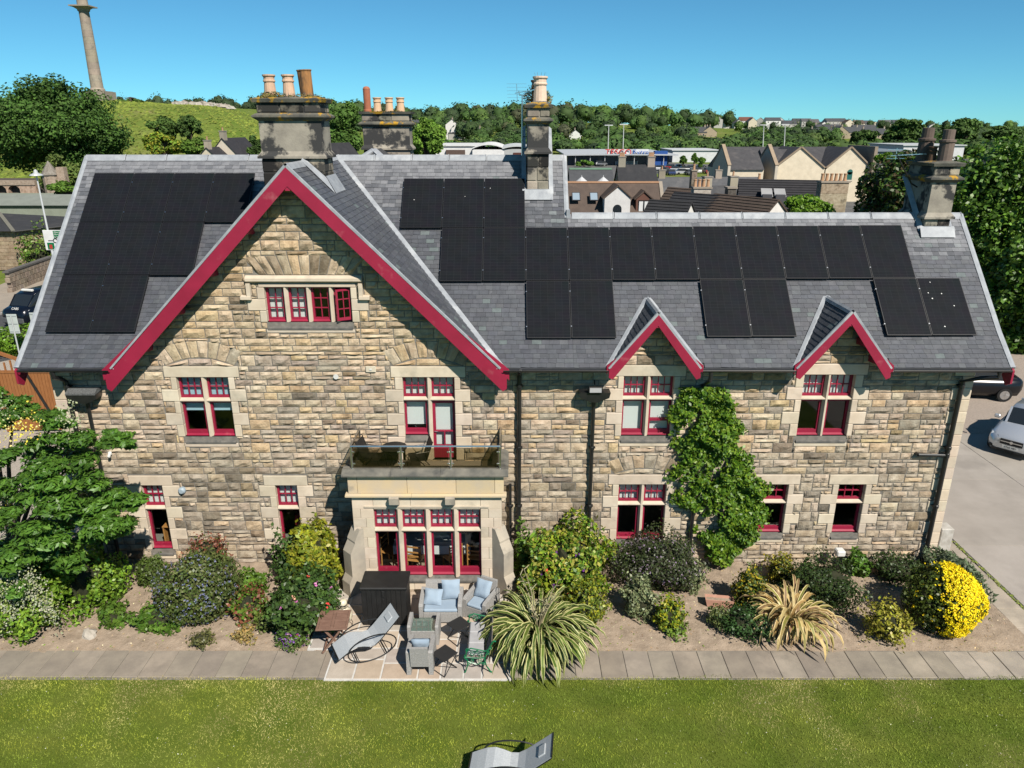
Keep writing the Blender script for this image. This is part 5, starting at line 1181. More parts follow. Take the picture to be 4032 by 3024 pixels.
lp = thing('table_lamp', 'red-shaded lamp behind the ground floor window left of the bay', 'lamp', (-6.05, .55, .125)); q = MB(); q.lathe([(.17, .85), (.14, 1.15)], (0, 0, 0), 16); q.build('lamp_shade', mat('red_shade', (.35, .03, .03), None)).parent = lp; q = MB(); q.lathe([(.12, 0), (.12, .02), (.02, .05), (.02, .86)], (0, 0, 0), 12); q.build('stand', M_BLACKIRON).parent = lp
ds = thing('writing_desk', 'brown desk just inside the leftmost ground floor window', 'desk', (-9.75, .75, .125)); bx('desk_top', ds, M_OAK, -.3, .3, -.25, .25, .70, .74)
for s in (-1, 1): bx('side', ds, M_OAK, s * .28 - .02, s * .28 + .02, -.23, .23, 0, .70)
# ---------------------------------------------------------------- garden plants
DKG, MDG, LTG = (.028, .060, .014), (.050, .110, .018), (.10, .18, .028)
def shrub(label, x, y, rx, rz_, pal, n, size, seed, ry=None, name='shrub', flowers=(), lump=.22, cat='shrub', z0=0.0, gloss=None, aspect=1.6, tilt=.75, zc=.86, core=.72):
    ry = ry or rx; o = thing(name, label, cat, (x, y, z0)); rg = np.random.default_rng(seed)
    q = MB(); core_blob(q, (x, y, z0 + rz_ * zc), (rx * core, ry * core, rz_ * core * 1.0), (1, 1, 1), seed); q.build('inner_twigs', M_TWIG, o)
    P, N = blob_points((x, y, z0 + rz_ * zc), (rx, ry, rz_), int(n * 1.3), rg, lump * 1.35, 2.9, zmin=z0 + .02, seed=seed, inner=.40, stray=.10)
    cl = pick_cols(pal, len(P), rg); clump = fbm(P[:, 0] * 3 + P[:, 2] * 2.1, P[:, 1] * 3 - P[:, 2] * 1.7, 1.0, seed)
    cl *= (1 + .22 * np.clip(clump, -1.2, 1.2))[:, None]
    V, F, C = leaf_cloud(P, N, size, np.clip(cl, .004, 1), seed, aspect, tilt); np_obj('foliage', V, F, C, gloss or M_LEAF, o)
    for i, (fp, cnt, fs, side) in enumerate(flowers):
        P, N = blob_points((x, y, z0 + rz_ * zc), (rx * 1.03, ry * 1.03, rz_ * 1.03), cnt * 3, rg, lump, zmin=z0 + .04, seed=seed, inner=.04)
        k = (P - np.array((x, y, z0 + rz_ * zc))) @ np.asarray(side) + rg.normal(0, .10, len(P)); P, N = P[k > 0][:cnt], N[k > 0][:cnt]
        P = np.repeat(P, 5, 0) + rg.normal(0, fs * .55, (len(P) * 5, 3)); N = np.repeat(N, 5, 0)
        V, F, C = leaf_cloud(P, N, fs, pick_cols(fp, len(P), rg, .15), seed + 7, 1.1, .5); np_obj('blossom', V, F, C, M_LEAFD, o)
    return o
M_TWIG = mat('dark_twigs', (.035, .035, .015), (.02, .025, .01), 9, .95)  # dark olive is the own colour of the inner twigs
UP = (0, -.4, 1)
GR = [MDG, DKG, (.06, .13, .02)]; YG = [(.20, .24, .03), (.13, .19, .03), (.28, .28, .04)]; GREY = [(.12, .155, .10), (.09, .125, .08), (.16, .19, .13)]; DK = [(.022, .045, .014), (.030, .058, .016), (.018, .036, .012)]; GOLD = [(.30, .27, .03), (.22, .22, .03), (.10, .14, .02), (.38, .30, .03)]
shrub('big clipped ceanothus mound dusted with faded blue flowers', -7.85, -2.28, .90, .92, [(.055, .085, .028), (.045, .075, .025), (.085, .105, .045)], 7500, .05, 1, flowers=[([(.13, .15, .30), (.16, .18, .33)], 260, .03, (0, -1, .1))], lump=.12)
shrub('round dark green shrub left of the ceanothus', -9.75, -.95, .40, .42, [(.05, .085, .02), (.04, .07, .018)], 1600, .045, 2, lump=.12)
shrub('rust-red topped shrub behind the ceanothus', -8.35, -.55, .50, .62, [(.20, .06, .04), (.26, .09, .05), (.07, .09, .03)], 1300, .05, 3)
shrub('tall glossy yellow-green shrub left of the bay window', -5.22, -1.35, .62, 1.06, [(.20, .22, .02), (.14, .19, .02), (.27, .26, .03), (.10, .14, .02)], 5200, .075, 4, lump=.14, aspect=1.9)
shrub('large rose bush with pink blooms beside the wooden table', -5.0, -2.85, .78, .80, [(.035, .075, .022), (.05, .10, .025), (.028, .06, .02)], 4600, .075, 5, flowers=[([(.55, .16, .40), (.62, .30, .48)], 16, .055, (.6, -1, .3)), ([(.75, .05, .05)], 3, .05, (.6, -1, .1)), ([(.80, .42, .28)], 4, .05, (-.6, -1, .1))])
shrub('dark rose stems climbing by the window behind the yellow-green shrub', -5.95, -1.0, .42, .78, [(.035, .075, .022), (.05, .10, .03)], 1500, .07, 6, lump=.4, core=.4)
shrub('low purple-flowered geranium at the patio corner', -5.27, -3.42, .33, .22, [(.06, .11, .03), (.05, .09, .025)], 1300, .04, 7, flowers=[([(.22, .06, .42), (.30, .10, .50)], 60, .022, (0, -.3, 1))])
shrub('small dull green tuft at the edge of the path', -7.42, -3.45, .25, .15, [(.10, .11, .05), (.07, .085, .035)], 700, .04, 8, lump=.3)
shrub('dry ochre seedling in the bare soil', -6.46, -3.33, .21, .15, [(.38, .26, .08), (.30, .22, .09), (.20, .18, .06)], 420, .045, 9, lump=.4, core=.3)
shrub('low green cushion plant in the middle of the left bed', -6.01, -2.82, .34, .20, [(.10, .14, .05), (.07, .11, .03)], 1000, .04, 10)
shrub('leafy plant with red young shoots right of the ceanothus', -6.56, -2.45, .40, .38, [(.06, .12, .02), (.09, .15, .03), (.24, .09, .05)], 1300, .07, 11, lump=.35)
shrub('bright leafy plant between ceanothus and the wall', -7.0, -1.35, .34, .30, [(.08, .16, .025), (.06, .13, .02)], 900, .075, 12, lump=.35)
shrub('broad-leaved ground cover at the left foot of the ceanothus', -8.75, -2.75, .62, .22, [(.05, .12, .02), (.08, .16, .03)], 1500, .08, 13, lump=.4, ry=.4)
shrub('small leafy clump alone at the left of the bed', -9.95, -2.70, .30, .22, [(.06, .13, .02), (.08, .15, .03)], 600, .075, 14, lump=.4)
shrub('clematis and rose mound with yellowing leaves right of the bay', 1.42, -1.15, 1.12, .92, [(.09, .17, .02), (.16, .22, .025), (.05, .11, .018), (.30, .28, .05)], 8500, .075, 15, ry=.95, flowers=[([(.14, .03, .22)], 10, .06, (0, -1, .6)), ([(.75, .10, .04)], 3, .06, (0, -1, .4))])
shrub('gold-edged evergreen shrub in front of the clematis mound', 1.80, -2.62, .48, .62, [(.09, .13, .02), (.17, .19, .02), (.06, .10, .02)], 2600, .05, 16)
shrub('broad dark hebe with pale mauve flower heads under the window', 3.95, -1.0, 1.05, .72, [(.032, .052, .022), (.042, .065, .026), (.06, .06, .04)], 7000, .045, 17, ry=.75, flowers=[([(.32, .22, .34), (.40, .32, .40)], 150, .026, (0, -.6, 1))])
shrub('grey-leaved shrub in front of the hebe', 3.21, -2.35, .42, .56, GREY, 2200, .05, 18)
shrub('lime and gold shrub at the front of the hebe', 3.87, -2.85, .36, .42, [(.10, .16, .02), (.24, .25, .02), (.07, .12, .02)], 1500, .055, 19)
shrub('slim grey-green shrub beside the climber', 4.80, -1.35, .27, .50, GREY, 1200, .05, 20)
shrub('low weeds in front of the lime and gold shrub', 4.02, -3.05, .26, .14, [(.10, .16, .03), (.07, .13, .02)], 450, .05, 21, lump=.4)
shrub('gold-splashed dark evergreen left of the bronze flax', 6.10, -2.0, .40, .56, [(.035, .06, .015), (.05, .085, .018), (.34, .27, .02)], 2000, .05, 22)
shrub('yellow-green bush against the wall behind the bronze flax', 7.28, -.85, .36, .38, GOLD, 1300, .05, 23)
shrub('dark dense yew-like bush right of the bronze flax', 8.05, -1.75, .88, .58, DK, 5200, .045, 24, ry=.72)
shrub('low dark blue-green bush in front of the terracotta trough', 5.75, -3.0, .55, .34, [(.022, .055, .02), (.03, .07, .024)], 2300, .045, 25)
shrub('small grey-green sprig left of the low dark bush', 5.12, -2.78, .24, .28, [(.11, .15, .06), (.08, .12, .05)], 650, .045, 26)
shrub('golden spiraea alone in the right-hand bed', 9.08, -3.2, .44, .45, [(.28, .27, .03), (.20, .22, .03), (.34, .30, .05)], 1900, .05, 27, lump=.3)
yd = shrub('domed shrub ablaze with bright yellow flowers on its sunny side', 10.57, -2.72, .86, .86, [(.035, .055, .012), (.05, .075, .014)], 5200, .05, 28, lump=.08, flowers=[([(.98, .76, .008), (1.0, .82, .012), (.92, .68, .006)], 3000, .036, (1, -.28, .12)), ([(.86, .62, .006)], 60, .036, (0, -1, -.2))])
shrub('dark low bushes behind the yellow dome', 10.45, -.75, .62, .36, DK, 1700, .045, 29, ry=.5)
shrub('grey-green lavender behind the yellow dome', 11.75, -1.25, .66, .48, [(.10, .145, .11), (.08, .12, .085)], 3200, .05, 30, ry=.85, aspect=3.2)
shrub('round-leaved clump beside the garden lamp', 9.54, -.55, .26, .34, [(.07, .15, .025), (.05, .12, .02)], 700, .075, 31)
shrub('tall green plants at the foot of the downpipe beside the bay', .35, -.55, .34, .62, [(.06, .13, .02), (.08, .16, .03)], 900, .08, 32, lump=.4, core=.4)
# hedge-like shrubs under the tree on the left
for k, (x, y, rx, h, lab) in enumerate(((-10.85, -1.9, .75, .80, 'bright green leafy shrub under the right edge of the tree'), (-11.9, -2.75, .80, .62, 'leafy low shrub under the middle of the tree'), (-12.9, -1.7, .9, .8, 'leafy shrub under the left edge of the tree'))):
    shrub(lab, x, y, rx, h, [(.095, .19, .022), (.075, .16, .02), (.13, .22, .03)], 4200, .065, 40 + k, lump=.3)
q = MB(); core_blob(q, (-10.25, -3.2, .06), (.17, .14, .16), (1, 1, 1), 4, .5, 5); tag(q.build('rock', mat('pale_rock', (.52, .47, .40), (.42, .38, .32), 6, .95)), 'pale boulder at the edge of the left bed', 'rock')

# ---- strap-leaved flax plants
def flax(label, x, y, n, L, pal, stripe, seed, stalks=0, name='flax_plant'):
    r = random.Random(seed); o = thing(name, label, 'plant', (x, y, 0)); q = MB()
    for k in range(n):
        a = r.uniform(0, 2 * math.pi); l = L * r.uniform(.6, 1.15); w = r.uniform(.06, .105) * (L / 1.5) ** .5; el = R(r.uniform(50, 88)); bend = r.uniform(2.5, 4.2)
        d = Vector((math.cos(a), math.sin(a), 0)); s = Vector((-d.y, d.x, 0)); p = Vector((x, y, .02)) + d * r.uniform(0, .26) + s * r.uniform(-.16, .16); m = 9; t = el; pts = []
        tw = r.uniform(-.5, .5)
        for i in range(m + 1):
            pts.append((p.copy(), t)); step = l / m; p = p + (d * math.cos(t) + Vector((0, 0, 1)) * math.sin(t)) * step; t -= bend / m * (0.15 + 1.9 * i / m); t = max(t, -1.45)
            if p.z < .03: p.z = .03
        c = vary(r.choice(pal), r, .18, .05); cs = vary(stripe, r, .15, .03)
        for i in range(m):
            def wd(u): return w * (min(1, .55 + u * 1.6) if u < .5 else 1 - max(0, (u - .72) / .28) ** 1.5 * .97)
            (p0, t0), (p1, t1) = pts[i], pts[i + 1]; w0, w1 = wd(i / m), wd((i + 1) / m)
            n0 = Vector((0, 0, 1)) * math.cos(t0) - d * math.sin(t0); n1 = Vector((0, 0, 1)) * math.cos(t1) - d * math.sin(t1)
            for (u0, u1, cc) in ((-.5, -.30, cs), (-.30, .30, c), (.30, .5, cs)):
                f = lambda u, ww, pp, nn: pp + s * (u * ww) + nn * (abs(u) * ww * .5)
                q.poly([f(u0, w0, p0, n0), f(u1, w0, p0, n0), f(u1, w1, p1, n1), f(u0, w1, p1, n1)], cc)
    q.build('strap_leaves', M_LEAF, o)
    for k in range(stalks):
        a = r.uniform(0, 6.28); ln = r.uniform(1.5, 2.2); q = MB(); d = Vector((math.cos(a) * .55, math.sin(a) * .45, 0)); pts = [Vector((x, y, .1)) + d * (t * t) * 1.1 + Vector((0, 0, ln * t * (1 - .12 * t))) for t in [i / 7 for i in range(8)]]
        q.tube(pts, [.014] * 4 + [.011] * 2 + [.008, .005], 5, (.30, .26, .16))
        for i in range(11): t = .55 + .045 * i; p = pts[0].lerp(pts[-1], t) if False else Vector((x, y, .1)) + d * (t * t) * 1.1 + Vector((0, 0, ln * t * (1 - .12 * t))); e = p + Vector((r.uniform(-.14, .14), r.uniform(-.14, .14), r.uniform(.02, .10))); q.bar(p, e, .014, .010, (.24, .19, .11) if i % 2 else (.42, .38, .24))
        q.build('flower_stalk', M_LEAFD, o)
    return o
flax('huge cream-striped flax spilling over the right edge of the patio', .62, -3.62, 400, 1.76, [(.085, .135, .022), (.115, .17, .028), (.065, .105, .018)], (.46, .45, .19), 51, 7, 'variegated_flax')
flax('bronze and straw-coloured flax with drooping leaves', 6.85, -2.95, 190, 1.42, [(.40, .27, .10), (.50, .38, .16), (.28, .17, .09), (.22, .21, .05)], (.58, .46, .22), 52, 0, 'bronze_flax')

# ---- climber on the wall between the two dormers
rg = np.random.default_rng(77); cl = thing('wall_climber', 'bright green climbing plant trailing down the front wall between the dormers', 'climber', (5.6, -.2, 0))
spine = [(4.95, 5.35, .55), (5.0, 4.7, .72), (5.15, 4.0, .85), (5.4, 3.3, .95), (5.55, 2.6, 1.05), (5.75, 2.0, 1.15), (5.95, 1.45, 1.10), (6.0, .95, .80), (5.95, .55, .45), (5.9, .15, .30)]
P = []; N = []
for (a, b) in zip(spine, spine[1:]):
    m = int(3400 * (a[2] + b[2]) / 2 * abs(a[1] - b[1])); t = rg.uniform(0, 1, m); u = rg.uniform(-1, 1, m); u = np.sign(u) * np.abs(u) ** .85
    zz = a[1] + (b[1] - a[1]) * t; cx = a[0] + (b[0] - a[0]) * t; hw = a[2] + (b[2] - a[2]) * t; hw = hw * (1 + .14 * np.sin(zz * 3.1) + .12 * np.sin(zz * 7.3 + 1 + np.sign(u) * 1.5) + rg.normal(0, .10, m))
    xx = cx + u * hw; th = .40 * np.sqrt(np.clip(1 - u ** 2, 0, 1)) * np.clip(.75 + .35 * fbm(xx * 3.5, zz * 3.5, 1.0, 21), .15, 1.3); yy = -.06 - th * rg.uniform(.25, 1, m) ** .7
    P.append(np.stack([xx, yy, zz], 1)); N.append(np.stack([u * .5, np.full(m, -1.), np.full(m, .5)], 1))
P = np.concatenate(P); N = np.concatenate(N); hole = fbm(P[:, 0] * 3.2, P[:, 2] * 2.4, 1.0, 4) > .45 + .6 * rg.random(len(P)); P, N = P[~hole], N[~hole]
c = pick_cols([(.050, .118, .012), (.072, .15, .015), (.034, .082, .010), (.11, .185, .02)], len(P), rg); V, F, C = leaf_cloud(P, N, .075, c, 78, 1.6, .9); np_obj('foliage', V, F, C, M_LEAF, cl)
q = MB(); q.tube([(5.9, -.06, 0), (5.95, -.06, .8), (5.5, -.06, 2.2), (5.2, -.06, 3.6), (4.95, -.06, 5.2)], [.05, .05, .04, .03, .02], 7); q.build('stem', M_BARK, cl)
for dz in (4.9, 3.3, 2.4): q = MB(); s = -1 if dz > 3 else 1; q.tube([(5.2, -.06, dz), (5.2 + s * .5, -.1, dz + .2), (5.2 + s * .95, -.12, dz + .15)], .012, 5); q.build('tendril', M_BARK, cl)

# ---- flowering tree at the left
def tree(name, label, x, y, z0, clumps, pal, per, size, seed, trunk=.15, th=2.0, leafm=None, group=None, cat='tree', tilt=.8, branch=True, crown='crown', shell=.55, aspect=1.6):
    """clumps: list of (centre, radii); leaves sit in the outer shell of each clump, limbs run from the trunk to the clumps"""
    o = thing(name, label, cat, (x, y, z0), group=group); rg = np.random.default_rng(seed); Ps = []; Ns = []; Cs = []
    for i, (c, rr) in enumerate(clumps):
        P, N = blob_points(c, rr, per, rg, .3, 2.0, seed=seed * 31 + i, inner=shell); k = rg.uniform(.78, 1.22)
        Ps.append(P); Ns.append(N + np.array((0, 0, .5))); Cs.append(pick_cols(pal, len(P), rg) * k)
    P, N, C = np.concatenate(Ps), np.concatenate(Ns), np.concatenate(Cs); V, F, C = leaf_cloud(P, N, size, np.clip(C, .004, 1), seed + 1, aspect, tilt); np_obj(crown, V, F, C, leafm or M_LEAF, o)
    q = MB(); top = Vector((x, y, z0 + th)); r_ = random.Random(seed)
    q.tube([(x, y, z0 - .2), (x + r_.uniform(-.1, .1) * th * .3, y, z0 + th * .5), top], [trunk * 1.25, trunk, trunk * .8], 9)
    if branch:
        for i, (c, rr) in enumerate(clumps):
            if i % max(1, len(clumps) // 14) == 0: c = Vector(c); m_ = top.lerp(c, .5) + Vector((0, 0, .12 * (c - top).length)); q.tube([top - Vector((0, 0, th * .2 * r_.random())), m_, c], [trunk * .5, trunk * .32, trunk * .12], 6)
    q.build('trunk', M_BARK, o); return o
rr = random.Random(9); C_ = []
for (px, py, Y, s) in [(20, 1560, -2, .34), (60, 1640, -2.3, .40), (130, 1590, -1.9, .28), (200, 1660, -2.2, .34), (250, 1640, -1.6, .26), (300, 1730, -2.2, .40), (390, 1720, -2.4, .34), (470, 1720, -2.4, .26), (505, 1745, -2.3, .20), (330, 1800, -1.8, .40), (60, 1790, -2.8, .42), (170, 1830, -2.6, .42), (270, 1860, -3.0, .44), (380, 1880, -2.6, .42), (440, 1950, -2.4, .40), (510, 1960, -2.2, .30), (540, 1990, -2.2, .20), (60, 1930, -3.1, .46), (190, 1960, -3.2, .46), (320, 1980, -3.1, .46), (430, 2040, -2.8, .42), (520, 2050, -2.2, .28), (30, 2050, -3.3, .44), (140, 2080, -3.4, .46), (270, 2090, -3.2, .44), (400, 2100, -3.0, .40), (490, 2090, -2.5, .3), (50, 2190, -3.4, .42), (170, 2200, -3.3, .42), (300, 2190, -3.0, .40), (60, 2300, -3.4, .36), (20, 2000, -1.8, .5), (200, 1750, -1.0, .4), (380, 2000, -1.4, .5), (100, 2150, -1.6, .6), (300, 2150, -1.6, .55)]:
    c = at(px - 15, py, Y)
    for _ in range(5): s2 = s * rr.uniform(.42, .78); C_.append((c + Vector((rr.uniform(-.8, .8) * s, rr.uniform(-.7, .7) * s, rr.uniform(-.6, .45) * s)), (s2 * 1.1, s2, s2 * .42)))
LAB = tree('laburnum_tree', 'leafy tree with white and yellow flower tassels at the left corner of the house', -12.3, -2.3, 0, C_, [(.048, .118, .020), (.062, .145, .024), (.038, .095, .018)], 270, .062, 91, .13, 2.2, tilt=.45, shell=.85, aspect=2.6)
for i, (lst, pal, nn_) in enumerate((([(60, 2290), (110, 2340), (160, 2350), (195, 2380), (60, 2400), (40, 2330), (215, 2420), (30, 2440), (130, 2270)], [(.30, .32, .22), (.22, .28, .14), (.38, .38, .28)], 150), ([(20, 1600), (300, 1640), (265, 1650), (10, 1900), (160, 1880), (150, 1990), (30, 2080)], [(.36, .38, .24), (.30, .34, .18)], 60), ([(145, 1665), (40, 1715), (75, 1690), (110, 1690), (20, 1985), (50, 1990)], [(.72, .58, .06), (.62, .55, .20)], 50))):
    P = np.concatenate([np.array(at(px - 10, py, -3.5 if py > 2200 else -2.7)) + rg.normal(0, 1, (nn_, 3)) * np.array((.10, .10, .20)) for px, py in lst]); V, F, C = leaf_cloud(P, np.tile((0, -1., .5), (len(P), 1)), .04, pick_cols(pal, len(P), rg), 300 + i, 1.3, .8); np_obj('flower_tassels', V, F, C, M_LEAFD, LAB)
# ================================================================ TERRAIN AND WHAT STANDS BEYOND THE HOUSE
def ground_z(x, y):
    t = x / max(y + 18, 40.0)
    hill = 16.6 * smoothstep(95, 190, y) * (1 - smoothstep(-86, -38, x)) * (1 - .55 * smoothstep(250, 420, y))
    hill += 1.3 * math.exp(-((x + 108) / 12) ** 2 - ((y - 200) / 14) ** 2)
    side = 22 * smoothstep(-.12, -.36, t) + 12 * (1 - smoothstep(-.12, -.36, t)) * (1 - .42 * smoothstep(.05, .35, t))
    far = side * smoothstep(270, 680, y) * (1 + .10 * math.sin(x * .006 + 1) + .05 * math.sin(x * .017))
    return max(hill, far) + (-.06 if y < 60 else -.06 + .25 * mn.noise(Vector((x * .05, y * .05, 0))) * smoothstep(60, 100, y))
M_GROUND = mat('rough_grassland', (.12, .185, .030), (.18, .225, .05), .25, .97, .25, 1.2, spec=.05, third=(.26, .25, .09), tscale=.06, tlo=.5, thi=.7, detail=9)
ys = list(np.linspace(-60, 60, 13)) + list(np.linspace(66, 260, 50)) + list(np.geomspace(266, 2600, 46)); us = np.linspace(-1.5, 1.5, 151)
V = []; 
for y in ys:
    for u in us: x = u * max(y + 60, 60) * .95; V.append((x, y, ground_z(x, y)))
nU = len(us); F = [(j * nU + i, j * nU + i + 1, (j + 1) * nU + i + 1, (j + 1) * nU + i) for j in range(len(ys) - 1) for i in range(nU - 1)]
struct(np_obj('ground', np.array(V), np.array(F), np.ones((len(F), 3)), M_GROUND, None, True))
mb = MB(); mb.box(-34, 190, 34, 262, -.2, -.02); struct(mb.build('town_paving', mat('grey_tarmac', (.16, .155, .15), (.11, .11, .105), .4, .95)))

rgh = np.random.default_rng(41); hx_ = rgh.uniform(-150, -36, 15000); hy_ = rgh.uniform(92, 206, 15000); hz_ = np.array([ground_z(a, b) for a, b in zip(hx_, hy_)]); kk = hz_ > 2.0
P = np.stack([hx_, hy_, hz_ + .1], 1)[kk]; tt = fbm(P[:, 0], P[:, 1], .06, 6); C = pick_cols([(.105, .145, .028), (.12, .16, .032), (.09, .13, .024)], len(P), rgh, .18) * (1 + .22 * np.clip(tt, -1, 1))[:, None]
V, F, C = leaf_cloud(P, np.tile((0, -.5, 1.), (len(P), 1)), .62, C, 42, 1.4, .22); tag(np_obj('hill_grass', V, F, C, M_FAR), 'rough tussocky grass covering the hill under the column', 'grass', kind='stuff')
# ---- woods
TREEPAL = [[(.032, .068, .016), (.042, .085, .02)], [(.045, .10, .02), (.06, .125, .024)], [(.028, .055, .018), (.035, .065, .022)], [(.075, .085, .04), (.06, .07, .035)], [(.07, .135, .025), (.085, .15, .03)]]
rg = np.random.default_rng(123); rt = random.Random(55)
def far_tree(x, y, z, h, r, pal, seed, leaf, n):
    tone = np.array((.74, .78, 1.05)) * rt.uniform(.72, 1.25)  # blue-grey tint puts distance haze into the leaf colours
    c = (x, y, z + h * .58); a_, b_ = np.meshgrid(np.linspace(0.02, 3.12, 7), np.linspace(0, 2 * np.pi, 11)[:-1], indexing='ij'); D_ = np.stack([np.sin(a_) * np.cos(b_), np.sin(a_) * np.sin(b_), np.cos(a_)], -1)
    q_ = np.random.default_rng(seed); k_ = .84 + .42 * (q_.random(a_.shape) - .5); VC = (np.array(c) + D_ * np.array((r, r, h * .46)) * k_[..., None]).reshape(-1, 3)
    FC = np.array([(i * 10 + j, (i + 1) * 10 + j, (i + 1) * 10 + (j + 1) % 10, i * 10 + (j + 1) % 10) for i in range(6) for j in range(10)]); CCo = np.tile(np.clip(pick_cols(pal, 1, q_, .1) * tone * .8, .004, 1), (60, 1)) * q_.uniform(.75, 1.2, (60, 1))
    P, N = blob_points(c, (r, r, h * .46), n, rg, .34, 2.3, seed=seed, inner=.25)
    k = 1 + .28 * np.clip(fbm(P[:, 0] * .9 + P[:, 2] * .8, P[:, 1] * .9, 1.0 / max(r * .3, .5), seed % 50), -1, 1)
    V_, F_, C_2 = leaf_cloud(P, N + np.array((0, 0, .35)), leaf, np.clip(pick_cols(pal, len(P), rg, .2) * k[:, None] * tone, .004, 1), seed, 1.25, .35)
    return np.concatenate([V_, VC]), np.concatenate([F_, FC + len(V_)]), np.concatenate([C_2, CCo])
VV, FF, CC = [], [], []; off = 0
def gap(px, py):      # clearings for houses, in view angles
    return False
def top_py(px, y):        # how high the crowns may rise in view: the houses among the trees stay clear
    if 2670 < px < 2810 and y < 575: return 538
    if 3180 < px < 3500 and y < 625: return 548
    if y > 560: return (498 if rt.random() < .75 else 474) if px > 2790 else 0
    if 1635 < px < 1665 or 1755 < px < 1880 or 2190 < px < 2285: return 470 if y > 400 else 545
    lim = 545 - 95 * smoothstep(285, 540, y)
    if px > 2790: lim = max(lim, 500)
    elif px > 2500: lim = max(lim, 478)
    return lim
cands = []
for k in range(1900):
    u = rt.uniform(-.82, .80); y = 282 + 600 * rt.random() ** 1.25; x = u * (y + 18)
    if u < -.30 and y < 520: continue
    cands.append((y, x, u))
cands.sort(); n_t = 0
for i, (y, x, u) in enumerate(cands):
    z = ground_z(x, y); h = rt.uniform(8.5, 15) * (1.0 if y < 600 else 1.15)
    if u > -.3:
        lim = top_py(2016 + u * FPX * .96, y) + rt.uniform(-4, 14); zt = at(2016, lim, y).z
        if z + h > zt: h = zt - z
        if h < 3.0: continue
    r = min(7.5, h * rt.uniform(.40, .60)) if h > 7 else h * .75; k = rt.random(); n_t += 1
    pal = TREEPAL[0 if k < .28 else 1 if k < .55 else 2 if k < .70 else 3 if (k < .86 and -.2 < u < .1 and y > 400) else 4 if k > .86 else 1]
    if u < -.3: pal = TREEPAL[2]; r *= .7; h *= .8
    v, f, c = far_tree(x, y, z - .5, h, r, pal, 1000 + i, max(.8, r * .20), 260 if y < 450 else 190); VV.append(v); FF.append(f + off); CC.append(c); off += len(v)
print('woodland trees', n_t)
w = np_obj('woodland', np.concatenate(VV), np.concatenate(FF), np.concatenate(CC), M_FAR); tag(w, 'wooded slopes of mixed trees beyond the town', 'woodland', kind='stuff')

# ---- single trees one can tell apart
def round_tree(name, label, px, py, Y, width_px, height_px, pal, seed, size, n=34, per=420, z0=None, trunk=.3, leafm=None, flat=1.0, group=None):
    c = at(px, py, Y); d = (Y + CAMD) / math.cos(0.1); rx = width_px / 2 * d * .95 / FPX; hz = height_px / 2 * d * .98 / FPX; z0 = ground_z(c.x, Y) if z0 is None else z0; r_ = random.Random(seed); cl = []
    for i in range(n):
        a = math.acos(r_.uniform(-.75, 1)); b = r_.uniform(0, 6.28); k = r_.uniform(.55, .88); s = r_.uniform(.24, .40)
        cl.append((c + Vector((rx * k * math.sin(a) * math.cos(b), rx * flat * k * math.sin(a) * math.sin(b), hz * k * math.cos(a))), (rx * s, rx * s * flat, hz * s * .85)))
    return tree(name, label, c.x, Y, z0, cl, pal, per, size, seed, trunk, max(1.0, c.z - hz * .7 - z0), leafm or M_FAR, group, shell=.5)
round_tree('broadleaf_tree', 'huge dark round tree below the column at the left edge', 215, 515, 88, 500, 350, [(.032, .078, .014), (.042, .10, .018), (.025, .06, .012)], 201, .27, 75, 1000, trunk=.5)
round_tree('broadleaf_tree', 'light green tree right of the four-pot chimney', 1680, 545, 110, 135, 150, [(.085, .17, .025), (.07, .145, .022)], 202, .35, 26, 380)
round_tree('broadleaf_tree', 'dark green tree between the two big chimneys', 1360, 520, 105, 150, 190, [(.045, .10, .018), (.038, .085, .016)], 203, .34, 30, 420)
round_tree('hawthorn_tree', 'dark bushy tree left on the hillside', 645, 510, 112, 110, 90, [(.035, .075, .018), (.045, .09, .02)], 204, .3, 16, 330)
round_tree('hawthorn_tree', 'dark bushy tree right on the hillside', 740, 505, 112, 95, 95, [(.032, .070, .017), (.042, .085, .02)], 205, .3, 16, 330)
round_tree('bright_bush', 'yellow-green bush at the foot of the hill', 640, 570, 98, 150, 90, [(.075, .15, .02), (.10, .17, .02), (.24, .24, .02)], 206, .3, 18, 330)
round_tree('bright_bush', 'green bush beside the cream cottage', 770, 580, 98, 120, 80, [(.06, .12, .02), (.07, .14, .025)], 207, .3, 14, 330)
round_tree('dark_bush', 'small dark bush in front of the left chimney', 1005, 580, 92, 60, 90, [(.03, .065, .015)], 208, .28, 9, 260)
round_tree('hilltop_bush', 'low bush on the crest of the hill', 515, 402, 196, 80, 30, [(.05, .10, .02), (.06, .12, .025)], 209, .5, 9, 220)
round_tree('feathery_tree', 'feathery pale tree behind the long flat roof', 235, 690, 76, 150, 140, [(.085, .13, .035), (.065, .11, .03)], 210, .24, 18, 300)
round_tree('low_hedge_bush', 'bright bush beside the feathery tree', 265, 745, 70, 130, 60, [(.07, .15, .02), (.06, .13, .02)], 211, .24, 12, 300)
CH = [(.045, .105, .016), (.060, .135, .02), (.035, .08, .014), (.085, .17, .026)]
def yard_tree(label, px, py, Y, wpx, hpx, seed, pal, n, per, size): return round_tree('sycamore_tree', label, px, py, Y, wpx, hpx, pal, seed, size, n, per, 0.0, .32, M_LEAF)
yard_tree('dark chestnut tree left of the right-hand chimney', 3605, 795, 34, 450, 390, 221, [(.030, .066, .013), (.042, .09, .016), (.024, .05, .011), (.07, .05, .022)], 52, 800, .19)
yard_tree('tall sunlit sycamore right of the right-hand chimney', 3930, 960, 27, 560, 760, 222, CH, 95, 900, .18)
yard_tree('second sycamore overhanging the yard at the right edge', 4060, 1190, 22, 420, 560, 223, CH, 65, 800, .18)
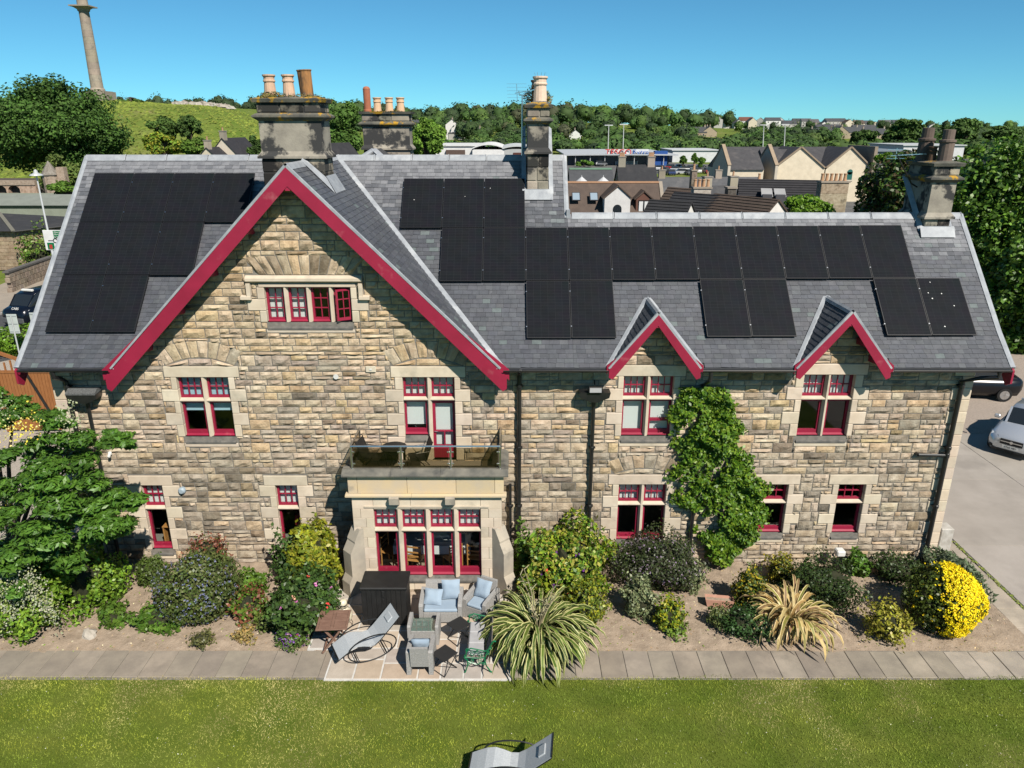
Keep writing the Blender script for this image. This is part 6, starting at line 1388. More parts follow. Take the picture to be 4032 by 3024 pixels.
yard_tree('light green young tree behind the low wing', 3170, 835, 40, 200, 130, 224, [(.085, .18, .02), (.10, .20, .025)], 20, 420, .20)
yard_tree('bright green treetop in front of the cream warehouse', 3500, 640, 62, 110, 80, 225, [(.085, .17, .02), (.07, .15, .02)], 14, 300, .24)
for k, (px, py, w_, h_) in enumerate(((3565, 530, 125, 110), (3405, 550, 105, 62), (3810, 515, 170, 110), (3950, 540, 170, 80))): round_tree('far_tree', ['domed far tree behind the right-hand chimney pots', 'dark round far tree among the stone houses', 'tall far tree breaking the skyline right of the chimney', 'pale far tree at the right of the skyline'][k], px, py, 300, w_, h_, [(.035, .075, .018), (.045, .095, .022)], 230 + k, 1.0, 22, 260)

# ---- a house kit
WALLS = {'cream': (.74, .66, .52), 'white': (.80, .79, .76), 'stone': (.42, .34, .24), 'grey': (.50, .49, .46), 'pink': (.62, .45, .35)}
ROOFS = {'slate': (.085, .088, .095), 'brown': (.115, .085, .068), 'dark': (.042, .042, .046), 'red': (.20, .085, .06), 'grey': (.13, .13, .135)}
M_HROOF = mat('far_roof', (1, 1, 1), (.78, .78, .80), 1.6, .8, .02, 8, attr=True, spec=.2, third=(1.25, 1.2, 1.15), tscale=.7, detail=7)
M_RIB = mat('ribbed_tiles', (1, 1, 1), (.80, .80, .80), 2, .75, attr=True, spec=.25)
def cottage(label, px, py, Y, w, d, wall, roofh, wc='white', rc='slate', rot=0.0, chims=(-1, 1), pots=3, wins=3, name='far_house', cat='house', group=None, coarse=True, z0=None, over=.25):
    """ridge along local x at the height the photo shows; walls reach the ground"""
    c = at(px, py, Y); zr = c.z; ze = zr - roofh; g = ground_z(c.x, Y) if z0 is None else z0; zb = min(g, ze - 1.0) - .3
    o = thing(name, label, cat, (c.x, Y, zb + .3), R(rot), group); h, hr, b = ze - zb - .3, zr - zb - .3, -.3
    a, e = w / 2, d / 2; q = MB(); col = vary(WALLS[wc], rnd, .05, .02)
    q.raw([(-a, -e, b), (a, -e, b), (a, e, b), (-a, e, b), (-a, -e, h), (a, -e, h), (a, e, h), (-a, e, h), (-a, 0, hr), (a, 0, hr)], [(0, 1, 5, 4), (2, 3, 7, 6), (1, 2, 6, 9, 5), (3, 0, 4, 8, 7)], col); q.build('wall', M_ATTR).parent = o
    k = roofh / e; t = .12
    for s in (-1, 1):
        q = MB(); rcol = vary(ROOFS[rc], rnd, .08, .02); ed = e + over
        pts = [(0, hr + t), (s * ed, hr + t - k * ed), (s * ed, hr - k * ed), (0, hr)]
        q.prism(pts if s > 0 else pts[::-1], -a - over * .5, a + over * .5, rcol, axis='x'); q.build('roof', M_HROOF).parent = o
    for cx in chims:
        q = MB(); x = cx * (a - .45); q.box(x - .42, x + .42, -.32, .32, hr - .5, hr + .95, vary((.40, .35, .28), rnd, .15), 0, 0); ch = q.build('chimney', M_ATTR); ch.parent = o
        q = MB(); q.box(x - .48, x + .48, -.38, .38, hr + .952, hr + 1.06, (.34, .31, .27)); f_ = q.build('chimney_cap', M_ATTR); f_.parent = ch
        for i in range(pots): q = MB(); q.lathe([(.11, 0), (.09, .4), (.11, .42), (.11, .46)], (x - .3 + .6 * (i + .5) / pots, 0, hr + 1.06), 7, (.50, .30, .18)); p_ = q.build('chimney_pot', M_ATTR); p_.parent = ch
    for i in range(wins):
        x = -a + w * (i + .5) / wins
        for zz in ([h - 1.4] if h < 4 else [h - 1.5, h - 4.2]):
            if zz < .5: continue
            q = MB(); q.box(x - .45, x + .45, -e - .05, -e + .02, zz - .65, zz + .65, (.80, .80, .78)); f_ = q.build('window', M_ATTR); f_.parent = o; q = MB(); q.box(x - .38, x + .38, -e - .065, -e - .052, zz - .58, zz + .58); p_ = q.build('pane', M_DARKGLASS); p_.parent = f_
    return o
ONES = ['', 'first', 'second', 'third', 'fourth', 'fifth', 'sixth', 'seventh', 'eighth', 'ninth', 'tenth', 'eleventh', 'twelfth', 'thirteenth', 'fourteenth', 'fifteenth', 'sixteenth', 'seventeenth', 'eighteenth', 'nineteenth', 'twentieth', 'twenty-first', 'twenty-second', 'twenty-third', 'twenty-fourth', 'twenty-fifth', 'twenty-sixth']
def sky_label(k, w, r): return f'{w} walled far house with {r} roof, {ONES[k + 1]} from the left along the skyline'
# skyline of pale houses and the stone villas below them
for k in range(26):
    px = 2830 + k * 34 + rnd.uniform(-8, 8); Y = 760 + rnd.uniform(-60, 60); py = 463 + .016 * (px - 2830) + rnd.uniform(-5, 10)
    if 3560 < px < 3640: continue
    wc_ = rnd.choice(['white', 'white', 'cream', 'grey']); rc_ = rnd.choice(['slate', 'slate', 'grey', 'red']) if px < 3050 else rnd.choice(['slate', 'grey', 'brown'])
    cottage(sky_label(k, wc_, rc_), px, py, Y, rnd.uniform(9, 15), 8, 0, rnd.uniform(2.6, 3.4), wc_, rc_, rnd.choice([0, 0, 90, 70, 10]), chims=(), wins=3, group='far houses on the skyline')
for k, (px, py, w_, wc, rot, lab) in enumerate(((2725, 500, 17, 'stone', 0, 'large stone villa alone among the trees'), (2790, 498, 8, 'stone', 90, 'narrow stone villa gable beside the larger villa'), (3235, 506, 13, 'stone', 0, 'low stone villa at the left of the far stone group'), (3300, 498, 12, 'stone', 90, 'tall stone villa in the middle of the far stone group'), (3345, 500, 11, 'stone', 10, 'stone villa right of the tall far villa'), (3440, 506, 14, 'stone', 0, 'long stone villa at the right of the far stone group'), (3400, 492, 16, 'stone', 0, 'stone terrace behind the far stone group'), (3260, 490, 18, 'stone', 0, 'upper stone terrace left in the far stone group'))):
    cottage(lab, px, py, 470 if py > 497 else 530, w_, 9, 0, 3.2, wc, 'slate', rot, pots=2, wins=4)
for px, py, w_, wc, lab in ((1648, 472, 9, 'white', 'white house among trees left of the narrow chimney'), (1780, 471, 6, 'white', 'white gabled cottage high in the wood'), (1830, 505, 18, 'grey', 'long blue-grey roofed house in the wood'), (2205, 521, 6, 'white', 'small white house in the wood right of the narrow chimney'), (2265, 512, 6, 'white', 'grey-roofed cottage in the wood above the supermarket')):
    cottage(lab, px, py, 420, w_, 7, 0, 2.6, wc, 'slate', 90 if w_ == 6 else 0, chims=(1,), pots=2, wins=2)
cottage('cream cottage with dark roof at the foot of the hill', 920, 545, 92, 6.2, 4.6, 0, 2.4, 'cream', 'dark', 80, chims=(-1,), pots=1, wins=2); cottage('small cream annexe left of the cream cottage', 846, 582, 88, 4.2, 3.6, 0, 1.6, 'cream', 'dark', 80, chims=(-1,), pots=1, wins=1)
cottage('white cottage behind the left chimney', 1330, 565, 100, 5, 4.5, 0, 2.2, 'white', 'dark', 60, chims=(), wins=1)
cottage('grey-roofed hall at the right edge', 4090, 560, 95, 14, 16, 0, 4.5, 'pink', 'brown', 30, chims=(), wins=3)

# ---- roofs just behind the low wing
def skylight(o, x, y, z, pitch, w=.7, h=.9): q = MB(); q.obox(TR(x, y, z, pitch), w, h, .08, (.05, .05, .055)); f_ = q.build('skylight', M_ATTR); f_.parent = o; q = MB(); q.obox(TR(x, y, z, pitch) @ Matrix.Translation((0, 0, .045)), w - .14, h - .14, .01); p_ = q.build('pane', mat('painted_sky_pane', (.30, .38, .45), None, rough=.15, spec=.6)); p_.parent = f_  # pale blue base colour of the pane stands in for reflected sky
t1 = cottage('brown-slated terrace with a white gabled dormer', 2415, 724, 54, 8.6, 9.0, 0, 4.4, 'white', 'brown', 0, chims=(), wins=0, z0=0.0)
zr = at(2415, 724, 54).z
q = MB(); q.box(-4.4, 4.3, -.12, .12, zr + .08, zr + .24, (.52, .30, .18)); q.build('ridge_tiles', M_ATTR).parent = t1
q = MB(); q.prism([(-4.7, zr - 4.35), (0, zr + .25), (0, zr + .02), (-4.7, zr - 4.6)], 4.30, 4.62, (.36, .31, .25), axis='x'); q.build('skew_coping', M_ATTR).parent = t1
def dorm(o, cx, w, zt, zb, yf, col, roofc, nm='dormer', arch_=True, zo=None):
    gh = w * .42; d = thing_part(nm, o); q = MB(); q.raw([(cx - w / 2, yf, zb), (cx + w / 2, yf, zb), (cx + w / 2, yf, zt - gh), (cx, yf, zt), (cx - w / 2, yf, zt - gh), (cx - w / 2, 0, zb), (cx + w / 2, 0, zb), (cx + w / 2, 0, zt - gh), (cx, 0, zt), (cx - w / 2, 0, zt - gh)], [(0, 1, 2, 3, 4), (1, 6, 7, 2), (5, 0, 4, 9)], col); q.build('dormer_wall', M_ATTR).parent = d
    for s in (-1, 1): q = MB(); q.bar((cx + s * (w / 4 + .08), yf - .12, zt - gh / 2 + .06), (cx + s * (w / 4 + .08), .3, zt - gh / 2 + .06), math.hypot(w / 2, gh) + .25, .1, ROOFS[roofc], up=(s * gh, 0, w / 2)); q.build('dormer_roof', M_HROOF).parent = d
    q = MB()
    if arch_: q.tube([(cx, yf - .03, zo), (cx, yf + .01, zo)], .40, 16); q.box(cx - .40, cx + .40, yf - .02, yf + .01, zo - .9, zo)
    else: q.box(cx - w * .36, cx + w * .36, yf - .03, yf, zb + .15, zt - gh - .1)
    q.build('dormer_window', M_DARKGLASS).parent = d
    if not arch_:
        for s in (-1, 1): q = MB(); q.box(cx + s * w * .18 - w * .13, cx + s * w * .18 + w * .13, yf - .05, yf - .031, zb + .25, zt - gh - .2, (.75, .77, .78)); q.build('pane', M_ATTR).parent = d
    return d
X1 = at(2415, 724, 54).x
dorm(t1, at(2432, 760, 51).x - X1, 2.35, zr - .05, zr - 4.2, -3.2, (.74, .73, .72), 'brown', zo=at(2432, 822, 51).z); dorm(t1, at(2533, 780, 52).x - X1, 1.4, zr - .6, zr - 2.8, -2.4, (.16, .08, .06), 'brown', arch_=False)
for px in (2268, 2338): p = at(px, 782, 52.2); skylight(t1, p.x - X1, p.y - 54, p.z + .18, math.atan(4.4 / 4.5), .78, .95)
t2 = cottage('dark slate roof with a pot-topped chimney behind the brown terrace', 2505, 652, 74, 4.4, 7, 0, 3.2, 'stone', 'dark', 0, pots=4, wins=0, z0=0); t3 = cottage('mossy-ridged slate roof with two conical vents', 2325, 668, 72, 4.9, 7, 0, 2.6, 'stone', 'slate', 0, chims=(), wins=0, z0=0)
z3 = at(2325, 668, 72).z
q = MB(); q.box(-2.5, 2.5, -.25, .25, z3 + .02, z3 + .20, (.20, .34, .24)); q.build('copper_ridge', M_ATTR).parent = t3
for px in (2290, 2375):
    p = at(px, 716, 69.4); v = thing_part('roof_vent', t3); q = MB(); q.lathe([(.48, 0), (.48, .3)], (p.x - at(2325, 668, 72).x, -2.6, p.z - .3), 10, (.08, .08, .08)); q.build('vent_drum', M_ATTR).parent = v; q = MB(); q.lathe([(.75, .3), (.05, .85), (.02, 1.05)], (p.x - at(2325, 668, 72).x, -2.6, p.z - .3), 10, (.62, .63, .64)); q.build('vent_cone', M_ATTR).parent = v
cottage('long grey slate roof in front of the cream warehouse', 2790, 700, 84, 13.5, 7, 0, 2.4, 'stone', 'grey', 0, chims=(-1, .2), pots=1, wins=0, z0=0)
def ribbed(label, px, py, Y, w, d, roofh, rc, rot, gable='white', chims=(), pots=4):
    o = cottage(label, px, py, Y, w, d, 0, roofh, gable, rc, rot, chims, pots, wins=0, z0=0.0); h = at(px, py, Y).z; e = d / 2 + .25; k = roofh / (d / 2)
    for s in (-1, 1):
        n_ = int(math.hypot(e, e * k) / .30)
        for i in range(n_): t = (i + .5) / n_; q = MB(); q.bar((-w / 2 - .1, s * e * t, h + .15 - k * e * t), (w / 2 + .1, s * e * t, h + .15 - k * e * t), .05, .06, vary(ROOFS[rc], rnd, .15), up=(0, s * k, 1)); q.build('tile_course', M_RIB).parent = o
    return o
ribbed('dark ribbed roof with white gable facing left of the brown-tiled roof', 2770, 768, 44, 5.2, 5.6, 2.3, 'dark', -42); ribbed('brown ribbed-tile roof with a white gable above the low ridge', 2935, 778, 41, 6.0, 6.2, 2.5, 'brown', -56); ribbed('small dark tiled roof left of the white chimney', 2690, 745, 50, 3.2, 3.6, 1.8, 'brown', -50); ribbed('low dark tiled roof over the far left yard', 2640, 795, 42, 3.4, 3.6, 1.6, 'dark', -35)
t5 = ribbed('wide dark tiled roof with two lead-topped dormers', 3075, 712, 52, 7.2, 9.0, 3.4, 'dark', -14, chims=())
z5 = at(3075, 712, 52).z
for px in (3065, 3115):
    p = at(px, 745, 48.6); v = thing_part('lead_dormer', t5); q = MB(); lx = p.x - at(3075, 712, 52).x; q.box(lx - .40, lx + .40, -3.9, -1.2, z5 - 2.6, z5 - .95, (.10, .10, .11)); q.build('dormer_box', M_ATTR).parent = v; q = MB(); q.obox(TR(lx, -2.7, z5 - .86, R(14)), .95, 2.2, .06, (.42, .42, .42)); q.build('dormer_lid', M_ATTR).parent = v
cottage('grey roof with a tall chimney between the tiled roofs', 2840, 735, 60, 5.0, 5, 0, 2.2, 'stone', 'slate', 12, chims=(-.8, .6), pots=1, wins=0, z0=0)
def stack(label, px0, px1, py0, py1, Y, pots, col=(.46, .39, .29)):
    a, b = at(px0, py0, Y), at(px1, py1, Y); o = thing('chimney_stack', label, 'chimney', ((a.x + b.x) / 2, Y, 0)); w_ = (b.x - a.x) / 2; z = a.z
    q = MB(); n_ = 7
    for i in range(n_): q.box(-w_, w_, -.5, .5, z * i / n_ + .005, z * (i + 1) / n_ - .005 - (.14 if i == n_ - 1 else 0), vary(col, rnd, .12), 0, .015)
    q.build('stack', M_STONE).parent = o; q = MB(); q.box(-w_ - .08, w_ + .08, -.58, .58, z - .13, z, (.36, .31, .25)); q.build('cap', M_ATTR).parent = o
    for i in range(pots): q = MB(); q.lathe([(.15, 0), (.12, .5), (.15, .52), (.15, .60), (.11, .61)], (-w_ + 2 * w_ * (i + .5) / pots, 0, z), 10, (.56, .34, .20)); q.build('chimney_pot', M_ATTR).parent = o
stack('broad sandstone stack with six clay pots in front of the cream warehouse', 3228, 3322, 712, 800, 47, 6); stack('pale rendered chimney with four pots among the dark roofs', 2728, 2790, 735, 800, 46, 4, (.55, .52, .47)); stack('slim dark stone chimney left of the brown ribbed roof', 2862, 2888, 735, 800, 46, 0, (.16, .15, .14)); stack('small stone chimney above the grey slate roof', 2972, 3000, 708, 760, 58, 1, (.3, .28, .25)); stack('thin stone chimney left of the rendered chimney', 2722, 2738, 668, 730, 70, 1, (.28, .24, .2))
# ---- cream warehouse with stone-coped gables
wh = thing('cream_warehouse', 'large cream-rendered building with three front gables and slate roofs', 'building', (0, 0, 0)); WY = 104.0
def wp(px, py, Y=WY): return at(px, py, Y)
zr = wp(3000, 578, WY + 9).z; ze = wp(3000, 668, WY).z - .4; xl, xr = wp(2845, 600, WY + 9).x, wp(3425, 600, WY + 9).x
q = MB(); q.box(xl, xr, WY + 1.5, WY + 18, -.1, ze, (.76, .66, .50)); q.build('main_wall', M_ATTR, wh)
q = MB(); q.prism([(WY + 1.2, ze), (WY + 9.5, zr), (WY + 18.3, ze)], xl, xr, (.090, .088, .092), axis='x'); q.build('main_roof', M_HROOF, wh)
for i, (pa, pk, pb, pyk) in enumerate(((3045, 3155, 3245, 583), (3250, 3352, 3430, 583))):
    xa, xk, xb = wp(pa, 680).x, wp(pk, pyk).x, wp(pb, 680).x; zk = wp(pk, pyk).z; zf = wp(pa, 665).z
    q = MB(); q.poly([(xa, WY, -.1), (xb, WY, -.1), (xb, WY, zf), (xk, WY, zk), (xa, WY, zf)], (.80, .70, .53)); q.poly([(xa, WY, -.1), (xa, WY, zf), (xa, WY + 4, zf), (xa, WY + 4, -.1)], (.80, .70, .53)); q.poly([(xb, WY, -.1), (xb, WY + 4, -.1), (xb, WY + 4, zf), (xb, WY, zf)], (.80, .70, .53)); q.build('gable_wall', M_ATTR, wh)
    for s, xe in ((-1, xa), (1, xb)): q = MB(); q.poly([(xk, WY - .1, zk + .1), (xe, WY - .1, zf + .1), (xe, WY + 9, zf + .1), (xk, WY + 9, zk + .1)][::s], (.085, .083, .088)); q.build('gable_roof', M_HROOF, wh); q = MB(); q.bar((xk, WY - .05, zk + .18), (xe, WY - .05, zf + .18), .35, .22, (.36, .28, .20)); q.build('skew_coping', M_ATTR, wh)
    if i == 1:
        p = wp(3345, 690); q = MB(); q.box(p.x - .42, p.x + .42, WY - .06, WY - .01, p.z - .7, p.z + .5, (.03, .14, .12)); q.tube([(p.x, WY - .06, p.z + .5), (p.x, WY - .01, p.z + .5)], .42, 16, (.03, .14, .12)); aw = q.build('arched_window', M_ATTRG, wh); q = MB(); q.box(p.x - .56, p.x + .56, WY - .09, WY - .0, p.z - .9, p.z - .71, (.70, .64, .52)); q.build('sill', M_ATTR, aw)
# tall stone-coped gable ends on the left
for (pa, pk, pb) in ((2812, 2845, 2862), (2995, 3033, 3045)):
    xa, xb = wp(pa, 690, WY - 3).x, wp(pb, 690, WY - 3).x; zk = wp(pk, 572, WY - 3).z; zf = wp(pa, 650, WY - 3).z
    q = MB(); q.prism([(WY - 5, -.1), (WY + 4, -.1), (WY + 4, zf), (WY - .5, zk - .3), (WY - 5, zf)], xb - .5, xb - .1, (.62, .56, .46), axis='x'); q.build('end_gable', M_ATTR, wh)
    q = MB(); q.bar((xb - .3, WY - 5, zf), (xb - .3, WY - .5, zk), .55, .3, (.40, .31, .22)); q.bar((xb - .3, WY + 4, zf), (xb - .3, WY - .5, zk), .55, .3, (.40, .31, .22)); q.build('skew_coping', M_ATTR, wh)
    q = MB(); x2 = xb + (wp(2990, 600, WY).x - wp(2862, 600, WY).x); wo = 0 if pa < 2900 else 5.2; q.box(xb - .1, x2, WY - 4.6 + wo, WY + 3.6 + wo, -.1, zf - .6, (.76, .66, .50)); q.build('wing_wall', M_ATTR, wh); q = MB(); q.prism([(WY - 4.9 + wo, zf - .6), (WY - .5 + wo, zk - .8), (WY + 3.9 + wo, zf - .6)], xb - .1, x2, (.088, .086, .09), axis='x'); q.build('wing_roof', M_HROOF, wh)
for px in (3415, 3395): xb = wp(px, 600, WY + 2).x; zk = wp(px, 575, WY + 2).z; q = MB(); q.box(xb - .25, xb + .25, WY - 1, WY + 9, ze - 1, zk - (0 if px > 3400 else 3), (.34, .28, .21)); q.build('skew_coping', M_ATTR, wh); break
# blue-grey flat roofs and white sheds beyond
def shed(label, px0, px1, py0, py1, Y, depth, wc, rc, zb=-.1, arch_=0.0, parts=()):
    a, b = at(px0, py0, Y), at(px1, py1, Y); o = thing('retail_shed', label, 'building', (0, 0, 0)); zt = a.z; q = MB(); q.box(a.x, b.x, Y, Y + depth, zb, zt - .25, wc); q.build('wall', M_ATTR, o)
    n_ = 8; q = MB(); pts = [(a.x - .4 + (b.x - a.x + .8) * i / n_, zt - .25 + arch_ * (1 - (2 * i / n_ - 1) ** 2)) for i in range(n_ + 1)]; q.prism(pts + [(x, z + .25) for x, z in pts[::-1]], Y - .4, Y + depth + .4, rc, axis='y'); q.build('roof', M_ATTR, o); return o, a, b
o, a, b = shed('white flat-roofed retail shed left of the narrow chimney', 1715, 1900, 572, 612, 205, 30, (.80, .80, .79), (.74, .74, .73)); q = MB(); q.box(a.x + 3, a.x + 8.5, 204.2, 205.2, 0, at(1715, 590, 205).z, (.13, .09, .075)); q.build('brick_block', M_ATTR, o)
shed('long white shed with a shallow curved roof', 1860, 1985, 585, 612, 195, 30, (.82, .82, .81), (.80, .80, .79), arch_=1.2); o, a, b = shed('grey portal-fronted shed just left of the narrow chimney', 1985, 2085, 582, 610, 150, 22, (.48, .49, .50), (.62, .64, .65), arch_=.5); q = MB(); q.box(a.x + 2, b.x, 149.8, 150, 0, a.z - 1.0, (.12, .045, .035)); q.build('red_door', M_ATTR, o)
shed('pale shed behind the car park', 2650, 2830, 590, 640, 235, 20, (.72, .74, .75), (.60, .62, .64)); shed('blue-grey flat roof right of the cream warehouse', 3430, 3570, 592, 640, 150, 25, (.30, .33, .36), (.22, .26, .30)); shed('white flat building behind the right-hand chimney', 3560, 3790, 570, 620, 190, 20, (.70, .71, .72), (.55, .57, .58))
# supermarket
sm = thing('supermarket', 'low supermarket with dark glazed front and red and blue roof lettering', 'building', (0, 0, 0)); SY = 215.0; a, b = at(2236, 612, SY), at(2640, 612, SY)
q = MB(); q.box(a.x, b.x, SY + 2, SY + 45, -.1, a.z - .2, (.045, .055, .07)); q.build('glazed_front', M_ATTRG, sm); n_ = 10; q = MB(); pts = [(a.x - 1 + (b.x - a.x + 3) * i / n_, a.z + .12 * (1 - (2 * i / n_ - 1) ** 2)) for i in range(n_ + 1)]; q.prism(pts + [(x, z + .35) for x, z in pts[::-1]], SY - 2, SY + 46, (.50, .53, .56), axis='y'); q.build('curved_roof', M_ATTR, sm)
for k in range(7): x = a.x + (b.x - a.x) * (k + .5) / 7; q = MB(); q.tube([(x, SY - 1.2, 0), (x, SY - 1.2, a.z)], .12, 6, (.6, .6, .6)); q.build('column', M_ATTR, sm)
q = MB(); p0, p1 = at(2425, 640, SY + 1), at(2510, 660, SY + 1); q.box(p0.x, p1.x, SY + 1.5, SY + 1.9, 0, p0.z + .4, (.20, .24, .28)); q.build('entrance_glazing', M_ATTRG, sm)
for k in range(5): x = p0.x + (p1.x - p0.x) * k / 4; q = MB(); q.box(x - .08, x + .08, SY + 1.40, SY + 1.49, 0, p0.z + .4, (.7, .7, .7)); q.build('entrance_mullion', M_ATTR, sm)
TX = Matrix.Rotation(R(90), 4, 'X')
c1, c3 = at(2435, 601, SY - 1), at(2523, 601, SY - 1)
text_mesh('red_letters', 'TESCO', 2.6, mat('red_sign', (.60, .03, .03), None), Matrix.Translation(c1) @ TX, sm, .1); text_mesh('blue_letters', 'Extra', 2.3, mat('blue_sign', (.03, .12, .42), None), Matrix.Translation(c3) @ TX, sm, .1)
q = MB(); q.box(c1.x - 3.2, c1.x + 3.2, SY - .6, SY - .5, c1.z - 1.0, c1.z + 1.0, (.80, .78, .78)); q.box(c3.x - 2.4, c3.x + 2.4, SY - .6, SY - .5, c3.z - 1.0, c3.z + 1.0, (.78, .80, .82)); q.build('sign_board', M_ATTR, sm)
q = MB(); q.box(at(2575, 645, SY).x, at(2625, 645, SY).x, SY - .5, SY + 1.9, 0, 4.2, (.03, .10, .34)); q.build('blue_bay', M_ATTR, sm)
# floodlight masts
for px, pt, pb, lab in ((2397, 493, 600, 'first floodlight mast from the left behind the supermarket'), (2456, 490, 600, 'second floodlight mast behind the supermarket'), (3008, 492, 590, 'left floodlight mast behind the cream warehouse'), (3092, 490, 590, 'right floodlight mast behind the cream warehouse')):
    t, b = at(px, pt, 270), at(px - 3, pb, 270); o = thing('floodlight_mast', lab, 'floodlight mast', (b.x, 270, -.1), group='stadium masts'); q = MB(); q.tube([(b.x, 270, -.1), (t.x, 270, t.z)], [.22, .14], 7, (.62, .64, .64)); q.build('mast', M_ATTR, o); q = MB(); q.box(t.x - 1.5, t.x + 1.5, 269.8, 270.2, t.z - .15, t.z + .15, (.66, .68, .68)); q.build('lamp_bar', M_ATTR, o)
# car park
CARC = [(.75, .75, .75), (.10, .11, .12), (.35, .03, .03), (.45, .47, .50), (.03, .05, .14), (.8, .8, .8), (.2, .21, .22)]
CARN = ['white', 'black', 'red', 'silver', 'dark blue', 'white', 'grey']
def tiny_car(x, y, rot, col, lab):
    o = thing('parked_car', lab, 'car', (x, y, 0), rot, 'cars in the supermarket car park')
    q = MB(); q.prism([(-2.1, .35), (2.1, .35), (2.15, .75), (1.3, .92), (-1.9, .95), (-2.15, .7)], -.85, .85, col, axis='y'); q.build('body', M_ATTRG).parent = o
    q = MB(); q.prism([(-1.75, .93), (1.15, .91), (.45, 1.42), (-1.2, 1.45)], -.76, .76, (.03, .035, .04), axis='y'); q.build('cabin', M_ATTRG).parent = o
    for sx in (-1.3, 1.3):
        for sy in (-.8, .8): q = MB(); q.tube([(sx, sy - .09, .32), (sx, sy + .09, .32)], .32, 10, (.02, .02, .02)); q.build('wheel', M_ATTR).parent = o
for k, (px, py) in enumerate([(2600, 672), (2618, 680), (2640, 668), (2660, 676), (2682, 668), (2700, 676), (2722, 672), (2742, 682), (2765, 672), (2785, 684), (2690, 688), (2640, 690), (2355, 652), (2370, 654), (2800, 676), (2715, 690)]):
    p = gr(px, py); ci = k % 7; tiny_car(p.x, p.y, R(rnd.choice([90, 90, 60, 0])), CARC[ci], f"{CARN[ci]} car in the supermarket car park, {['leftmost but two', 'left of the small trees', 'near the blue bay', 'in the front row', 'before the pale shed', 'beside the first small tree', 'behind the thin chimney', 'beside the second small tree', 'at the right by the bushy tree', 'rightmost in the front row', 'in the middle of the front row', 'at the left of the front row', 'at the hedge by the doors', 'next to the hedge by the doors', 'rightmost of all', 'right of the middle in front'][k]}")
for k, (px, py, Y, w_, h_) in enumerate(((2690, 630, 190, 26, 34), (2735, 625, 190, 22, 34), (2760, 640, 180, 34, 40), (2300, 645, 205, 70, 24))): round_tree('car_park_tree', ['first small tree from the left in the car park', 'second small tree in the car park', 'bushy tree at the car park edge by the warehouse', 'hedge of shrubs before the supermarket front'][k], px, py, Y, w_, h_, [(.05, .12, .02), (.07, .15, .025)], 250 + k, .45, 9, 200, 0.0)
# ---------------------------------------------------------------- hill top: column and ruin
mo = thing('memorial_column', 'tall weathered stone memorial column on the grassy hill', 'monument', (at(392, 400, 195).x, 195, ground_z(at(392, 400, 195).x, 195))); mx = mo.location.x; mz = min(mo.location.z, at(403, 405, 195).z) - .4
ztop = at(300, 8, 195).z; zsh = at(388, 345, 195).z; zcap = at(318, 45, 195).z
M_COLST = mat('column_stone', (.40, .335, .26), (.30, .255, .205), .5, .9, .03, 2, attr=True, third=(.22, .20, .17), tscale=.8)
q = MB(); q.box(mx - 3.2, mx + 3.2, 191.8, 198.2, mz - 1, mz + 3.2); q.box(mx - 2.3, mx + 2.3, 192.7, 197.3, mz + 3.2, zsh - 1.6); q.box(mx - 2.7, mx + 2.7, 192.3, 197.7, zsh - 1.6, zsh - .9); q.build('pedestal', M_COLST, mo)
q = MB(); q.lathe([(1.9, -.9), (1.9, -.5), (1.65, -.1), (1.6, 0)], (mx, 195, zsh), 20); q.build('column_base', M_COLST, mo)
nd = 12; rb, rt_ = 1.58, 1.24
for i in range(nd): z0_, z1_ = zsh + (zcap - zsh) * i / nd, zsh + (zcap - zsh) * (i + 1) / nd; r0, r1 = rb + (rt_ - rb) * i / nd, rb + (rt_ - rb) * (i + 1) / nd; q = MB(); q.lathe([(r0 - .03, 0), (r0, .05), (r1, z1_ - z0_ - .05), (r1 - .03, z1_ - z0_)], (mx, 195, z0_), 20, vary((1, 1, 1), rnd, .06)); q.build('drum', M_COLST, mo)
q = MB(); q.lathe([(1.42, 0), (1.6, .5), (2.3, .9), (2.3, 1.3), (1.5, 1.35)], (mx, 195, zcap), 20); q.box(mx - 2.5, mx + 2.5, 192.5, 197.5, zcap + 1.0, zcap + 1.3); q.build('capital', M_COLST, mo)
q = MB(); q.lathe([(1.35, 1.3), (1.3, 2.9), (1.4, 3.0), (1.0, 3.5), (.6, 4.0), (.5, 4.6)], (mx, 195, zcap), 16); q.build('statue_base', M_COLST, mo)
rn = thing('castle_ruin', 'long heap of pale ruined castle walling along the hill crest', 'ruin', (at(790, 425, 205).x, 205, at(790, 432, 205).z)); r_ = random.Random(3)
for i in range(46):
    px = 690 + 220 * i / 45; py = 424 + r_.uniform(-4, 5) + (6 if px > 860 else 0); p = at(px, py, 203 + r_.uniform(-1, 1)); p.z = max(p.z, ground_z(p.x, p.y) + .35); s = r_.uniform(.6, 1.3); q = MB(); core_blob(q, (0, 0, 0), (s * 1.3, s, s * .9), vary((.44, .40, .34), r_, .15), i, .55, 4)
    q.v = [(x + p.x, y + p.y, z + p.z - .2) for x, y, z in q.v]; q.build('rubble_block', M_ATTR, rn)

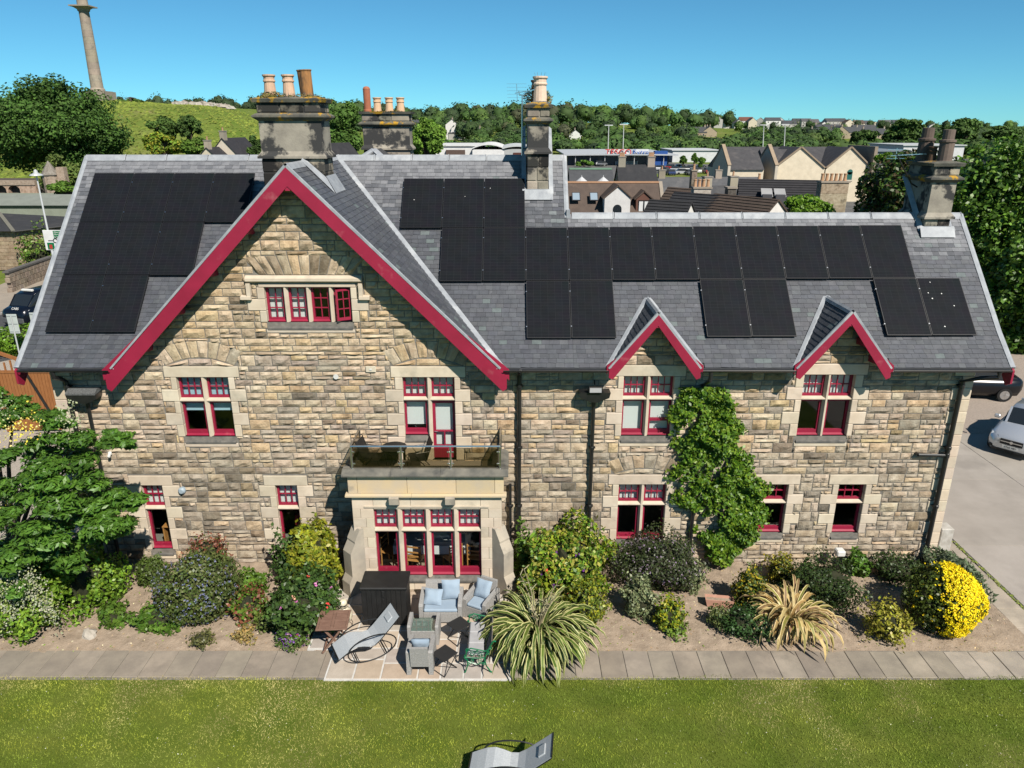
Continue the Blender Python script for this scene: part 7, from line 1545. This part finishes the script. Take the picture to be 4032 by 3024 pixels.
# ---------------------------------------------------------------- street on the left
mb = MB(); pts = [gr(-700, 1520), gr(240, 1330), gr(330, 1130), gr(-60, 1240), gr(-900, 1390)]
mb.poly([(p.x, p.y, -.012) for p in (gr(-900, 1600), gr(120, 1400), gr(420, 1180), gr(420, 1080), gr(0, 1235), gr(-900, 1430))]); struct(mb.build('road', mat('asphalt', (.085, .085, .088), (.065, .065, .068), 2, .9)))
mb = MB(); mb.poly([(p.x, p.y, .06) for p in (gr(-900, 1425), gr(0, 1232), gr(420, 1075), gr(420, 1010), gr(200, 1045), gr(-40, 1140), gr(-900, 1250))]); struct(mb.build('pavement', mat('beige_pavement', (.40, .34, .27), (.34, .29, .235), 1.5, .95)))
mb = MB(); p, p2 = gr(-80, 1310), gr(18, 1297); mb.poly([(p.x, p.y, -.006), (p.x + .0, p.y + .35, -.006), (p2.x, p2.y + .35, -.006), (p2.x, p2.y, -.006)][::-1]); struct(mb.build('lane_marking', M_WHITE))
mb = MB(); p, p2 = gr(-60, 1262), gr(200, 1160); mb.bar((p.x, p.y, .02), (p2.x, p2.y, .02), .16, .16, (.5, .48, .45)); struct(mb.build('kerb', M_ATTR))
# garden wall and verge
def pixel_wall(name, label, bot, top_h, Y=None, col=(.36, .30, .24), cop=True, th=.35):
    o = thing(name, label, 'wall', gr(*bot[0])); r_ = random.Random(len(label))
    for (a, b) in zip(bot, bot[1:]):
        p, q_ = gr(*a), gr(*b); d = (q_ - p).normalized(); L = (q_ - p).length; n_ = max(2, int(L / .55))
        for row in range(4):
            for i in range(n_): u0, u1 = L * (i + (.3 if row % 2 else 0)) / n_, L * (i + 1 + (.3 if row % 2 else 0)) / n_; u1 = min(u1, L); m = MB(); m.bar(p + d * (u0 + .01) + Vector((0, 0, top_h * (row + .5) / 4)), p + d * (u1 - .01) + Vector((0, 0, top_h * (row + .5) / 4)), th, top_h / 4 - .015, vary(col, r_, .15), bev=.02); m.build('stone', M_STONE, o)
        if cop: m = MB(); m.bar(p + Vector((0, 0, top_h + .06)), q_ + Vector((0, 0, top_h + .06)), th + .1, .12, (.15, .14, .13)); m.build('coping', M_ATTR, o)
    return o
pixel_wall('garden_wall', 'stone garden wall with dark coping along the pavement', [(40, 1155), (215, 1085)], 1.5)
# stone house with hipped roof
hh = thing('hipped_stone_house', 'small stone house with a dark hipped roof at the left edge', 'house', gr(60, 1062)); p = gr(92, 1064); hz = 3.35; W = (.42, .33, .24)
x1 = at(150, 950, 52).x; P4 = [(p.x - 9, p.y, 0), (p.x, p.y, 0), (p.x + 5.2, p.y + 7.5, 0), (p.x - 9, p.y + 9, 0)]
r_ = random.Random(8)
for (a, b) in ((P4[0], P4[1]), (P4[1], P4[2])):
    a, b = Vector(a), Vector(b); d = (b - a).normalized(); L = (b - a).length; q = MB(); q.poly([a, b, b + Vector((0, 0, hz)), a + Vector((0, 0, hz))], W); q.build('wall', M_STONE, hh)
    nr = 11
    for row in range(nr):
        u = 0
        while u < L - .1: w_ = min(r_.uniform(.4, .75), L - u); q = MB(); z_ = hz * (row + .5) / nr; q.bar(a + d * (u + .01) + Vector((0, 0, z_)), a + d * (u + w_ - .01) + Vector((0, 0, z_)), .06, hz / nr - .02, vary(W, r_, .16), bev=.012); q.build('stone', M_STONE, hh); u += w_
ap = at(2, 838, p.y + 5); e = .5
q = MB(); v_ = [(P4[0][0], P4[0][1] - e, hz), (P4[1][0] + e * .4, P4[1][1] - e, hz), (P4[2][0] + e, P4[2][1], hz), (P4[3][0], P4[3][1], hz), (ap.x, p.y + 4.8, ap.z), (ap.x - 8, p.y + 4.8, ap.z)]; q.raw(v_, [(0, 1, 4, 5), (1, 2, 4), (2, 3, 5, 4)], (.055, .055, .058)); rf = q.build('roof', M_HROOF, hh); q = MB(); q.bar(Vector(v_[1]) + Vector((0, 0, .05)), Vector(v_[4]) + Vector((0, 0, .05)), .3, .1, (.22, .21, .17)); q.build('hip_ridge', M_ATTR, rf); q = MB(); q.bar(v_[1], v_[2], .06, .08, (.10, .10, .10)); q.build('fascia', M_ATTR, rf)
q = MB(); q.box(p.x - 6.2, p.x - 2.8, p.y - .08, p.y - .02, 0, 2.1, (.50, .24, .10)); q.build('garage_door', M_ATTR, hh)
shrub('ivy-like bush against the stone house', p.x + 1.6, p.y + .4, 1.5, 1.5, [(.06, .13, .02), (.10, .15, .04)], 1600, .16, 61, lump=.4, z0=.0); shrub('white-flowered hedge behind the garden wall', p.x + 4.6, p.y + 2.4, 2.6, 1.2, [(.07, .14, .025), (.20, .22, .14)], 2200, .16, 62, ry=1.2, lump=.3)
# long flat-roofed building with sage fascia
fb = thing('sage_fascia_building', 'long low building with deep sage green fascia behind the road sign', 'building', (0, 0, 0)); FY = 58.0; a, b = at(-420, 775, FY), at(330, 775, FY); zf = at(100, 880, FY).z
q = MB(); q.box(a.x, b.x, FY, FY + 14, zf, at(100, 808, FY).z, (.30, .33, .26)); q.build('fascia', M_ATTR, fb); q = MB(); q.prism([(FY - .3, at(100, 808, FY).z), (FY + 2.0, at(100, 765, FY + 2.0).z), (FY + 14, zf + .3), (FY + 14, zf + .1), (FY + 1, zf + .4)], a.x, b.x, (.24, .26, .23), axis='x'); q.build('metal_roof', M_ATTR, fb)
q = MB(); q.box(a.x, b.x, FY + .8, FY + 13.5, 0, zf, (.66, .62, .56)); q.build('wall', M_ATTR, fb); p = at(105, 900, FY + .7); q = MB(); q.box(p.x - 1.6, p.x + .2, FY + .7, FY + .85, zf - 1.2, zf, (.25, .02, .03)); q.build('red_panel', M_ATTR, fb); q = MB(); q.box(at(115, 900, FY).x, at(160, 900, FY).x, FY + .62, FY + .82, .3, zf - .05, (.58, .42, .34)); q.build('pink_bay', M_ATTR, fb)
# arcaded garden building and its turret
ac = thing('arcaded_loggia', 'pinkish stone arcade behind the long flat roof', 'ruin', (0, 0, 0)); AY = 76.0; zt, zb = at(80, 710, AY).z, at(80, 772, AY).z - .4
xa, xb = at(-300, 740, AY).x, at(150, 740, AY).x; arches = [at(px, 740, AY).x for px in (-180, -110, -48, 8, 62)]; hw = .72
q = MB(); q.box(xa, xb, AY + .3, AY + 4, 0, zt, (.12, .10, .09)); q.build('rear_wall', M_ATTR, ac)
q = MB(); q.box(xa, xb, AY - .5, AY + .3, zt - .55, zt, (.46, .38, .31)); q.build('entablature', M_STONE, ac); q = MB(); q.box(xa, xb, AY - .4, AY + .29, 0, zb, (.40, .33, .27)); q.build('base_wall', M_STONE, ac)
cur = xa
for x in arches + [xb + hw]: 
    q = MB(); q.box(cur, min(x - hw, xb), AY - .4, AY + .29, zb, zt - .56, (.56, .42, .33)); q.build('pier', M_STONE, ac); cur = x + hw
for x in arches: q = MB(); n_ = 8; arc = [(x + hw * math.cos(math.pi * k / n_), zt - .56 - .55 + .50 * math.sin(math.pi * k / n_)) for k in range(n_ + 1)]; q.prism([(x + hw, zt - .56), *arc, (x - hw, zt - .56)], AY - .38, AY + .28, (.52, .40, .32), axis='y'); q.build('arch', M_STONE, ac)
tu = thing('stone_turret', 'small stone turret with a pointed roof among the trees on the left', 'turret', (at(205, 720, 74).x, 74, 0)); c_ = at(205, 668, 74); q = MB(); q.lathe([(.9, 0), (.9, c_.z - .6 - .0)], (0, 0, 0), 10, (.46, .38, .31)); q.build('tower', M_STONE).parent = tu; q = MB(); q.lathe([(1.05, c_.z - .6), (.05, c_.z + 1.0)], (0, 0, 0), 10, (.30, .28, .25)); q.build('cone_roof', M_STONE).parent = tu; q = MB(); q.box(1.0, 1.9, -.4, .4, 0, c_.z + .3, (.5, .4, .32)); q.build('side_pier', M_STONE).parent = tu
# street lamp
sl_ = thing('street_lamp', 'tall slim silver street lamp by the flat-roofed building', 'street lamp', (at(143, 690, 39).x, 39, 0)); lx = sl_.location.x; lz = at(143, 690, 39).z; q = MB(); q.tube([(0, 0, 0), (0, 0, lz * .35), (0, 0, lz)], [.09, .08, .05], 8, (.62, .64, .66)); q.build('pole', M_ATTRG).parent = sl_; q = MB(); q.lathe([(.46, lz - .02), (.42, lz + .06), (.16, lz + .16), (.12, lz + .34), (.03, lz + .42)], (0, 0, 0), 14, (.55, .57, .58)); q.build('lamp_head', M_ATTRG).parent = sl_
# direction sign
ds_ = thing('direction_sign', 'white direction sign with green panels and a roundabout diagram', 'road sign', (at(235, 960, 34).x, 34, 0)); a, b = at(166, 906, 34), at(300, 985, 34); w_, h_ = b.x - a.x, a.z - b.z; q = MB(); zc = (a.z + b.z) / 2; cx = (a.x + b.x) / 2 - ds_.location.x
q.box(cx - w_ / 2, cx + w_ / 2, -.03, .03, zc - h_ / 2, zc + h_ / 2, (.80, .80, .80), 0, .02); q.build('board', M_ATTR).parent = ds_
GREEN = mat('sign_green', (.0, .16, .06), None, rough=.4); M_INK = mat('sign_black', (.02, .02, .03), None)
u0 = cx - w_ / 2
for nm, x0_, x1_, z0_, z1_ in (('green_panel', .35, .80, .60, .97), ('green_panel', .08, .31, .04, .38)): q = MB(); q.box(u0 + w_ * x0_, u0 + w_ * x1_, -.038, -.031, zc - h_ / 2 + h_ * z0_, zc - h_ / 2 + h_ * z1_); q.build(nm, GREEN).parent = ds_
rc_ = (u0 + w_ * .38, zc - h_ * .02); q = MB(); q.tube([(rc_[0] + .14 * math.cos(t), -.04, rc_[1] + .14 * math.sin(t)) for t in [6.283 * k / 18 for k in range(19)]], .03, 5)
for (dx, dz) in ((-.50, 0), (.50, .0), (.14, .26), (.06, -.62)): q.bar((rc_[0] + (.14 if dx > .2 else -.14 if dx < -.2 else dx * .5), -.04, rc_[1] + (0 if abs(dx) > .2 else dz * .45)), (rc_[0] + dx, -.04, rc_[1] + dz), .02, .05)
q.build('roundabout_diagram', M_INK).parent = ds_
def sign_text(nm, t, u, v, s, m): o_ = text_mesh(nm, t, s, m, Matrix.Translation((u0 + w_ * u, -.042, zc - h_ / 2 + h_ * v)) @ TX, None, .002, 'LEFT'); o_.parent = ds_
sign_text('lettering', 'Aberdeen', .37, .90, .17, M_WHITE); sign_text('lettering', 'North', .37, .79, .17, M_WHITE); sign_text('lettering', 'Lossiemouth', .37, .67, .17, M_WHITE)
q = MB(); q.box(u0 + w_ * .14, u0 + w_ * .24, -.042, -.039, zc - h_ / 2 + h_ * .08, zc - h_ / 2 + h_ * .28, (.45, .05, .04)); q.build('brown_symbol', M_ATTR).parent = ds_
for s in (.3, .7): q = MB(); q.tube([(u0 + w_ * s, .06, 0), (u0 + w_ * s, .06, zc + h_ * .4)], .05, 7, (.5, .5, .5)); q.build('post', M_ATTR).parent = ds_
# two signs seen from behind
for k, (x0_, y0_, x1_, y1_, pb, lab) in enumerate(((15, 1237, 73, 1313, 1372, 'grey-backed road sign on a post in front of the taxi van'), (106, 1231, 165, 1290, 1360, 'second grey-backed road sign beside the roof edge'))):
    Y = 18.5 + k * 1.0; a, b = at(x0_, y0_, Y), at(x1_, y1_, Y); o = thing('road_sign', lab, 'road sign', ((a.x + b.x) / 2 + .1, Y, 0), group='road signs seen from behind'); q = MB(); w_ = (b.x - a.x) / 2; q.box(-w_, w_, -.015, .015, b.z, a.z, (.52, .58, .56), 0, .01); q.build('plate', M_ATTR).parent = o
    q = MB(); q.tube([(0, -.05, 0), (0, -.05, a.z - .1)], .038, 8, (.50, .54, .54)); q.build('post', M_ATTR).parent = o
    for t in (.1, .5, .9): q = MB(); q.box(-w_ * .9, w_ * .9, -.03, -.016, b.z + (a.z - b.z) * t - .02, b.z + (a.z - b.z) * t + .02, (.36, .40, .40)); q.build('rail', M_ATTR).parent = o
# verge and timber gate
vg = gr(40, 1400); shrub('clipped green verge hedge beside the gate', vg.x + .3, vg.y + 1.0, 1.9, .75, [(.075, .16, .015), (.09, .18, .02)], 4200, .09, 63, ry=1.6, lump=.08)
gt = thing('timber_gate', 'brown boarded timber gate leaves with open tops at the left edge', 'gate', (-16.2, 9.5, 0)); GYY = 9.5; M_GATE = mat('orange_brown_timber', (.36, .15, .05), (.28, .11, .035), 4, .7, stretch=(8, 8, 1))
ga, gb = at(2, 1500, GYY), at(205, 1500, GYY); zlow, zmid = at(100, 1538, GYY).z, at(100, 1463, GYY).z
n_ = 16
for i in range(n_): x0_ = ga.x + (gb.x - ga.x) * i / n_; q = MB(); q.box(x0_ + .008, x0_ + (gb.x - ga.x) / n_ - .008, GYY - .025, GYY + .025, .06, zmid); q.build('board', M_GATE, gt)
for i in range(n_): 
    if i % 2 == 0: x0_ = ga.x + (gb.x - ga.x) * (i + .4) / n_; q = MB(); q.box(x0_ - .03, x0_ + .03, GYY - .02, GYY + .02, zmid, zmid + .55 - .35 * min(1, abs(i - 6) / 8.)); q.build('paling', M_GATE, gt)
q = MB(); q.box(ga.x, gb.x, GYY - .045, GYY + .045, zmid - .06, zmid + .04); q.build('mid_rail', M_GATE, gt); q = MB(); q.bar((ga.x, GYY, zmid + .85), ((ga.x + gb.x) / 2, GYY, zmid + .45), .09, .12); q.bar((gb.x, GYY, zmid + .3), ((ga.x + gb.x) / 2, GYY, zmid + .45), .09, .12); q.build('top_rail', M_GATE, gt)
for x in (ga.x - .1, gb.x + .08): q = MB(); q.box(x - .08, x + .08, GYY - .08, GYY + .08, 0, zmid + .75, bev=.01); q.build('gate_post', M_GATE, gt)
q = MB(); q.bar((ga.x + (gb.x - ga.x) * .55, GYY - .04, zmid - .1), (gb.x - .1, GYY - .04, .25), .04, .1, (.03, .03, .03)); q.build('brace', M_BLACKIRON, gt)
shrub('dry yellow weeds along the gravel below the gate', -14.6, 7.8, 1.1, .22, [(.50, .42, .10), (.40, .36, .14), (.16, .22, .05)], 1500, .06, 64, ry=.5, lump=.5)

# ---------------------------------------------------------------- vehicles
def loft(q, secs, col=(1, 1, 1)):
    n = len(secs[0]); vs = [p for s in secs for p in s]
    q.raw(vs, [(k * n + j, k * n + (j + 1) % n, (k + 1) * n + (j + 1) % n, (k + 1) * n + j) for k in range(len(secs) - 1) for j in range(n)] + [tuple(range(n))[::-1], tuple((len(secs) - 1) * n + j for j in range(n))], col)
def paint(name, c, metal=.6): return mat(name, c, None, rough=.25, metal=metal, spec=.5)
def car(label, x, y, rot, body, L=4.0, W=1.74, Hh=1.48, van=False, detail=True, name='parked_car', cat='car'):
    """front end points along local -y"""
    o = thing(name, label, cat, (x, y, 0), rot); h = L / 2; w = W / 2
    # stations: (y, half width, sill z, shoulder z)
    st = [(-h, .62, .32, .52), (-h + .04, .74, .22, .66), (-h + .16, .90, .20, .76), (-h + .45, .98, .20, .83), (-h + .95, 1.0, .20, .93), (-h + 1.30, 1.0, .20, .99), (h - .7, 1.0, .22, 1.02), (h - .15, .95, .25, 1.02), (h, .82, .40, .95)]
    if van: st = [(-h, .70, .35, .75), (-h + .05, .84, .25, 1.0), (-h + .22, .95, .24, 1.12), (-h + .55, 1.0, .24, 1.20), (-h + .9, 1.0, .24, 1.28), (h - .3, 1.0, .26, 1.30), (h, .95, .35, 1.28)]
    secs = []
    for (yy, k, zs, zh) in st:
        a = w * k; c = (zh - zs); secs.append([(-a * .86, yy, zs), (a * .86, yy, zs), (a * .97, yy, zs + c * .25), (a, yy, zs + c * .6), (a * .93, yy, zs + c * .92), (a * .72, yy, zh + .02), (0, yy, zh + .045), (-a * .72, yy, zh + .02), (-a * .93, yy, zs + c * .92), (-a, yy, zs + c * .6), (-a * .97, yy, zs + c * .25)])
    q = MB(); loft(q, secs); q.build('body', body, None, True).parent = o
    g = [(-h + 1.12, .78, .95, .97), (-h + 1.75, .86, .97, Hh - .06), (-h + 2.2, .86, .98, Hh), (h - .9, .84, .98, Hh - .04), (h - .25, .78, .98, 1.05)]
    if van: g = [(-h + .62, .84, 1.2, 1.24), (-h + 1.15, .88, 1.2, Hh - .15), (-h + 1.6, .88, 1.2, Hh), (h - .3, .87, 1.2, Hh), (h - .05, .85, 1.2, Hh - .1)]
    secs = [[(-w * k, yy, zl), (w * k, yy, zl), (w * k * .97, yy, (zl + zu) / 2), (w * k * .80, yy, zu), (0, yy, zu + .03), (-w * k * .80, yy, zu), (-w * k * .97, yy, (zl + zu) / 2)] for yy, k, zl, zu in g]
    q = MB(); loft(q, secs); q.build('glasshouse', M_DARKGLASS, None, False).parent = o
    g2 = g[1:4]; q = MB(); loft(q, [[(-w * k * .82, yy, zu - .03), (w * k * .82, yy, zu - .03), (w * k * .78, yy, zu + .015), (0, yy, zu + .045), (-w * k * .78, yy, zu + .015)] for yy, k, zl, zu in g2]); q.build('roof_panel', body, None, True).parent = o
    for s in (-1, 1):
        for (i, j) in ((0, 1), (3, 4)): q = MB(); (ya, ka, la, ua), (yb, kb, lb, ub) = g[i], g[j]; q.bar((s * w * ka * .84, ya, ua), (s * w * kb * .82, yb, ub), .07, .05); q.build('pillar', body).parent = o
        for yy in (-h + .78, h - .75):
            wh_ = thing_part('wheel', o); wh_.parent = o; rr_ = .31 if not van else .34
            q = MB(); q.tube([(s * (w - .20), yy, rr_), (s * (w + .005), yy, rr_)], rr_, 20); q.build('tyre', M_BLACKPL, None).parent = wh_
            q = MB(); q.tube([(s * (w - .02), yy, rr_), (s * (w + .012), yy, rr_)], rr_ * .66, 16); 
            for t in range(5): a = 6.283 * t / 5; q.bar((s * (w + .014), yy, rr_), (s * (w + .014), yy + rr_ * .6 * math.cos(a), rr_ + rr_ * .6 * math.sin(a)), .02, .05)
            q.build('rim', M_STEEL).parent = wh_
        zl = .70 if not van else .95; q = MB(); q.raw([(s * w * .50, -h + .07, zl - .04), (s * w * .86, -h + .22, zl), (s * w * .955, -h + .52, zl + .11), (s * w * .86, -h + .36, zl + .10), (s * w * .56, -h + .14, zl + .05)], [(0, 1, 2, 3, 4) if s > 0 else (4, 3, 2, 1, 0)]); q.v = [(a, b - .035, c + .012) for a, b, c in q.v]; q.build('headlight', mat('headlamp', (.60, .64, .68), None, rough=.1, spec=.8)).parent = o
        q = MB(); q.box(*(sorted((s * (w - .04), s * (w + .16)))), -h + 1.28, -h + 1.38, (1.0 if not van else 1.3), (1.14 if not van else 1.5), bev=.03); q.build('door_mirror', body).parent = o
        q = MB(); q.prism([(-h + .06, .30), (-h + .10, .30), (-h + .10, .40), (-h + .05, .38)], *(sorted((s * w * .62, s * w * .82))), axis='x'); q.v = [(a, b - .03, c) for a, b, c in q.v]; q.build('fog_recess', M_BLACKPL).parent = o
    zg = .60 if not van else .80
    q = MB(); q.prism([(-h - .03, zg - .10), (-h + .10, zg - .10), (-h + .12, zg + .10), (-h - .005, zg + .08)], -w * .42, w * .42, axis='x'); q.build('grille', M_BLACKPL).parent = o; q = MB(); q.box(-w * .40, w * .40, -h - .045, -h - .028, zg - .005, zg + .025); q.build('grille_bar', M_STEEL).parent = o
    q = MB(); q.tube([(0, -h - .05, zg + .01), (0, -h - .028, zg + .01)], .055, 14); q.build('badge', M_STEEL).parent = o
    q = MB(); q.box(-.26, .26, -h - .045, -h - .03, zg - .24, zg - .13); pl = q.build('number_plate', M_WHITE); pl.parent = o
    q = MB(); q.prism([(-h - .02, .22), (-h + .2, .20), (-h + .2, .30), (-h - .015, .29)], -w * .7, w * .7, axis='x'); q.build('bumper_intake', M_BLACKPL).parent = o
    return o
nose = gr(3935, 1745, .6); car_at = (nose.x + .45 + 1.98 * .743, nose.y + 1.98 * .669)
sc = car('silver hatchback nosing into the concrete drive at the right edge', *car_at, R(-48), paint('silver_metallic', (.52, .54, .57)), 3.95, 1.74, 1.48)
t_ = text_mesh('plate_lettering', 'ST65 FBY', .10, M_BLACKPL, Matrix.Translation((0, -3.95 / 2 - .047, .415)) @ TX, None, .001); t_.parent = sc
bc = car('black estate car parked behind the right end of the house', 20.6, 14.0, R(-98), paint('black_gloss', (.008, .009, .012), .2), 4.7, 1.88, 1.68)
tv = car('black taxi van with white lettering driving along the road on the left', gr(100, 1290).x, gr(100, 1290).y + 2.3, R(-14), paint('navy_black', (.006, .009, .018), .2), 4.9, 1.90, 1.97, True, name='taxi_van', cat='van')
t_ = text_mesh('bonnet_lettering', 'CABS', .22, M_WHITE, Matrix.Translation((.15, -2.28, 1.17)) @ Matrix.Rotation(R(55), 4, 'X'), None, .004); t_.parent = tv
q = MB(); q.box(-.42, .42, -1.10, -.92, 1.97, 2.12, bev=.04); q.build('roof_sign', M_WHITE).parent = tv
q = MB(); q.box(-.80, .80, -2.50, -2.42, .30, .62, bev=.03); q.build('bumper', mat('grey_plastic', (.10, .105, .11), None, rough=.6)).parent = tv
